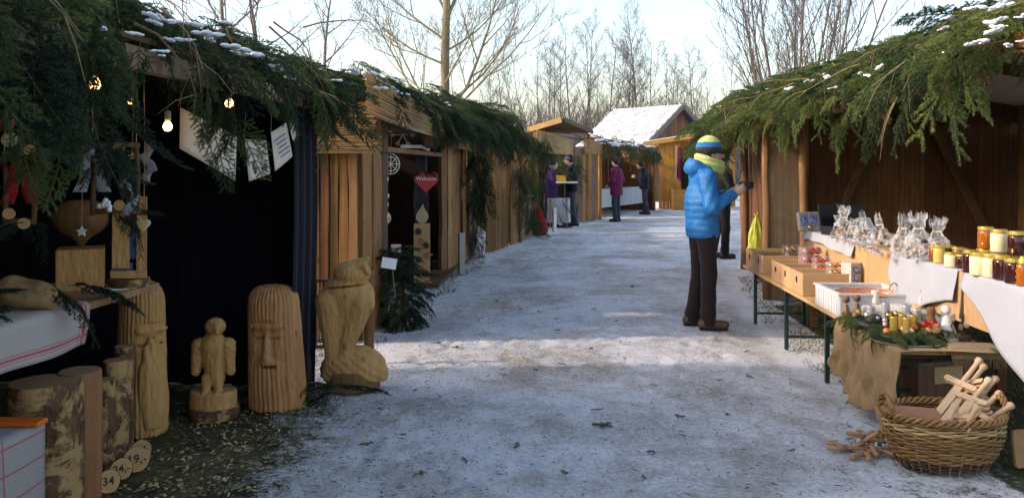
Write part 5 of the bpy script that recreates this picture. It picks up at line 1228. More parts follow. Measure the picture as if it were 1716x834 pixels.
sheet_obj('lace_ribbon', lambda u, v: (.012 * math.sin(u * 12) + .05 * (v - .5), .015 * math.cos(u * 9), -.17 * u + .008 * math.sin(v * 4 + u * 20)), 18, 3, M['lace'], t, at(248, 240, 3.8), solid=.001)
def star_outline(r1, r2, n=5): return [((r1 if i % 2 == 0 else r2) * math.sin(math.pi * i / n), (r1 if i % 2 == 0 else r2) * math.cos(math.pi * i / n)) for i in range(2 * n)]
def ornament(name, label, cat, px, py, d, outline, mat, th=.008, inner=None, top=1.93):
    p = at(px, py, d); t = thing(name, label, cat, p, TH + .2); m = MB(); m.prism(outline, -th / 2, th / 2); obj('body', m, M[mat], t, bevel=.002)
    if inner: m = MB(); m.prism(inner[0], -th / 2 - .002, -th / 2 + .001); obj('inlay', m, M[inner[1]], t)
    zmax = max(z for x, z in outline); cord(p + Vector((0, 0, zmax * .8)), top, .0012, 'rope', t)
ornament('heart_ornament', 'white rimmed gingerbread heart hanging in front of the nativity shrine', 'ornament', 241, 376, 3.7, heart_outline(.058), 'white_plastic', inner=(heart_outline(.045), 'honey_wax'))
ornament('star_ornament', 'small white star hanging on a thread before the heart vase', 'ornament', 137, 388, 3.6, star_outline(.024, .012), 'white_plastic', .012)
ornament('star_ornament', 'pale wooden star hanging between the two stick frames', 'ornament', 137, 284, 3.5, star_outline(.026, .012), 'grey_card', .008)
ornament('star_ornament', 'dim wooden star hanging right of the pale star', 'ornament', 222, 262, 3.8, star_outline(.022, .01), 'crate', .008)
for (px, py, mat, l) in [(10, 207, 'red_ball', 'red glass ball hanging in the fir at the left edge'), (16, 234, 'cream_ball', 'straw coloured ball hanging just under the red ball at the left edge')]:
    p = at(px, py, 2.6); t = thing('bauble', l, 'bauble', p); m = MB(); m.ball((0, 0, 0), .024, 14, 9); obj('ball', m, M[mat], t, smooth=True); m = MB(); m.lathe([(.006, .022), (.006, .031)], 8); obj('cap', m, M['gold_ball'], t)
def paper_sign(label, q, d0, text=None, size=.05, lines=0):
    P_ = [at(a, b, d) for (a, b, d) in q]; c = sum(P_, Vector()) / 4; t = thing('paper_sign', label, 'sign', c)
    sheet_obj('paper', lambda u, v: P_[0].lerp(P_[1], u).lerp(P_[3].lerp(P_[2], u), v) - c + Vector((0, .006 * math.sin(u * 3), 0)), 6, 6, M['paper'], t, world=False, solid=.0015)
    ux = (P_[1] - P_[0]).normalized(); vz = (P_[0] - P_[3]).normalized(); n = ux.cross(vz).normalized(); vz = n.cross(ux); rot = Matrix((ux, vz, n)).transposed().to_euler(); f = n if n.y < 0 else -n
    if text: obj('lettering', text_mesh(text, size, .0004), M['ink_blue'], t, f * .009 + vz * .035, rot); m = MB(); m.prism([(0, 0), (.012, .045), (.024, .03), (.02, -.005)], -.0004, .0004); obj('emblem', m, M['ink_blue'], t, f * .009 - vz * .06 + ux * .03, (0, 0, rot.z))
    for k in range(lines): m = MB(); m.box((0, 0, 0), ((P_[1] - P_[0]).length * (.72 - .1 * (k % 3)), .008, .0006)); obj('text_line', m, M['ink_blue'], t, f * .009 + vz * (.05 - .026 * k), rot)
    cord(P_[0], 1.95, .001, parent=t)
paper_sign('largest cream paper sign, slanting behind the hanging bough under the left eave', [(302, 180, 4.3), (397, 229, 4.55), (394, 303, 4.55), (301, 249, 4.3)], 0)
paper_sign('cream paper sign with faded lettering Schwedenfeuer hanging before the navy cloth', [(410, 233, 4.75), (446, 236, 4.85), (453, 291, 4.85), (417, 304, 4.75)], 0, 'Schwedenfeuer', .019)
paper_sign('cream paper sign with lines of writing, rightmost of those facing the path', [(454, 222, 4.85), (480, 205, 5.0), (490, 262, 5.0), (461, 287, 4.85)], 0, lines=5)
paper_sign('small cream paper sign nearest the slab plank stall', [(482, 203, 5.0), (494, 194, 5.1), (499, 228, 5.1), (491, 236, 5.0)], 0)

# ------------------------------------------------------------------ things at the slab plank stall
p = gp(682, 552); t = thing('fir_tree_bundle', 'dense dark cut fir tree leaning in front of the slab plank stall', 'fir tree', (p.x - .05, p.y + .15, 0))
m = MB(); m.tube([(0, 0, 0), (-.02, .02, .35), (-.08, .05, .68)], [.022, .018, .008], 7); obj('trunk', m, M['bark_edge'], t)
for k in range(64):
    z = .68 * (k / 64) ** .85; a = k * 2.4; rr_ = .12
    branch(t, (-.08 * z + math.cos(a) * .03, .05 * z + math.sin(a) * .03, z + .05), (math.cos(a), math.sin(a) - .15, .55 - .95 * (1 - z)), rnd.choice(('deep', 'deep', 'green')), rnd.uniform(-.4, .4), (.30 + .30 * (1 - z / .68)) * rnd.uniform(.85, 1.15), world=False)
p = at(652, 441, 7.05); t = thing('price_card', 'white card on a stick in the dark fir tree', 'sign', p); m = MB(); m.box((0, 0, 0), (.125, .004, .09)); obj('card', m, M['white_paper'], t, (0, 0, 0), (-.2, .15, .1)); m = MB(); m.tube([(.02, .01, .02), (.05, .02, -.3)], .006, 5); obj('stick', m, M['twig'], t)
p = gp(707, 478); t = thing('candle_board', 'tall wooden candle shaped board with a flame top and tealight shelves', 'candle board', (p.x, p.y, .02), TH + .1)
m = MB(); m.box((0, 0, .37), (.20, .03, .74)); obj('board', m, M['crate'], t, bevel=.004)
m = MB(); fl = [(0, -.01), (.05, .01), (.08, .06), (.078, .1), (.05, .15), (.025, .19), (.012, .235), (-.012, .19), (-.05, .14), (-.075, .09), (-.072, .05), (-.045, .01)]; m.prism(fl, -.014, .014); obj('flame', m, M['pale_wood'], t, (.0, 0, .745), bevel=.003)
for i, (x, z) in enumerate(((-.045, .64), (.05, .47), (-.04, .30), (.05, .13))):
    m = MB(); m.lathe([(.042, 0), (.042, .006)], 18); m2 = obj('hole', m, M['black_card'], t, (x, -.0165, z), (R(90), 0, 0)); m = MB(); m.tube([(.042 * math.cos(a), 0, .042 * math.sin(a)) for a in [2 * math.pi * k / 18 for k in range(19)]], .006, 5); obj('ring', m, M['toy_wood'], m2, (0, 0, .006), (R(-90), 0, 0))
    m = MB(); m.box((0, 0, 0), (.1, .07, .014)); s_ = obj('shelf', m, M['toy_wood'], t, (x + (.04 if x < 0 else .03), -.05, z - .11)); m = MB(); m.lathe([(.02, 0), (.022, .022)], 12); obj('tealight', m, M['orange_plastic'], s_, (0, -.005, .0075))
m = MB(); m.box((0, 0, .0), (.3, .2, .03)); obj('foot', m, M['crate'], t, (.03, 0, .0))
p = at(714, 303, 10.0); t = thing('heart_sign', 'red heart reading Welcome hanging in the slab plank stall', 'sign', p, TH + .25)
m = MB(); m.prism(heart_outline(.30), -.012, .012); obj('heart', m, M['heart_red'], t, bevel=.004); obj('lettering', text_mesh('Welcome', .062, .001, .001), M['white_paper'], t, (0, -.0145, .025), (R(90), 0, 0)); cord(p + Vector((0, 0, .08)), 1.6, .002, parent=t)
for k in range(5): branch(t, (rnd.uniform(-.1, .1), -.02, .1), (rnd.uniform(-1, 1), -.3, .1), 'deep', 0, .22, world=False)
p = at(655, 275, 8.15); t = thing('lattice_disc', 'white openwork disc hanging by the doorway slab', 'ornament', p, TH)
for k, rr_ in enumerate((.085, .06)): m = MB(); m.tube([(rr_ * math.cos(a), 0, rr_ * 1.15 * math.sin(a)) for a in [2 * math.pi * i / 20 for i in range(21)]], .005, 5); obj('ring', m, M['white_plastic'], t)
for k in range(4): m = MB(); a = k * math.pi / 4; m.tube([(-.08 * math.cos(a), 0, -.09 * math.sin(a)), (.08 * math.cos(a), 0, .09 * math.sin(a))], .004, 5); obj('spoke', m, M['white_plastic'], t)
cord(p + Vector((0, 0, .09)), 1.9, .0015, parent=t)
p = at(648, 300, 7.95); t = thing('stone_garland', 'string of white pebbles hanging at the doorway of the slab plank stall', 'garland', p)
for k, (dx, dz) in enumerate([(0, .05), (.01, 0), (-.015, -.05), (-.02, -.13), (.015, -.16), (.0, -.2), (.01, -.24), (-.01, -.27)]): m = MB(); m.ball((dx, -.03, dz), (.017, .015, .026), 8, 6); obj('pebble', m, M['stone'], t, smooth=True)
m = MB(); m.ball((0, -.03, -.37), (.05, .045, .06), 10, 7); obj('straw_ball', m, M['cream_ball'], t, smooth=True); m = MB(); m.tube([(0, -.03, .35), (0, -.03, -.33)], .002, 4); obj('cord', m, M['rope'], t)
p = at(718, 233, 9.9); t = thing('small_picture', 'small brown framed picture standing on the high shelf', 'picture', p, TH + .3); m = MB(); m.box((0, 0, .0), (.14, .02, .22)); obj('frame', m, M['brown'], t); m = MB(); m.box((0, -.012, 0), (.1, .006, .17)); obj('print', m, M['house_plank'], t)
p = at(675, 226, 9.0); t = thing('snowflake_ornament', 'pale snowflake hanging in the dark top of the doorway', 'ornament', p, TH + .2)
for k in range(6):
    a = k * math.pi / 3; m = MB(); m.tube([(0, 0, 0), (.13 * math.cos(a), 0, .13 * math.sin(a))], .006, 5)
    for s_ in (-.5, .5): m.tube([(.08 * math.cos(a), 0, .08 * math.sin(a)), (.08 * math.cos(a) + .05 * math.cos(a + s_), 0, .08 * math.sin(a) + .05 * math.sin(a + s_))], .005, 5)
    obj('ray', m, M['grey_card'], t)
p = at(664, 416, 8.3); m = MB(); m.box((0, 0, 0), (.1, .004, .08)); tag(obj('small_card', m, M['grey_card'], None, p, (0, 0, .1)), 'small grey printed card pinned beside the doorway of the slab plank stall', 'card')
m = MB(); m.tube([(0, 0, 0), (.05, .9, .02), (0, 1.7, .0)], .02, 8); tag(obj('birch_pole', m, M['stone'], None, (-1.68, 8.6, 1.665)), 'thin birch pole lying on the shelf across the doorway', 'pole')
def bollard(px, py, hpx, label):
    p = gp(px, py); h = hpx / (1400 * 1.45 / (py - 280)) * 1.0; h = hpx * (1400 * 1.45 / (py - 280)) / 1400
    t = thing('bollard', label, 'bollard', (p.x, p.y, 0), .5); m = MB(); m.box((0, 0, h / 2), (.075, .075, h)); obj('shaft', m, M['steel'], t, bevel=.006); m = MB(); m.box((0, 0, h + .012), (.088, .088, .022)); obj('cap', m, M['steel'], t, bevel=.004); m = MB(); m.box((0, -.038, h * .86), (.05, .004, .05)); obj('lamp_window', m, M['grey_card'], t)
bollard(773, 459, 66, 'nearest steel bollard, by the slab plank stall'); bollard(929, 388, 38, 'middle steel bollard, beside the red sack'); bollard(1005, 366, 25, 'farthest steel bollard, by the magenta coat')
p = gp(905, 394); tag(obj('red_sack', nets(lambda P: smin(cone(P, (-.04, 0, .52), (0, 0, .12), .06, .17, sy=.8), cone(P, (0, 0, .2), (.05, 0, .08), .15, .1), .05) + noise(*P, 14, 4) * .015, (-.28, -.25, -.05), (.28, .25, .65), .022), M['red_fabric'], None, (p.x, p.y, .03)), 'red cloth sack leaning against the garlanded stall', 'sack')
p = gp(945, 380); t = thing('high_table', 'high white bistro table with an orange box on it', 'table', (p.x, p.y, 0)); m = MB(); m.lathe([(.33, 1.06), (.34, 1.075), (.34, 1.095), (.33, 1.1)], 28); obj('top', m, M['white_plastic'], t, smooth=False); m = MB(); m.tube([(0, 0, .03), (0, 0, 1.06)], .03, 8); obj('leg', m, M['black_metal'], t); m = MB(); m.lathe([(.22, 0), (.22, .015), (.04, .04)], 20); obj('foot', m, M['black_metal'], t)
m = MB(); m.box((0, 0, .075), (.26, .18, .15)); tag(obj('orange_box', m, M['yellow_box'], None, (p.x - .1, p.y - .12, 1.102), (0, 0, .2), bevel=.005), 'orange yellow box on the high bistro table', 'box')
p = at(936, 332, 20.2); t = thing('cloth_table', 'small table under a white cloth between the two people at the booth', 'table', (p.x, p.y, 0)); m = MB(); m.box((0, 0, .68), (.48, .48, .03)); obj('top', m, M['board_y'], t)
m = MB(); m.lathe([(.02, .702), (.27, .70), (.28, .66), (.27, .4), (.29, .12)], 24, cap=False, wob=lambda a, z: 1 + (.08 * math.sin(7 * a) if z < .6 else 0)); obj('cloth', m, M['white_cloth'], t, smooth=True)
for k in range(4): m = MB(); m.box(((-1) ** k * .2, (-1) ** (k // 2) * .2, .33), (.03, .03, .66)); obj('leg', m, M['board_y'], t)
# ------------------------------------------------------------------ goods of the right stall
def bench(name, label, x0, x1, y0, y1, z, legs, mat='ply_y'):
    t = thing(name, label, 'table', ((x0 + x1) / 2, (y0 + y1) / 2, 0)); w_ = (x1 - x0) / 2
    for i in range(2): beam(t, (x0 + w_ * (i + .5), y0, z - .014), (x0 + w_ * (i + .5), y1, z - .014), w_ - .004, .028, M[mat], 'table_board')
    for y in legs:
        for x in (x0 + .03, x1 - .03):
            m = MB(); m.box((0, 0, (z - .03) / 2), (.028, .028, z - .03)); obj('leg', m, M['green_metal'], t, (x, y, 0), world=True)
        beam(t, (x0 + .03, y, .10), (x1 - .03, y, .10), .02, .02, M['green_metal'], 'crossbar'); beam(t, (x0 + .03, y, z - .06), (x1 - .03, y, z - .06), .02, .02, M['green_metal'], 'crossbar')
        beam(t, (x0 + .05, y, z - .12), (x0 + .05, y - .32, z - .03), .012, .012, M['green_metal'], 'stay')
    return t
bench('display_bench', 'low folding display bench with green legs under the wooden crates', 1.74, 2.24, 5.32, 8.28, .50, (7.86, 6.78, 5.75))
bench('display_bench', 'low folding display bench under the burlap and the wreaths', 1.76, 2.26, 4.52, 5.28, .49, (4.62, 5.2), 'board_y')
def crate(y0, y1, label, x0=1.755, x1=2.17, z=.502, h=.165):
    t = thing('wooden_crate', label, 'crate', ((x0 + x1) / 2, (y0 + y1) / 2, z)); L, W_ = x1 - x0, y1 - y0 - .006; th = .012
    def bx_(n, c, s): m = MB(); m.box(c, s); return obj(n, m, M['crate'], t, bevel=.002)
    bx_('side_panel', (0, -W_ / 2 + th / 2, h / 2), (L, th, h)); bx_('side_panel', (0, W_ / 2 - th / 2, h / 2), (L, th, h)); bx_('end_panel', (L / 2 - th / 2, 0, h / 2), (th, W_ - 2 * th, h)); bx_('bottom', (0, 0, th / 2 + .001), (L - 2 * th, W_ - 2 * th, th)); f = bx_('end_panel', (-L / 2 + th / 2, 0, h / 2), (th, W_ - 2 * th, h))
    m = MB(); m.lathe([(.02, 0), (.02, .003)], 16, wob=lambda a, z: 1 + .25 * abs(math.cos(a))); obj('finger_hole', m, M['black_card'], f, (-L / 2 - .0025, 0, h * .62), (0, R(90), 0))
crate(6.27, 6.60, 'open wooden crate nearest to the white plastic crate'); crate(6.60, 6.92, 'open wooden crate, second from the white plastic crate'); crate(6.92, 7.2, 'open wooden crate, middle one of the row'); crate(7.5, 7.86, 'open wooden crate, second from the far end of the row'); crate(7.86, 8.2, 'open wooden crate at the far end of the row')
t = thing('white_crate', 'white plastic crate beside the wooden crates', 'crate', (1.975, 5.68, .502)); L, W_, h, th = .45, .50, .145, .012
for (n, c, s) in (('side_panel', (0, -W_ / 2, h / 2), (L, th, h)), ('side_panel', (0, W_ / 2, h / 2), (L, th, h)), ('end_panel', (-L / 2, 0, h / 2), (th, W_ - .013, h)), ('end_panel', (L / 2, 0, h / 2), (th, W_ - .013, h)), ('bottom', (0, 0, .008), (L - .02, W_ - .02, .012))): m = MB(); m.box(c, s); obj(n, m, M['white_plastic'], t, bevel=.002)
for (c, s) in (((0, -W_ / 2, h - .006), (L + .03, .026, .016)), ((0, W_ / 2, h - .006), (L + .03, .026, .016)), ((-L / 2, 0, h - .006), (.026, W_ - .03, .016)), ((L / 2, 0, h - .006), (.026, W_ - .03, .016))): m = MB(); m.box(c, s); obj('rim', m, M['white_plastic'], t, bevel=.003)
for k in range(9): m = MB(); m.box((-L / 2 - .009, -W_ / 2 + .03 + k * .055, h / 2 - .01), (.006, .008, h * .8)); obj('rib', m, M['white_plastic'], t)
t = thing('wire_basket', 'copper red wire bowl inside the white crate', 'bowl', (2.0, 5.62, .53))
for k in range(9):
    z = .012 * k; r = .10 + .012 * k; m = MB(); m.tube([(r * 1.15 * math.cos(a), r * math.sin(a), z + .004 * math.sin(9 * a + k)) for a in [2 * math.pi * i / 36 for i in range(37)]], .0055, 5); obj('wire_ring', m, M['orange_wire'], t, smooth=True)
m = MB(); m.tube([(.16 + .03 * math.cos(a), 0, .11 + .05 * math.sin(a)) for a in [math.pi * i / 10 for i in range(11)]], .004, 5); obj('handle', m, M['twig_pale'], t)

# packs of ornaments standing in the crates
def pack(label, x, y, rz, w_, h, dp, mats, cols, rows, r, box='clear', z=.516):
    t = thing('ornament_pack', label, 'ornament pack', (x, y, z), rz); m = MB(); m.box((0, 0, h / 2), (w_, dp, h)); obj('pack_box', m, M[box], t)
    k = 0
    for i in range(cols):
        for j in range(rows):
            m = MB(); m.ball((0, 0, 0), r, 12, 8); yy = 0 if box == 'clear' else -dp / 2 - r * .2
            obj('ball', m, M[mats[k % len(mats)]], t, (-w_ / 2 + w_ * (i + .5) / cols, yy, h * (j + .5) / rows), smooth=True); k += 1
pack('clear pack of brown and red balls in the far crates', 2.03, 7.62, .5, .14, .24, .09, ('red_ball', 'rock', 'gold_ball'), 2, 3, .034)
pack('clear pack of rose red balls in the middle crate', 2.06, 7.10, .5, .20, .27, .10, ('pink_ball', 'red_ball', 'pink_ball'), 3, 4, .032)
pack('small clear pack of red balls beside the rose balls', 2.05, 6.80, .5, .15, .22, .06, ('red_ball', 'red_ball', 'pink_ball'), 3, 4, .02)
pack('pack of gold and orange balls in the nearest wooden crate', 2.06, 6.47, .45, .15, .22, .06, ('gold_ball', 'orange_plastic', 'gold_ball'), 3, 4, .021)
t = thing('ornament_box', 'white gift box with a blue window leaning in the nearest wooden crate', 'ornament pack', (2.13, 6.33, .516), .55); m = MB(); m.box((0, 0, .115), (.13, .09, .23)); obj('box', m, M['grey_card'], t, bevel=.002); m = MB(); m.box((-.012, -.0465, .115), (.07, .003, .18)); obj('window', m, M['photo_blue'], t)
for k in range(3): m = MB(); m.ball((-.012, -.047, .055 + .06 * k), .024, 10, 7); obj('ball', m, M['blue_ball'], t, smooth=True)

# ---- counter
t = thing('counter', 'long honey counter with a light wooden front in the right stall', 'counter', (2.3, 5.0, 0)); X0 = 2.22; CZ = .876; KD = 1.12
for i in range(3): beam(t, (X0 + .11 + .22 * i, 3.2, .855), (X0 + .11 + .22 * i, 7.85, .855), .215, .03, M['ply_y'], 'counter_board')
for (a, b) in ((3.2, 4.75), (4.76, 6.2), (6.21, 7.83)): beam(t, (X0 - .012, a, .73), (X0 - .012, b, .73), .02, .28, M['ply_y'], 'front_board')
for y in (3.4, 5.6, 7.75):
    for x in (X0 + .05, X0 + .6): beam(t, (x, y, 0), (x, y, .838), .06, .06, M['brown'], 'leg')
def cloth_side(y0, y1, zb, name, label, top=.35, nu=40, folds=.012):
    def f(u, v):
        y = y0 + (y1 - y0) * u
        if v < .3: return (X0 + top - (top + .028) * v / .3, y, CZ - .003 + .002 * math.sin(u * 20))
        h = (v - .3) / .7; z = CZ - .004 - (CZ - .004 - zb(u)) * h; return (X0 - .030 - folds * (1 + math.sin(u * 19 + h * 2)) * h - .02 * h * math.sin(u * 3.1), y + .02 * h * math.sin(u * 7), z)
    return tag(sheet_obj(name, f, nu, 20, M['white_cloth'], solid=.003), label, 'tablecloth')
cloth_side(5.75, 4.80, lambda u: .60 + .10 * max(0, u - .55) / .45 - .02 * math.sin(u * 6) + .14 * max(0, .12 - u) / .12, 'counter_cloth', 'white cloth hanging over the middle of the counter front')
cloth_side(4.73, 3.2, lambda u: max(.22, .80 - .85 * min(u, .7)), 'counter_cloth', 'long white cloth under the honey jars hanging low at the right edge')
cloth_side(7.8, 6.45, lambda u: .79 + .02 * math.sin(u * 5), 'counter_cloth', 'white cloth strip at the far end of the counter behind the crates', .5)

def jar(px, d, lvl, mat, label, r=.037, h=.108, lid='gold_lid', band=None):
    d *= KD; r *= 1.12; h *= 1.13; p = at(px, 400, d); z = CZ + lvl * .123; t = thing('jar', label, 'jar', (p.x, p.y, z), rnd.uniform(0, 6))
    m = MB(); m.lathe([(r * .9, 0), (r, .006), (r, h * .74), (r * .93, h * .81), (r * .86, h * .84)], 20); obj('glass', m, M[mat], t, smooth=True)
    m = MB(); m.lathe([(r * .95, h * .84), (r * .98, h * .85), (r * .98, h * .985), (r * .93, h)], 20); obj('lid', m, M[lid], t, smooth=False, bevel=.0015)
    if band: m = MB(); m.lathe([(r * 1.01, .03), (r * 1.01, .055)], 20, cap=False); obj('label_band', m, M[band], t)
jar(1639, 3.97, 0, 'honey_cream', 'lower cream honey jar, left one of the two in front'); jar(1660, 3.90, 0, 'honey_cream', 'lower cream honey jar, right one of the two in front'); jar(1678, 3.82, 0, 'honey_dark', 'dark jam jar right of the two lower cream jars'); jar(1698, 3.70, 0, 'honey_dark', 'dark jam jar next to the brown bottle at the right edge')
jar(1627, 4.08, 0, 'honey_dark', 'dark jar left behind the lower cream jars'); jar(1650, 4.14, 0, 'honey_amber', 'amber jar with a yellow band under the upper amber jar', band='bag_yellow'); jar(1688, 3.98, 0, 'honey_amber', 'amber jar hidden behind the dark jam jars'); jar(1712, 3.86, 0, 'honey_dark', 'dark jar behind the brown bottle')
jar(1652, 4.13, 1, 'honey_amber', 'upper amber honey jar, leftmost of the top row'); jar(1674, 3.96, 1, 'honey_cream', 'upper cream honey jar in the middle of the top row'); jar(1703, 3.84, 1, 'honey_dark', 'upper dark red honey jar, rightmost of the top row')
jar(1574, 4.48, 0, 'honey_wax', 'small wax yellow jar beside the cellophane bags', .03, .095); jar(1587, 4.52, 0, 'honey_dark', 'small dark jar behind the wax yellow jar', .028, .09); jar(1594, 4.30, 0, 'honey_cream', 'small squat cream jar in front of the short row', .034, .075); jar(1612, 4.26, 0, 'honey_dark', 'small squat dark jar right of the squat cream jar', .032, .068); jar(1605, 4.46, 0, 'honey_amber', 'small amber jar at the back of the short row', .03, .085); jar(1566, 4.58, 0, 'honey_amber', 'small reddish jar at the left end of the short row', .028, .085)
p = at(1713, 400, 3.62 * KD); t = thing('honey_bottle', 'ribbed brown honey bottle with a yellow cap at the right edge', 'bottle', (p.x, p.y, CZ)); m = MB(); m.lathe([(.026, 0), (.03, .01), (.024, .025), (.031, .04), (.025, .055), (.031, .07), (.024, .085), (.026, .098), (.012, .11)], 18); obj('body', m, M['honey_amber'], t, smooth=True); m = MB(); m.lathe([(.015, .108), (.015, .122), (.006, .14)], 14); obj('cap', m, M['bag_yellow'], t)
def cbag(px, py, d, s, label, filler=('toy_wood', 'honey_dark', 'pale_wood')):
    d *= KD; s *= 1.28; p = at(px, py, d); t = thing('cellophane_bag', label, 'gift bag', (p.x, p.y, CZ), rnd.uniform(0, 6)); a = [rnd.uniform(0, 6) for _ in range(6)]; lean = rnd.uniform(-.25, .25), rnd.uniform(-.2, .2)
    prof = [(.038, .0), (.05, .012), (.053, .03), (.055, .05), (.05, .066), (.042, .082), (.032, .096), (.023, .108), (.018, .118), (.021, .128), (.027, .140), (.031, .153), (.033, .168), (.034, .182)]; n = 34
    m = MB(); m.lathe(prof, n, cap=False); vv = []
    for i, (x, y, z) in enumerate(m.v):
        an = math.atan2(y, x); k = 1 + .16 * math.sin(4 * an + a[0] + z * 25) + .13 * math.sin(7 * an + a[1] - z * 40) + .10 * math.sin(12 * an + a[2] + z * 60) + rnd.uniform(-.14, .14); up = max(0, z - .118)
        sq = 1 if z < .1 else max(.3, 1 - (z - .1) * 9)
        vv.append((x * k + lean[0] * up + rnd.uniform(-.003, .003), y * k * (sq if z > .1 else 1) + lean[1] * up, z + (.008 * math.sin(5 * an + a[3]) + .010 * math.sin(11 * an + a[4]) if z > .175 else rnd.uniform(-.003, .003) * (z > .005))))
    m.v = vv; o = obj('film', m, M['cello'], t); o.scale = (s,) * 3
    for k in range(12): m = MB(); m.ball((rnd.uniform(-.032, .032) * s, rnd.uniform(-.032, .032) * s, rnd.uniform(.012, .075) * s), (.015 * s, .011 * s, .009 * s), 7, 5); obj('filling', m, M[filler[k % len(filler)]], t)
    m = MB(); m.tube([(.017 * math.cos(a_), .017 * math.sin(a_), 0) for a_ in [2 * math.pi * i / 10 for i in range(11)]], .004, 5); o2 = obj('ribbon', m, M['paper'], t, (0, 0, .118 * s)); m = MB()
    for sg in (-1, 1): m.tube([(0, -.017, 0), (sg * .022, -.024, .008), (sg * .038, -.024, -.025)], .004, 5)
    obj('ribbon_tail', m, M['paper'], o2)
cbag(1516, 430, 4.85, 1.15, 'cellophane bag, left of the three tall ones by the jars'); cbag(1540, 432, 4.75, 1.2, 'cellophane bag, middle of the three tall ones by the jars'); cbag(1571, 425, 4.72, 1.08, 'cellophane bag, right of the three tall ones by the jars')
cbag(1530, 432, 4.6, .8, 'small cellophane bag in front of the tall ones'); cbag(1414, 395, 6.0, 1.1, 'cellophane bag in front of the black boxes'); cbag(1447, 398, 5.7, 1.0, 'cellophane bag right of the black boxes'); cbag(1473, 400, 5.45, 1.0, 'cellophane bag halfway along the counter'); cbag(1430, 398, 5.9, .7, 'smallest cellophane bag at the black boxes')
for k in range(9):
    px = 1402 + k * 10 + rnd.uniform(-3, 3); p = at(px, 400, (5.95 - .13 * k) * KD); t = thing('flat_packet', 'flat cellophane packet with dark red filling lying along the counter edge', 'packet', (p.x - .02, p.y, CZ + .001), rnd.uniform(0, 3), 'flat packets on the counter'); m = MB(); m.box((0, 0, .012), (.11, .08, .018), jit=.006); obj('film', m, M['cello'], t)
    for q in range(4): m = MB(); m.ball((rnd.uniform(-.035, .035), rnd.uniform(-.025, .025), .011), (.016, .013, .006), 7, 5); obj('filling', m, M[('honey_dark', 'pink_ball', 'toy_wood')[q % 3]], t)
def black_box(px, d, w_, label):
    p = at(px, 390, d * KD); t = thing('black_box', label, 'box', (p.x + .08, p.y, CZ + .001), TH + .25); m = MB(); m.box((0, 0, .035), (w_, .17, .07)); obj('tray', m, M['black_card'], t, bevel=.002); m = MB(); m.box((0, 0, .1), (w_, .008, .2)); l = obj('lid', m, M['black_card'], t, (0, .085, .06), (R(-12), 0, 0), bevel=.002)
    m = MB(); m.box((0, 0, 0), (w_ * .55, .002, .11)); pc = obj('paper', m, M['white_paper'], t, (.01, -.02, .12), (R(-35), 0, .1))
    for q in range(5): m = MB(); m.box((0, -.0016, .035 - q * .016), (w_ * .4, .0006, .004)); obj('text_line', m, M['ink_blue'], pc)
black_box(1392, 6.35, .26, 'open black box with a propped paper, left of two'); black_box(1430, 6.0, .24, 'open black box with a propped paper, right of two')
p = at(1358, 375, 6.75 * KD); t = thing('ornament_box', 'pale box with a blue ornament print propped at the far end of the counter', 'ornament pack', (p.x, p.y, CZ + .001), TH + .15); m = MB(); m.box((0, .02, .085), (.19, .05, .17)); b_ = obj('box', m, M['grey_card'], t, (0, 0, 0), (R(-14), 0, 0), bevel=.002)
for sx in (-.045, .045):
    m = MB(); m.box((sx, -.0065, .095), (.075, .003, .12)); obj('window', m, M['photo_blue'], b_)
    m = MB(); m.ball((sx, -.008, .095), (.026, .008, .034), 10, 6); obj('ball', m, M['blue_ball'], b_, smooth=True)
m = MB(); m.ball((-.02, -.03, .03), .025, 10, 7); obj('ball', m, M['gold_ball'], t, smooth=True)

# ---- burlap and the wreath display
def bl(u, v):
    y = 5.47 - 1.02 * u
    if v < .25: return (2.25 - .50 * v / .25, y, .496 + .004 * math.sin(u * 30 + v * 20))
    h = (v - .25) / .75; zb = .13 - .10 * u + .03 * math.sin(u * 12); z = .494 - (.494 - zb) * h
    return (1.738 - .010 * math.sin(u * 37 + v * 17) * h - .008 * math.sin(u * 61 - v * 29) * h - .022 * h * (1 + math.sin(u * 12 + h * 2.5)) * (.4 + h) - .09 * h * h * max(0, u - .5) - .015 * math.sin(u * 47) * h, y - .02 * h + .05 * h * h * math.sin(u * 6) + .012 * math.sin(v * 17), z + (.012 * math.sin(u * 60) if v > .95 else 0))
tag(sheet_obj('burlap_cloth', bl, 90, 40, M['burlap'], solid=.004), 'brown burlap cloth hanging crumpled from the wreath bench to the ground', 'cloth')
t = thing('burlap_runner', 'fringed burlap strip on the near end of the wreath bench', 'cloth', (2.1, 4.6, .49))
sheet_obj('weave', lambda u, v: (2.02 + .28 * u, 4.66 - .17 * v, .502 - (.05 * max(0, v - .75) / .25)), 12, 10, M['burlap'], t, solid=.003); m = MB()
for k in range(60): x = 2.02 + .28 * k / 60; m.tube([(x, 4.49, .455), (x + rnd.uniform(-.01, .01), 4.485, .42 + rnd.uniform(-.02, .02))], .0018, 3)
tag(obj('fringe', m, M['burlap'], t, world=True), kind='stuff')
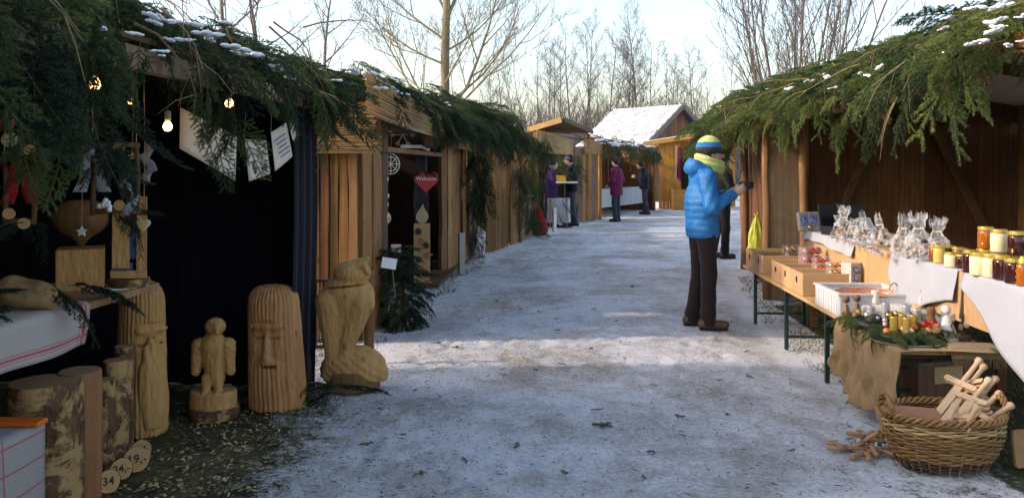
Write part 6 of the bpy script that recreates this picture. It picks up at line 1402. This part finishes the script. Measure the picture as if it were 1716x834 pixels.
def wreath(label, x, y, r, cand, z=.50, n=34, extras=()):
    t = thing('advent_wreath', label, 'wreath', (x, y, z)); m = MB(); m.tube([(r * math.cos(a), r * math.sin(a) * .85, .025) for a in [2 * math.pi * i / 24 for i in range(25)]], .03, 7, cap=False); obj('ring', m, M['needle_dark'], t, smooth=True)
    for k in range(n):
        a = 2 * math.pi * k / n + rnd.uniform(-.1, .1); q = Vector((r * math.cos(a), r * math.sin(a) * .85, .03 + rnd.uniform(0, .02))); tg = Vector((-math.sin(a), math.cos(a), 0)); o_ = Vector((math.cos(a), math.sin(a), 0)); branch(t, q, tg * rnd.uniform(.3, 1) + o_ * rnd.uniform(-.2, .9) + Vector((0, 0, rnd.uniform(-.2, .35))), rnd.choice(('olive', 'olive', 'green')), rnd.uniform(-1, 1), rnd.uniform(.17, .26), world=False)
    for (dx, dy, h, cr, mat) in cand:
        m = MB(); m.lathe([(cr, 0), (cr, h - .004), (cr * .9, h), (cr * .5, h - .004)], 16); c_ = obj('candle', m, M[mat], t, (dx, dy, .045), smooth=False); m = MB(); m.tube([(0, 0, h - .006), (.001, 0, h + .01)], .0015, 5); obj('wick', m, M['ink'], c_)
    for (dx, dy, dz, rr_, mat) in extras: m = MB(); m.ball((0, 0, 0), rr_, 10, 7); obj('ornament', m, M[mat], t, (dx, dy, dz), smooth=True)
    return t
rx_ = lambda a, b: rnd.uniform(a, b)
ex1 = [(rx_(-.16, .14), rx_(-.15, .1), rx_(.06, .085), rx_(.013, .02), rnd.choice(('rock', 'gold_ball', 'cream_ball', 'white_plastic', 'silver', 'honey_dark', 'rock'))) for _ in range(22)]
wreath('larger advent wreath with four silver candles on the burlap bench', 1.90, 5.08, .17, [(-.09, -.02, .085, .024, 'silver'), (.03, .07, .09, .024, 'silver'), (.13, .02, .085, .024, 'silver'), (.15, -.08, .08, .024, 'silver')], extras=ex1)
ex2 = [(rx_(-.12, .12), rx_(-.1, .08), rx_(.055, .075), rx_(.013, .02), rnd.choice(('rock', 'crate', 'cream_ball', 'orange_wire'))) for _ in range(9)]
wreath('advent wreath with four gold candles in front of the silver one', 1.87, 4.74, .15, [(-.05, .0, .08, .022, 'gold'), (.0, -.05, .085, .022, 'gold'), (.055, .0, .09, .023, 'gold'), (.02, .06, .085, .022, 'gold')], extras=ex2)
wr = wreath('small fir arrangement with a dark red ribbon at the end of the bench', 2.00, 4.74, .06, [], n=20, extras=[(.02, -.05, .07, .03, 'crate'), (-.02, -.05, .06, .022, 'honey_wax')]); bow(wr, Vector((1.99, 4.69, .60)), 'red', .055, .2)
m = MB(); m.lathe([(.02, 0), (.026, .03), (.02, .05), (.024, .085), (.018, .1)], 12); obj('wooden_figure', m, M['carve_bark'], wr, (.02, .0, .08))
m = MB(); m.lathe([(.17, .0), (.19, .012), (.185, .014), (.16, .006)], 28); tag(obj('wreath_plate', m, M['silver'], None, (1.88, 4.72, .492)), 'thin pale plate under the gold candle wreath', 'plate')
t = thing('advent_wreath', 'x', 'wreath'); bpy.data.objects.remove(t)
for (px, py, d, s, l) in [(1418, 497, 5.25, 1.0, 'small brown pine cone figure, left of two behind the wreath'), (1436, 494, 5.3, .9, 'small brown pine cone figure, right of two behind the wreath')]:
    p = at(px, py, d); t = thing('cone_figure', l, 'figure', (p.x, p.y, .50)); m = MB(); m.lathe([(.012, 0), (.022, .03), (.018, .06), (.01, .09)], 10, wob=lambda a, z: 1 + .15 * math.sin(6 * a + z * 200)); obj('body', m, M['burlap'], t); m = MB(); m.ball((0, 0, .12), .024, 10, 7); obj('head', m, M['rock'], t, smooth=True); m = MB(); m.tube([(-.03, -.01, .03), (0, 0, .06), (.03, -.01, .03)], .008, 6); obj('arm', m, M['burlap'], t)
p = at(1467, 488, 5.3); t = thing('pillar_candle', 'white pillar candle standing on the pale driftwood log', 'candle', (p.x, p.y, .588)); m = MB(); m.lathe([(.024, 0), (.024, .078), (.02, .082), (.008, .078)], 16); obj('wax', m, M['wax'], t); m = MB(); m.tube([(0, 0, .07), (.002, 0, .092)], .0015, 5); obj('wick', m, M['ink'], t)
tag(obj('driftwood_log', nets(lambda P: cone(P, (-.16, 0, 0), (.2, -.08, 0), .045, .04) + noise(*P, 30, 3) * .006, (-.25, -.16, -.07), (.28, .08, .07), .011), M['stone'], None, (p.x + .08, p.y + .02, .543)), 'pale driftwood log lying behind the wreaths', 'driftwood')
p = at(1560, 530, 4.95); t = thing('wire_roll', 'grey roll of fine wire mesh lying behind the white angel', 'wire roll', (p.x - .02, p.y, .555), .45); m = MB(); m.tube([(-.10, 0, 0), (.09, 0, 0)], .052, 20, cap=False); obj('mesh_roll', m, M['wire'], t, solid=.004, smooth=True); m = MB(); m.tube([(-.099, 0, 0), (.08, 0, 0)], .035, 16); obj('core', m, M['grey_card'], t, smooth=True)
p = at(1585, 540, 4.60); t = thing('angel_figure', 'white metal angel with star cut-outs standing beside the wreaths', 'figure', (p.x, p.y, .492), TH + .2)
m = MB(); m.lathe([(.062, 0), (.05, .05), (.034, .1), (.024, .135), (.012, .148)], 18, wob=lambda a, z: 1 + (.06 * math.sin(6 * a) if z < .08 else 0)); obj('dress', m, M['white_plastic'], t, smooth=True); m = MB(); m.ball((0, 0, .172), .027, 14, 9); obj('head', m, M['white_plastic'], t, smooth=True)
m = MB()
for sg in (-1, 1): m.prism([(sg * .01, .12), (sg * .07, .15), (sg * .075, .125), (sg * .05, .09), (sg * .015, .085)], .012, .018)
obj('wings', m, M['white_plastic'], t, fix=True)
for k in range(12):
    z = .02 + .1 * (k / 12); a = -1.57 + rnd.uniform(-.9, .9); r = .064 - .28 * z; m = MB(); m.prism(star_outline(.007, .003), -.001, .001); obj('star_hole', m, M['ink'], t, (r * math.cos(a), r * math.sin(a), z), (0, 0, a + 1.57))
p = at(1603, 560, 4.62); t = thing('tree_figure', 'slim wooden tree figure with pale ornaments on a bark slice', 'figure', (p.x + .03, p.y, .494)); m = MB(); m.lathe([(.045, 0), (.048, .012), (.045, .024)], 16, wob=lambda a, z: 1 + .05 * math.sin(5 * a)); obj('bark_slice', m, M['bark'], t); m = MB(); m.tube([(0, 0, .02), (.003, 0, .12), (0, 0, .30)], [.008, .006, .003], 6); obj('stem', m, M['bark_edge'], t)
m = MB(); m.prism([(-.016, .12), (.03, .12), (.02, .2), (.008, .31), (-.002, .31), (-.01, .2)], -.004, .004); obj('wooden_flag', m, M['grey_plank'], t); m = MB(); m.ball((.02, -.01, .09), (.018, .014, .022), 8, 6); obj('ornament', m, M['white_plastic'], t, smooth=True); m = MB(); m.ball((-.012, -.01, .075), (.014, .012, .02), 8, 6); obj('ornament', m, M['toy_wood'], t, smooth=True)
p = at(1547, 508, 5.1); t = thing('angel_figure', 'small brown haired angel with a red heart standing on a wooden block', 'figure', (p.x, p.y, .495)); m = MB(); m.box((0, 0, .055), (.1, .1, .11)); obj('block', m, M['crate'], t, bevel=.003); m = MB(); m.lathe([(.028, .11), (.02, .16), (.012, .175)], 12); obj('dress', m, M['white_plastic'], t, smooth=True); m = MB(); m.ball((0, 0, .19), .018, 10, 7); obj('head', m, M['skin'], t, smooth=True); m = MB(); m.ball((.002, .005, .195), (.02, .018, .02), 10, 7); obj('hair', m, M['rock'], t, smooth=True)
m = MB(); m.prism(heart_outline(.03), -.004, .004); obj('heart', m, M['heart_red'], t, (-.01, -.028, .15)); m = MB(); m.prism([(.0, .14), (.05, .19), (.055, .15), (.03, .11)], .014, .018); obj('wing', m, M['white_plastic'], t)

# ---- wicker basket with wooden swords
bx, by = 1.845, 4.20; t = thing('wicker_basket', 'oval wicker basket full of wooden toy swords on the ground at right', 'basket', (bx, by, 0), TH); a0, a1, b0, b1, H = .205, .275, .15, .205, .235; NS = 30; rows = 22
def el(an, f): bl_ = 1 + .10 * math.sin(f * math.pi); return ((a0 + (a1 - a0) * f) * math.cos(an) * bl_, (b0 + (b1 - b0) * f) * math.sin(an) * bl_)
for j in range(rows):
    m = MB(); pts = []; f = (j + .5) / rows
    for k in range(NS * 4 + 1):
        an = 2 * math.pi * k / (NS * 4); x, y = el(an, f); s_ = 1 + .028 * math.cos(NS / 2 * an * 1.0 + math.pi * j) ; z = .012 + H * f + .0035 * math.sin(an * 7 + j * 1.3); pts.append((x * s_, y * s_, z))
    m.tube(pts, .0062, 5, cap=False); obj('weaver', m, M['wicker_dark'] if j < 4 else (M['wicker_pale'] if j in (17, 18, 19) else M['wicker']), t, smooth=True)
for k in range(NS):
    an = 2 * math.pi * (k + .5) / NS; m = MB(); m.tube([(*el(an, f), .005 + H * f * 1.03) for f in (0, .33, .66, 1)], .005, 5); obj('stake', m, M['wicker'], t)
for ph in (0, 2.1, 4.2):
    m = MB(); pts = []
    for k in range(145): an = 2 * math.pi * k / 144; x, y = el(an, 1.0); q = 16 * an + ph; s_ = 1.0 + .05 * math.cos(q); pts.append((x * s_, y * s_, H + .022 + .013 * math.sin(q)))
    m.tube(pts, .0085, 5, cap=False); obj('rim', m, M['wicker'], t, smooth=True)
for sg in (-1, 1):
    for ph in (0, 2.1, 4.2):
        m = MB(); pts = []
        for k in range(33): s_ = k / 32; an = math.pi * s_; q = 18 * s_ + ph; pts.append((sg * (a1 * 1.0 + .010 * math.cos(q)), -.062 * math.cos(an) + .008 * math.sin(q), H + .02 + .085 * math.sin(an) + .008 * math.cos(q)))
        m.tube(pts, .008, 5); obj('handle', m, M['wicker'], t, smooth=True)
m = MB(); m.lathe([(.9 * a0, .008), (.9 * a0, .014)], 24, wob=lambda a, z: math.hypot(math.cos(a), math.sin(a) * b0 / a0)); obj('bottom', m, M['wicker_dark'], t)
def sword(base, tip, label, gw=.075, roll=0, hl=.16):
    """base: blade end in the basket, tip: pommel"""
    a, b = Vector(base), Vector(tip); L = (b - a).length; q = (b - a).to_track_quat('Z', 'Y'); t = thing('toy_sword', label, 'toy sword', a); t.rotation_euler = (q.to_matrix() @ Matrix.Rotation(roll, 3, 'Z')).to_euler()
    gl = L - hl; m = MB(); m.prism([(-.021, 0), (.021, 0), (.021, gl), (-.021, gl)], -.006, .006); obj('blade', m, M['pale_wood'], t, bevel=.004)
    for yy in (-.011, .011):
        m = MB(); m.prism([(-gw, gl - .012), (-gw + .01, gl - .019), (gw - .01, gl - .019), (gw, gl - .012), (gw, gl + .004), (gw - .01, gl + .011), (-gw + .01, gl + .011), (-gw, gl + .004)], yy - .0045, yy + .0045); obj('crossguard', m, M['pale_wood'], t, bevel=.002)
    m = MB(); m.lathe([(.0125, gl - .01), (.013, gl + .03), (.0115, gl + hl * .5), (.012, L - .035), (.015, L - .028), (.0185, L - .018), (.0185, L - .006), (.014, L)], 14); obj('grip', m, M['pale_wood'], t, smooth=True)
sw = [((1562, 705, 4.12), (1643, 601, 4.22), 'longest upright toy sword with its handle highest above the basket', .085, .25, .17), ((1575, 712, 4.0), (1650, 612, 4.3), 'toy sword just behind the highest one', .075, -.4, .17), ((1590, 715, 4.02), (1659, 634, 4.12), 'toy sword with crossguard low in the middle of the bunch', .085, .1, .15), ((1600, 716, 4.06), (1670, 632, 4.22), 'toy sword close behind the middle one', .06, .6, .15),
      ((1605, 720, 4.0), (1677, 657, 4.1), 'toy sword leaning towards the right handle of the basket', .065, -.3, .15), ((1625, 722, 3.98), (1697, 677, 4.02), 'toy sword lying lowest out over the right basket rim', .05, .3, .15), ((1612, 722, 3.9), (1640, 678, 3.88), 'short toy sword handle in front, right one of the front pair', .04, .0, .12), ((1583, 722, 3.92), (1602, 676, 3.95), 'short toy sword handle in front, left one of the front pair', .045, .2, .12), ((1600, 724, 3.88), (1632, 672, 4.0), 'toy sword between the front pair', .05, -.3, .12)]
for (a, b, l, g, r_, hl) in sw:
    A_, B_ = at(*a), at(*b); dd = (B_ - A_).normalized(); sword(A_ + dd * .02, B_, l, g, r_, hl)
p = at(1538, 695, 4.1); t = thing('toy_shield', 'flat brown wooden board lying tilted in the wicker basket', 'toy shield', p, TH); m = MB(); m.prism([(-.115, -.02), (.12, -.075), (.10, .035), (-.105, .055)], -.008, .008); obj('board', m, M['toy_wood'], t, (0, 0, 0), (R(-50), 0, 0), bevel=.004)
# ---- slingshots on the ground
sl_l = ['wooden slingshot, top one of the pile beside the basket', 'wooden slingshot lying leftmost in the pile beside the basket', 'wooden slingshot under the top one beside the basket', 'wooden slingshot pointing at the basket from the pile', 'wooden slingshot lying lowest and nearest in the pile beside the basket', 'wooden slingshot leaning across the pile beside the basket']
c0 = gp(1450, 757)
for k, (dx, dy, dz, ry, rz) in enumerate([(0, .02, .075, .25, .4), (-.08, .01, .02, 0, 2.9), (.03, 0, .045, -.3, 1.5), (.07, -.03, .02, .1, -.6), (-.02, -.07, .018, .0, -2.2), (.0, .0, .06, .7, 2.2)]):
    t = thing('slingshot', sl_l[k], 'slingshot', (c0.x + dx, c0.y + dy, dz)); t.rotation_euler = (rnd.uniform(-.3, .3), ry, rz); m = MB(); m.tube([(-.10, 0, 0), (-.02, .004, 0), (.02, 0, 0)], [.0145, .014, .017], 9, squash=.75); obj('handle', m, M['toy_wood'], t, smooth=True)
    for sg in (-1, 1): m = MB(); m.tube([(.01, 0, 0), (.05, sg * .028, 0), (.075, sg * .038, 0), (.105, sg * .036, 0)], [.016, .013, .0125, .012], 8, squash=.8); obj('prong', m, M['toy_wood'], t, smooth=True)
    m = MB(); m.tube([(.09, -.037, .012), (.05, 0, .03), (.09, .037, .012)], .0035, 4); obj('band', m, M['toy_wood'], t)
p = gp(1716, 782); t = thing('wooden_board', 'brown rounded wooden board standing at the right edge on the grass', 'board', (p.x + .03, p.y, .0), TH + .2); m = MB(); m.prism([(-.085, .012), (-.075, 0), (.09, 0), (.09, .18), (-.075, .18), (-.085, .17)], -.009, .009); obj('panel', m, M['toy_wood'], t, (0, 0, 0), (R(-8), 0, 0), bevel=.003)
p = at(1555, 640, 5.2); t = thing('cardboard_box', 'brown cardboard box on the ground under the wreath bench', 'box', (p.x, p.y, 0), .3); m = MB(); m.box((0, 0, .14), (.42, .34, .28)); obj('carton', m, M['house_plank'], t, bevel=.004); m = MB(); m.box((0, -.172, .2), (.2, .003, .1)); obj('flap', m, M['crate'], t)
p = at(1267, 356, 9.9); t = thing('yellow_bag', 'yellow plastic bag hanging on the brown plank wall', 'bag', (p.x, p.y - .03, p.z - .44), TH); m = MB()
m.lathe([(.10, .0), (.105, .01), (.098, .06), (.095, .12), (.082, .19), (.068, .25), (.05, .31), (.03, .36), (.014, .39), (.02, .405), (.03, .43)], 48, cap=False, wob=lambda a, z: 1 + (.05 + z * .5) * math.sin(7 * a + z * 9) + (.03 + z * .3) * math.sin(13 * a - z * 14) + .04 * math.sin(3 * a + z * 22)); o = obj('film', m, M['bag_yellow'], t, smooth=True); o.scale = (1, .42, 1)
m = MB(); m.tube([(0, 0, .40), (.01, 0, .44), (0, 0, .47)], .004, 5); obj('handle', m, M['bag_yellow'], t)
# ------------------------------------------------------------------ people
def head_f(P, c, s=1.0):
    """a head looking along +x, centre c"""
    x, y, z = (P[0] - c[0]) / s, (P[1] - c[1]) / s, (P[2] - c[2]) / s; p = (x, y, z)
    d = smin(ell(p, (-.012, 0, .025), (.098, .078, .10)), ell(p, (.028, 0, -.045), (.062, .058, .072)), .04)
    d = smin(d, cone(p, (.088, 0, .012), (.112, 0, -.028), .010, .016), .016)
    d = smin(d, ell(p, (.075, 0, .03), (.022, .055, .014)), .02); d = smin(d, ell(p, (.082, 0, -.066), (.012, .024, .008)), .01); d = smin(d, ell(p, (.07, 0, -.098), (.022, .024, .02)), .02)
    for sg in (-1, 1):
        d = smax(d, -ell(p, (.092, sg * .032, .008), (.018, .018, .012)), .012); d = smin(d, ell(p, (.078, sg * .032, .008), (.012, .014, .01)), .004)
        d = smin(d, ell(p, (-.005, sg * .08, -.005), (.02, .010, .03)), .008)
    d = smax(d, -ell(p, (.096, 0, -.068), (.01, .022, .0025)), .003)
    return d * s
def hand_f(P, w, f, up, s=1.0, curl=.5):
    """w wrist, f forward unit, up = back-of-hand unit"""
    w, f, up = Vector(w), Vector(f).normalized(), Vector(up).normalized(); sd = f.cross(up).normalized(); d = None
    pc = w + f * .055 * s
    pal = chain(P, [w, pc + sd * .0, w + f * .085 * s], [.026 * s, .034 * s, .032 * s], .02); d = pal
    for i, (o, ln) in enumerate(((-.027, .068), (-.009, .076), (.009, .072), (.027, .058))):
        b = w + f * .085 * s + sd * o * s; c1 = b + (f * math.cos(curl * .5) - up * math.sin(curl * .5)) * ln * .5 * s; c2 = c1 + (f * math.cos(curl * 1.4) - up * math.sin(curl * 1.4)) * ln * .32 * s; c3 = c2 + (f * math.cos(curl * 2.1) - up * math.sin(curl * 2.1)) * ln * .25 * s
        d = smin(d, chain(P, [b, c1, c2, c3], [.0098 * s, .009 * s, .0085 * s, .0075 * s], .004), .006)
    b = w + f * .035 * s - sd * .026 * s; c1 = b + (f * .7 - sd * .6 - up * .3).normalized() * .035 * s; c2 = c1 + (f * .9 - sd * .1 - up * .4).normalized() * .032 * s
    return smin(d, chain(P, [b, c1, c2], [.013 * s, .011 * s, .009 * s], .006), .01)
def person(label, loc, rz, H, J, coat, legs, shoe, hat=None, hair=True, res=.016, puff=False, extras=None, coat_len=.45, head_tilt=0, bulk=1.0, bag=None):
    """figure facing +x before rotation. J: joints in metres for a 1.72 m figure"""
    k = H / 1.72; t = thing('person', label, 'person', loc, rz); t.scale = (k,) * 3
    g = lambda n: np.array(J[n], float)
    hc = g('head'); neck = g('neck'); ch = g('chest'); hip = g('hip')
    def arm(s): return g('sh' + s), g('el' + s), g('wr' + s)
    def leg(s): return g('hp' + s), g('kn' + s), g('an' + s)
    def body(P):
        d = head_f(P, hc); d = smin(d, cone(P, neck, hc + [-.01, 0, -.06], .052, .05), .03)
        d = smin(d, chain(P, [ch, (ch + hip) / 2, hip], [.115, .10, .115], .06, sy=1.25), .05)
        for s in 'lr':
            a, b, c = arm(s); d = smin(d, chain(P, [ch + (a - ch) * .6, a, b, c], [.06, .05, .038, .026], .03), .03); f = (c - b) / np.linalg.norm(c - b); hd = J.get('hand' + s, None)
            fw = hd[0] if hd else f; up = hd[1] if hd else (0, 0, 1)
            if abs(np.dot(np.array(fw) / np.linalg.norm(fw), np.array(up) / np.linalg.norm(up))) > .95: up = (1, 0, 0)
            d = smin(d, hand_f(P, c, fw, up, 1.0, hd[2] if hd else .5), .012)
            a, b, c = leg(s); d = smin(d, chain(P, [a, b, c], [.075, .052, .036], .03), .04); d = smin(d, cone(P, c - [0, 0, .04], c + [.13, 0, -.055], .03, .025), .02)
        return d
    allp = np.array([J[q] for q in J if not q.startswith('hand')]); lo = allp.min(0) - .17; hi = allp.max(0) + .17; lo[2] = -.03; hi[2] = hc[2] + .15
    b = obj('body', nets(body, lo, hi, min(res, .0125)), M['skin'], t)
    def coat_f(P):
        th = .024 if puff else .018; R_ = .125 * bulk + th
        low = hip + [0, 0, .45 - coat_len]
        d = chain(P, [ch + [0, 0, .06], ch - [0, 0, .08], (ch + hip) / 2, low], [.105 * bulk + th * .6, R_, R_ * .97, R_ * 1.02], .05, sy=1.28)
        if puff:
            d = d - .0075 * np.sqrt(np.abs(np.sin(P[2] * 52 + .9 * np.sin(P[0] * 9 + P[1] * 5)))) + .0075
        for s in 'lr':
            a, bb, c = arm(s); ac = chain(P, [ch + (a - ch) * .5 + [0, 0, .02], a, bb, c - (c - bb) * .06], [.085 + th * .3, .066 + th * .6, .052 + th * .5, .040 + th * .3], .03)
            if puff:
                dv = (c - a); q = (P[0] * dv[0] + P[1] * dv[1] + P[2] * dv[2]) / np.linalg.norm(dv); ac = ac - .007 * np.abs(np.sin(q * 40)) + .005
            d = smin(d, ac, .025)
        d = smin(d, cone(P, neck + [-.01, 0, -.05], neck + [-.005, 0, .01], .095, .075), .035)
        if puff:
            hd_ = smin(ell(P, neck + [-.105, 0, .015], (.088, .135, .095)) + noise(P[0], P[1], P[2], 26, 9) * .012, ell(P, neck + [-.03, 0, -.01], (.125, .13, .05)), .04); hd_ = smax(hd_, -ell(P, neck + [-.075, 0, .095], (.06, .10, .065)), .015); d = smin(d, hd_, .02)
            d = d + noise(P[0], P[1], P[2], 40, 2) * .004 + noise(P[0], P[1], P[2], 75, 8) * .0018
        d = smax(d, -(P[2] - (low[2] - .06)), .02); d = smax(d, -(cone(P, neck + [.0, 0, -.02], neck + [.015, 0, .25], .055, .075)), .012)
        for s in 'lr':
            a, bb, c = arm(s); n_ = (c - bb) / np.linalg.norm(c - bb); pl = (P[0] - c[0]) * n_[0] + (P[1] - c[1]) * n_[1] + (P[2] - c[2]) * n_[2]
            near = np.sqrt((P[0] - c[0]) ** 2 + (P[1] - c[1]) ** 2 + (P[2] - c[2]) ** 2) - .12; d = smax(d, -smax(near, -(pl + .005), .01), .006)
        return d + noise(P[0], P[1], P[2], 18, 5) * .004
    obj('jacket', nets(coat_f, lo, hi, res), coat, t)
    def leg_f(P):
        d = cone(P, hip + [0, 0, .07], hip - [0, 0, .03], .125 * bulk, .13 * bulk, sy=1.12)
        for s in 'lr':
            a, bb, c = leg(s); d = smin(d, chain(P, [a, bb, c - [0, 0, .03]], [.095, .068, .068], .03), .03)
        d = smax(d, P[2] - (hip[2] + .08), .01); d = smax(d, -(P[2] - .035), .005)
        return d + noise(P[0], P[1], P[2] * .8, 30, 7) * .008 + .004 * np.sin(P[2] * 40 + noise(P[0], P[1], P[2], 9, 1) * 3) * np.clip((.35 - P[2]) * 4, 0, 1)
    obj('trousers', nets(leg_f, lo, hi, res), legs, t)
    for s in 'lr':
        c = g('an' + s); yw = J.get('toe' + s, 0)
        def shoe_f(P):
            f = np.array([math.cos(yw), math.sin(yw), 0]); d = smin(cone(P, c - [0, 0, .045] - f * .045, c - [0, 0, .052] + f * .15, .045, .042, sz=.95), cone(P, c, c + [0, 0, .05], .05, .052), .03)
            return smax(d, -(P[2] - .002), .004)
        sh = obj('shoe', nets(shoe_f, c - [.2, .2, .12], c + [.26, .2, .14], .012), shoe, t)
        m = MB(); m.box((c[0] + .05 * math.cos(yw), c[1] + .05 * math.sin(yw), .006), (.255, .078, .012), rot=Matrix.Rotation(yw, 3, 'Z')); obj('sole', m, M['shoe'], sh, bevel=.006)
    if hair: obj('hair', nets(lambda P: smax(ell(P, hc + [-.025, 0, .035], (.108, .098, .108)) + noise(*P, 60, 2) * .006, (P[0] - hc[0]) * .9 - (P[2] - hc[2]) * .55 - .035, .02), hc - .16, hc + .18, .010), M['hair'], t)
    if extras: extras(t, J, hc, neck)
    return t
base = dict(head=(.03, 0, 1.60), neck=(0, 0, 1.46), chest=(0, 0, 1.28), hip=(0, 0, .94), shl=(0, .19, 1.38), shr=(0, -.19, 1.38), ell=(-.02, .24, 1.12), elr=(-.02, -.24, 1.12), wrl=(.12, .2, .92), wrr=(.12, -.2, .92), hpl=(0, .09, .9), hpr=(0, -.09, .9), knl=(.02, .1, .5), knr=(.02, -.1, .5), anl=(-.02, .1, .09), anr=(.0, -.1, .09))
# the photographer's neighbour in the blue jacket
Jb = dict(base); Jb.update(head=(.075, 0, 1.575), neck=(.03, 0, 1.44), chest=(.0, 0, 1.25), hip=(.0, 0, .92), shr=(.0, -.18, 1.35), elr=(.02, -.26, 1.10), wrr=(.25, -.16, 1.215), shl=(.0, .18, 1.35), ell=(.06, .25, 1.10), wrl=(.26, .1, 1.21),
          hpr=(.01, -.09, .88), knr=(.035, -.10, .50), anr=(.02, -.12, .095), hpl=(-.01, .09, .88), knl=(-.01, .10, .48), anl=(-.075, .10, .095), handr=((.75, .25, .45), (.3, -.8, .2), .55), handl=((.8, -.35, .35), (.2, .85, .2), .6))
M['hat'] = knit('striped_knit', [(-.005, (.03, .026, .026)), (.05, (.03, .026, .026)), (.095, (.0, .17, .42)), (9, (.55, .62, .16))])
M['scarf'] = knit('lime_knit', [(-9, (.42, .5, .14)), (9, (.5, .58, .18))])
def blue_extras(t, J, hc, neck):
    h0 = Vector(hc) + Vector((-.005, 0, .005))
    def hat_f(P):
        x, y, z = P; zz = z + x * .18; d = ell((x, y, z), (-.012, 0, .03), (.118, .10, .125)); d = smax(d, -(zz - .003), .012); return d - .003 * np.abs(np.sin(zz * 260))
    o = obj('knit_hat', nets(hat_f, (-.16, -.14, -.06), (.14, .14, .18), .007), M['hat'], t, h0)
    def scarf_f(P):
        x, y, z = P; a = np.arctan2(y, x); r = np.sqrt((x / 1.12) ** 2 + y ** 2); zc = -.012 - .045 * np.cos(a); d = np.sqrt((r - .086) ** 2 + ((z - zc) / 1.75) ** 2) - .034
        d2 = ell((x, y, z), (.09, 0, -.035), (.05, .06, .06)); d = smin(d, d2, .03); return d + .004 * np.sin(z * 130 + a * 3) + noise(x, y, z, 40, 3) * .004
    obj('scarf', nets(scarf_f, (-.19, -.17, -.17), (.21, .17, .12), .008), M['scarf'], t, Vector(neck) + Vector((.03, 0, .055)))
    m = MB(); m.box((0, 0, 0), (.004, .11, .03)); gl_ = obj('glasses', m, M['black_card'], t, Vector(hc) + Vector((.107, 0, .008)), bevel=.002)
    for sg in (-1, 1): m = MB(); m.box((-.045, sg * .075, .006), (.1, .004, .006)); obj('temple', m, M['black_card'], gl_)
    obj('hood_lining', nets(lambda P: ell(P, (0, 0, 0), (.05, .085, .03)), (-.08, -.1, -.06), (.08, .1, .06), .012), M['scarf'], t, Vector(neck) + Vector((-.075, 0, .045)))
bp = gp(1183, 548)
person('person in a bright blue puffer jacket and striped knit hat holding a camera', (bp.x - .03, bp.y, 0), TH, 1.72, Jb, M['puffer_blue'], M['trouser'], M['boot'], hair=True, res=.0105, puff=True, extras=blue_extras, coat_len=.50)
cp = Vector((bp.x - .03, bp.y, 0)) + Matrix.Rotation(TH, 3, 'Z') @ Vector((.375, -.03, 1.285)); t = thing('camera_body', 'small black camera held by the person in blue', 'camera', cp, TH + .1); m = MB(); m.box((0, 0, 0), (.055, .12, .078)); obj('case', m, M['black_card'], t, bevel=.008); m = MB(); m.tube([(.02, 0, 0), (.075, 0, 0)], [.032, .03], 16); obj('lens', m, M['black_metal'], t)
# man behind
Jm = dict(base); Jm.update(wrr=(.28, -.06, 1.18), elr=(.05, -.24, 1.08), wrl=(.28, .08, 1.15), ell=(.04, .24, 1.1), head=(.06, 0, 1.60), anl=(-.12, .1, .09), knl=(-.02, .1, .5))
p = gp(1214, 432); person('person in a dark jacket and black trousers mostly hidden behind the person in blue', (p.x - .04, p.y, 0), TH + .2, 1.70, Jm, M['black_coat'], M['black_coat'], M['shoe'], res=.02, coat_len=.5)
Jw = dict(base); Jw.update(wrl=(.16, .16, 1.0), wrr=(.10, -.24, .93), elr=(-.06, -.27, 1.12))
p = gp(1033, 371); person('person in a magenta coat with short dark hair standing before the far stall', (p.x, p.y, 0), R(150), 1.68, Jw, M['purple_coat'], M['jeans'], M['shoe'], res=.02, coat_len=.62, bulk=1.14)
p = gp(1080, 359); person('person in a dark jacket leaning to the counter of the far stall', (p.x, p.y, 0), R(165), 1.70, dict(Jm, head=(.14, 0, 1.52), neck=(.07, 0, 1.42), chest=(.03, 0, 1.26)), M['dark_coat'], M['jeans'], M['shoe'], res=.022, coat_len=.55, bulk=1.1)
def cap_extra(t, J, hc, neck): obj('knit_hat', nets(lambda P: smax(ell(P, (-.01, 0, .03), (.115, .1, .115)), -(P[2] + P[0] * .15 - .01), .012), (-.15, -.13, -.05), (.14, .13, .17), .013), M['grey_hat'], t, hc)
M['grey_hat'] = knit('grey_violet_knit', [(-9, (.09, .08, .11)), (9, (.11, .10, .14))])
p = gp(957, 378); person('person in a black jacket, jeans and grey knit hat behind the high table', (p.x, p.y, 0), R(175), 1.74, Jm, M['black_coat'], M['jeans'], M['shoe'], res=.02, extras=cap_extra, coat_len=.5, bulk=1.12)
def tail_extra(t, J, hc, neck): obj('headscarf', nets(lambda P: smax(ell(P, (-.02, 0, .02), (.11, .095, .115)), (P[0] - .03), .012), (-.16, -.13, -.12), (.14, .13, .17), .013), M['white_cloth'], t, hc)
p = gp(922, 380); person('person in a violet coat half hidden by the booth post', (p.x + .03, p.y, 0), R(10), 1.62, Jm, M['violet_coat'], M['black_coat'], M['shoe'], res=.022, extras=tail_extra, coat_len=.7, bulk=1.05)
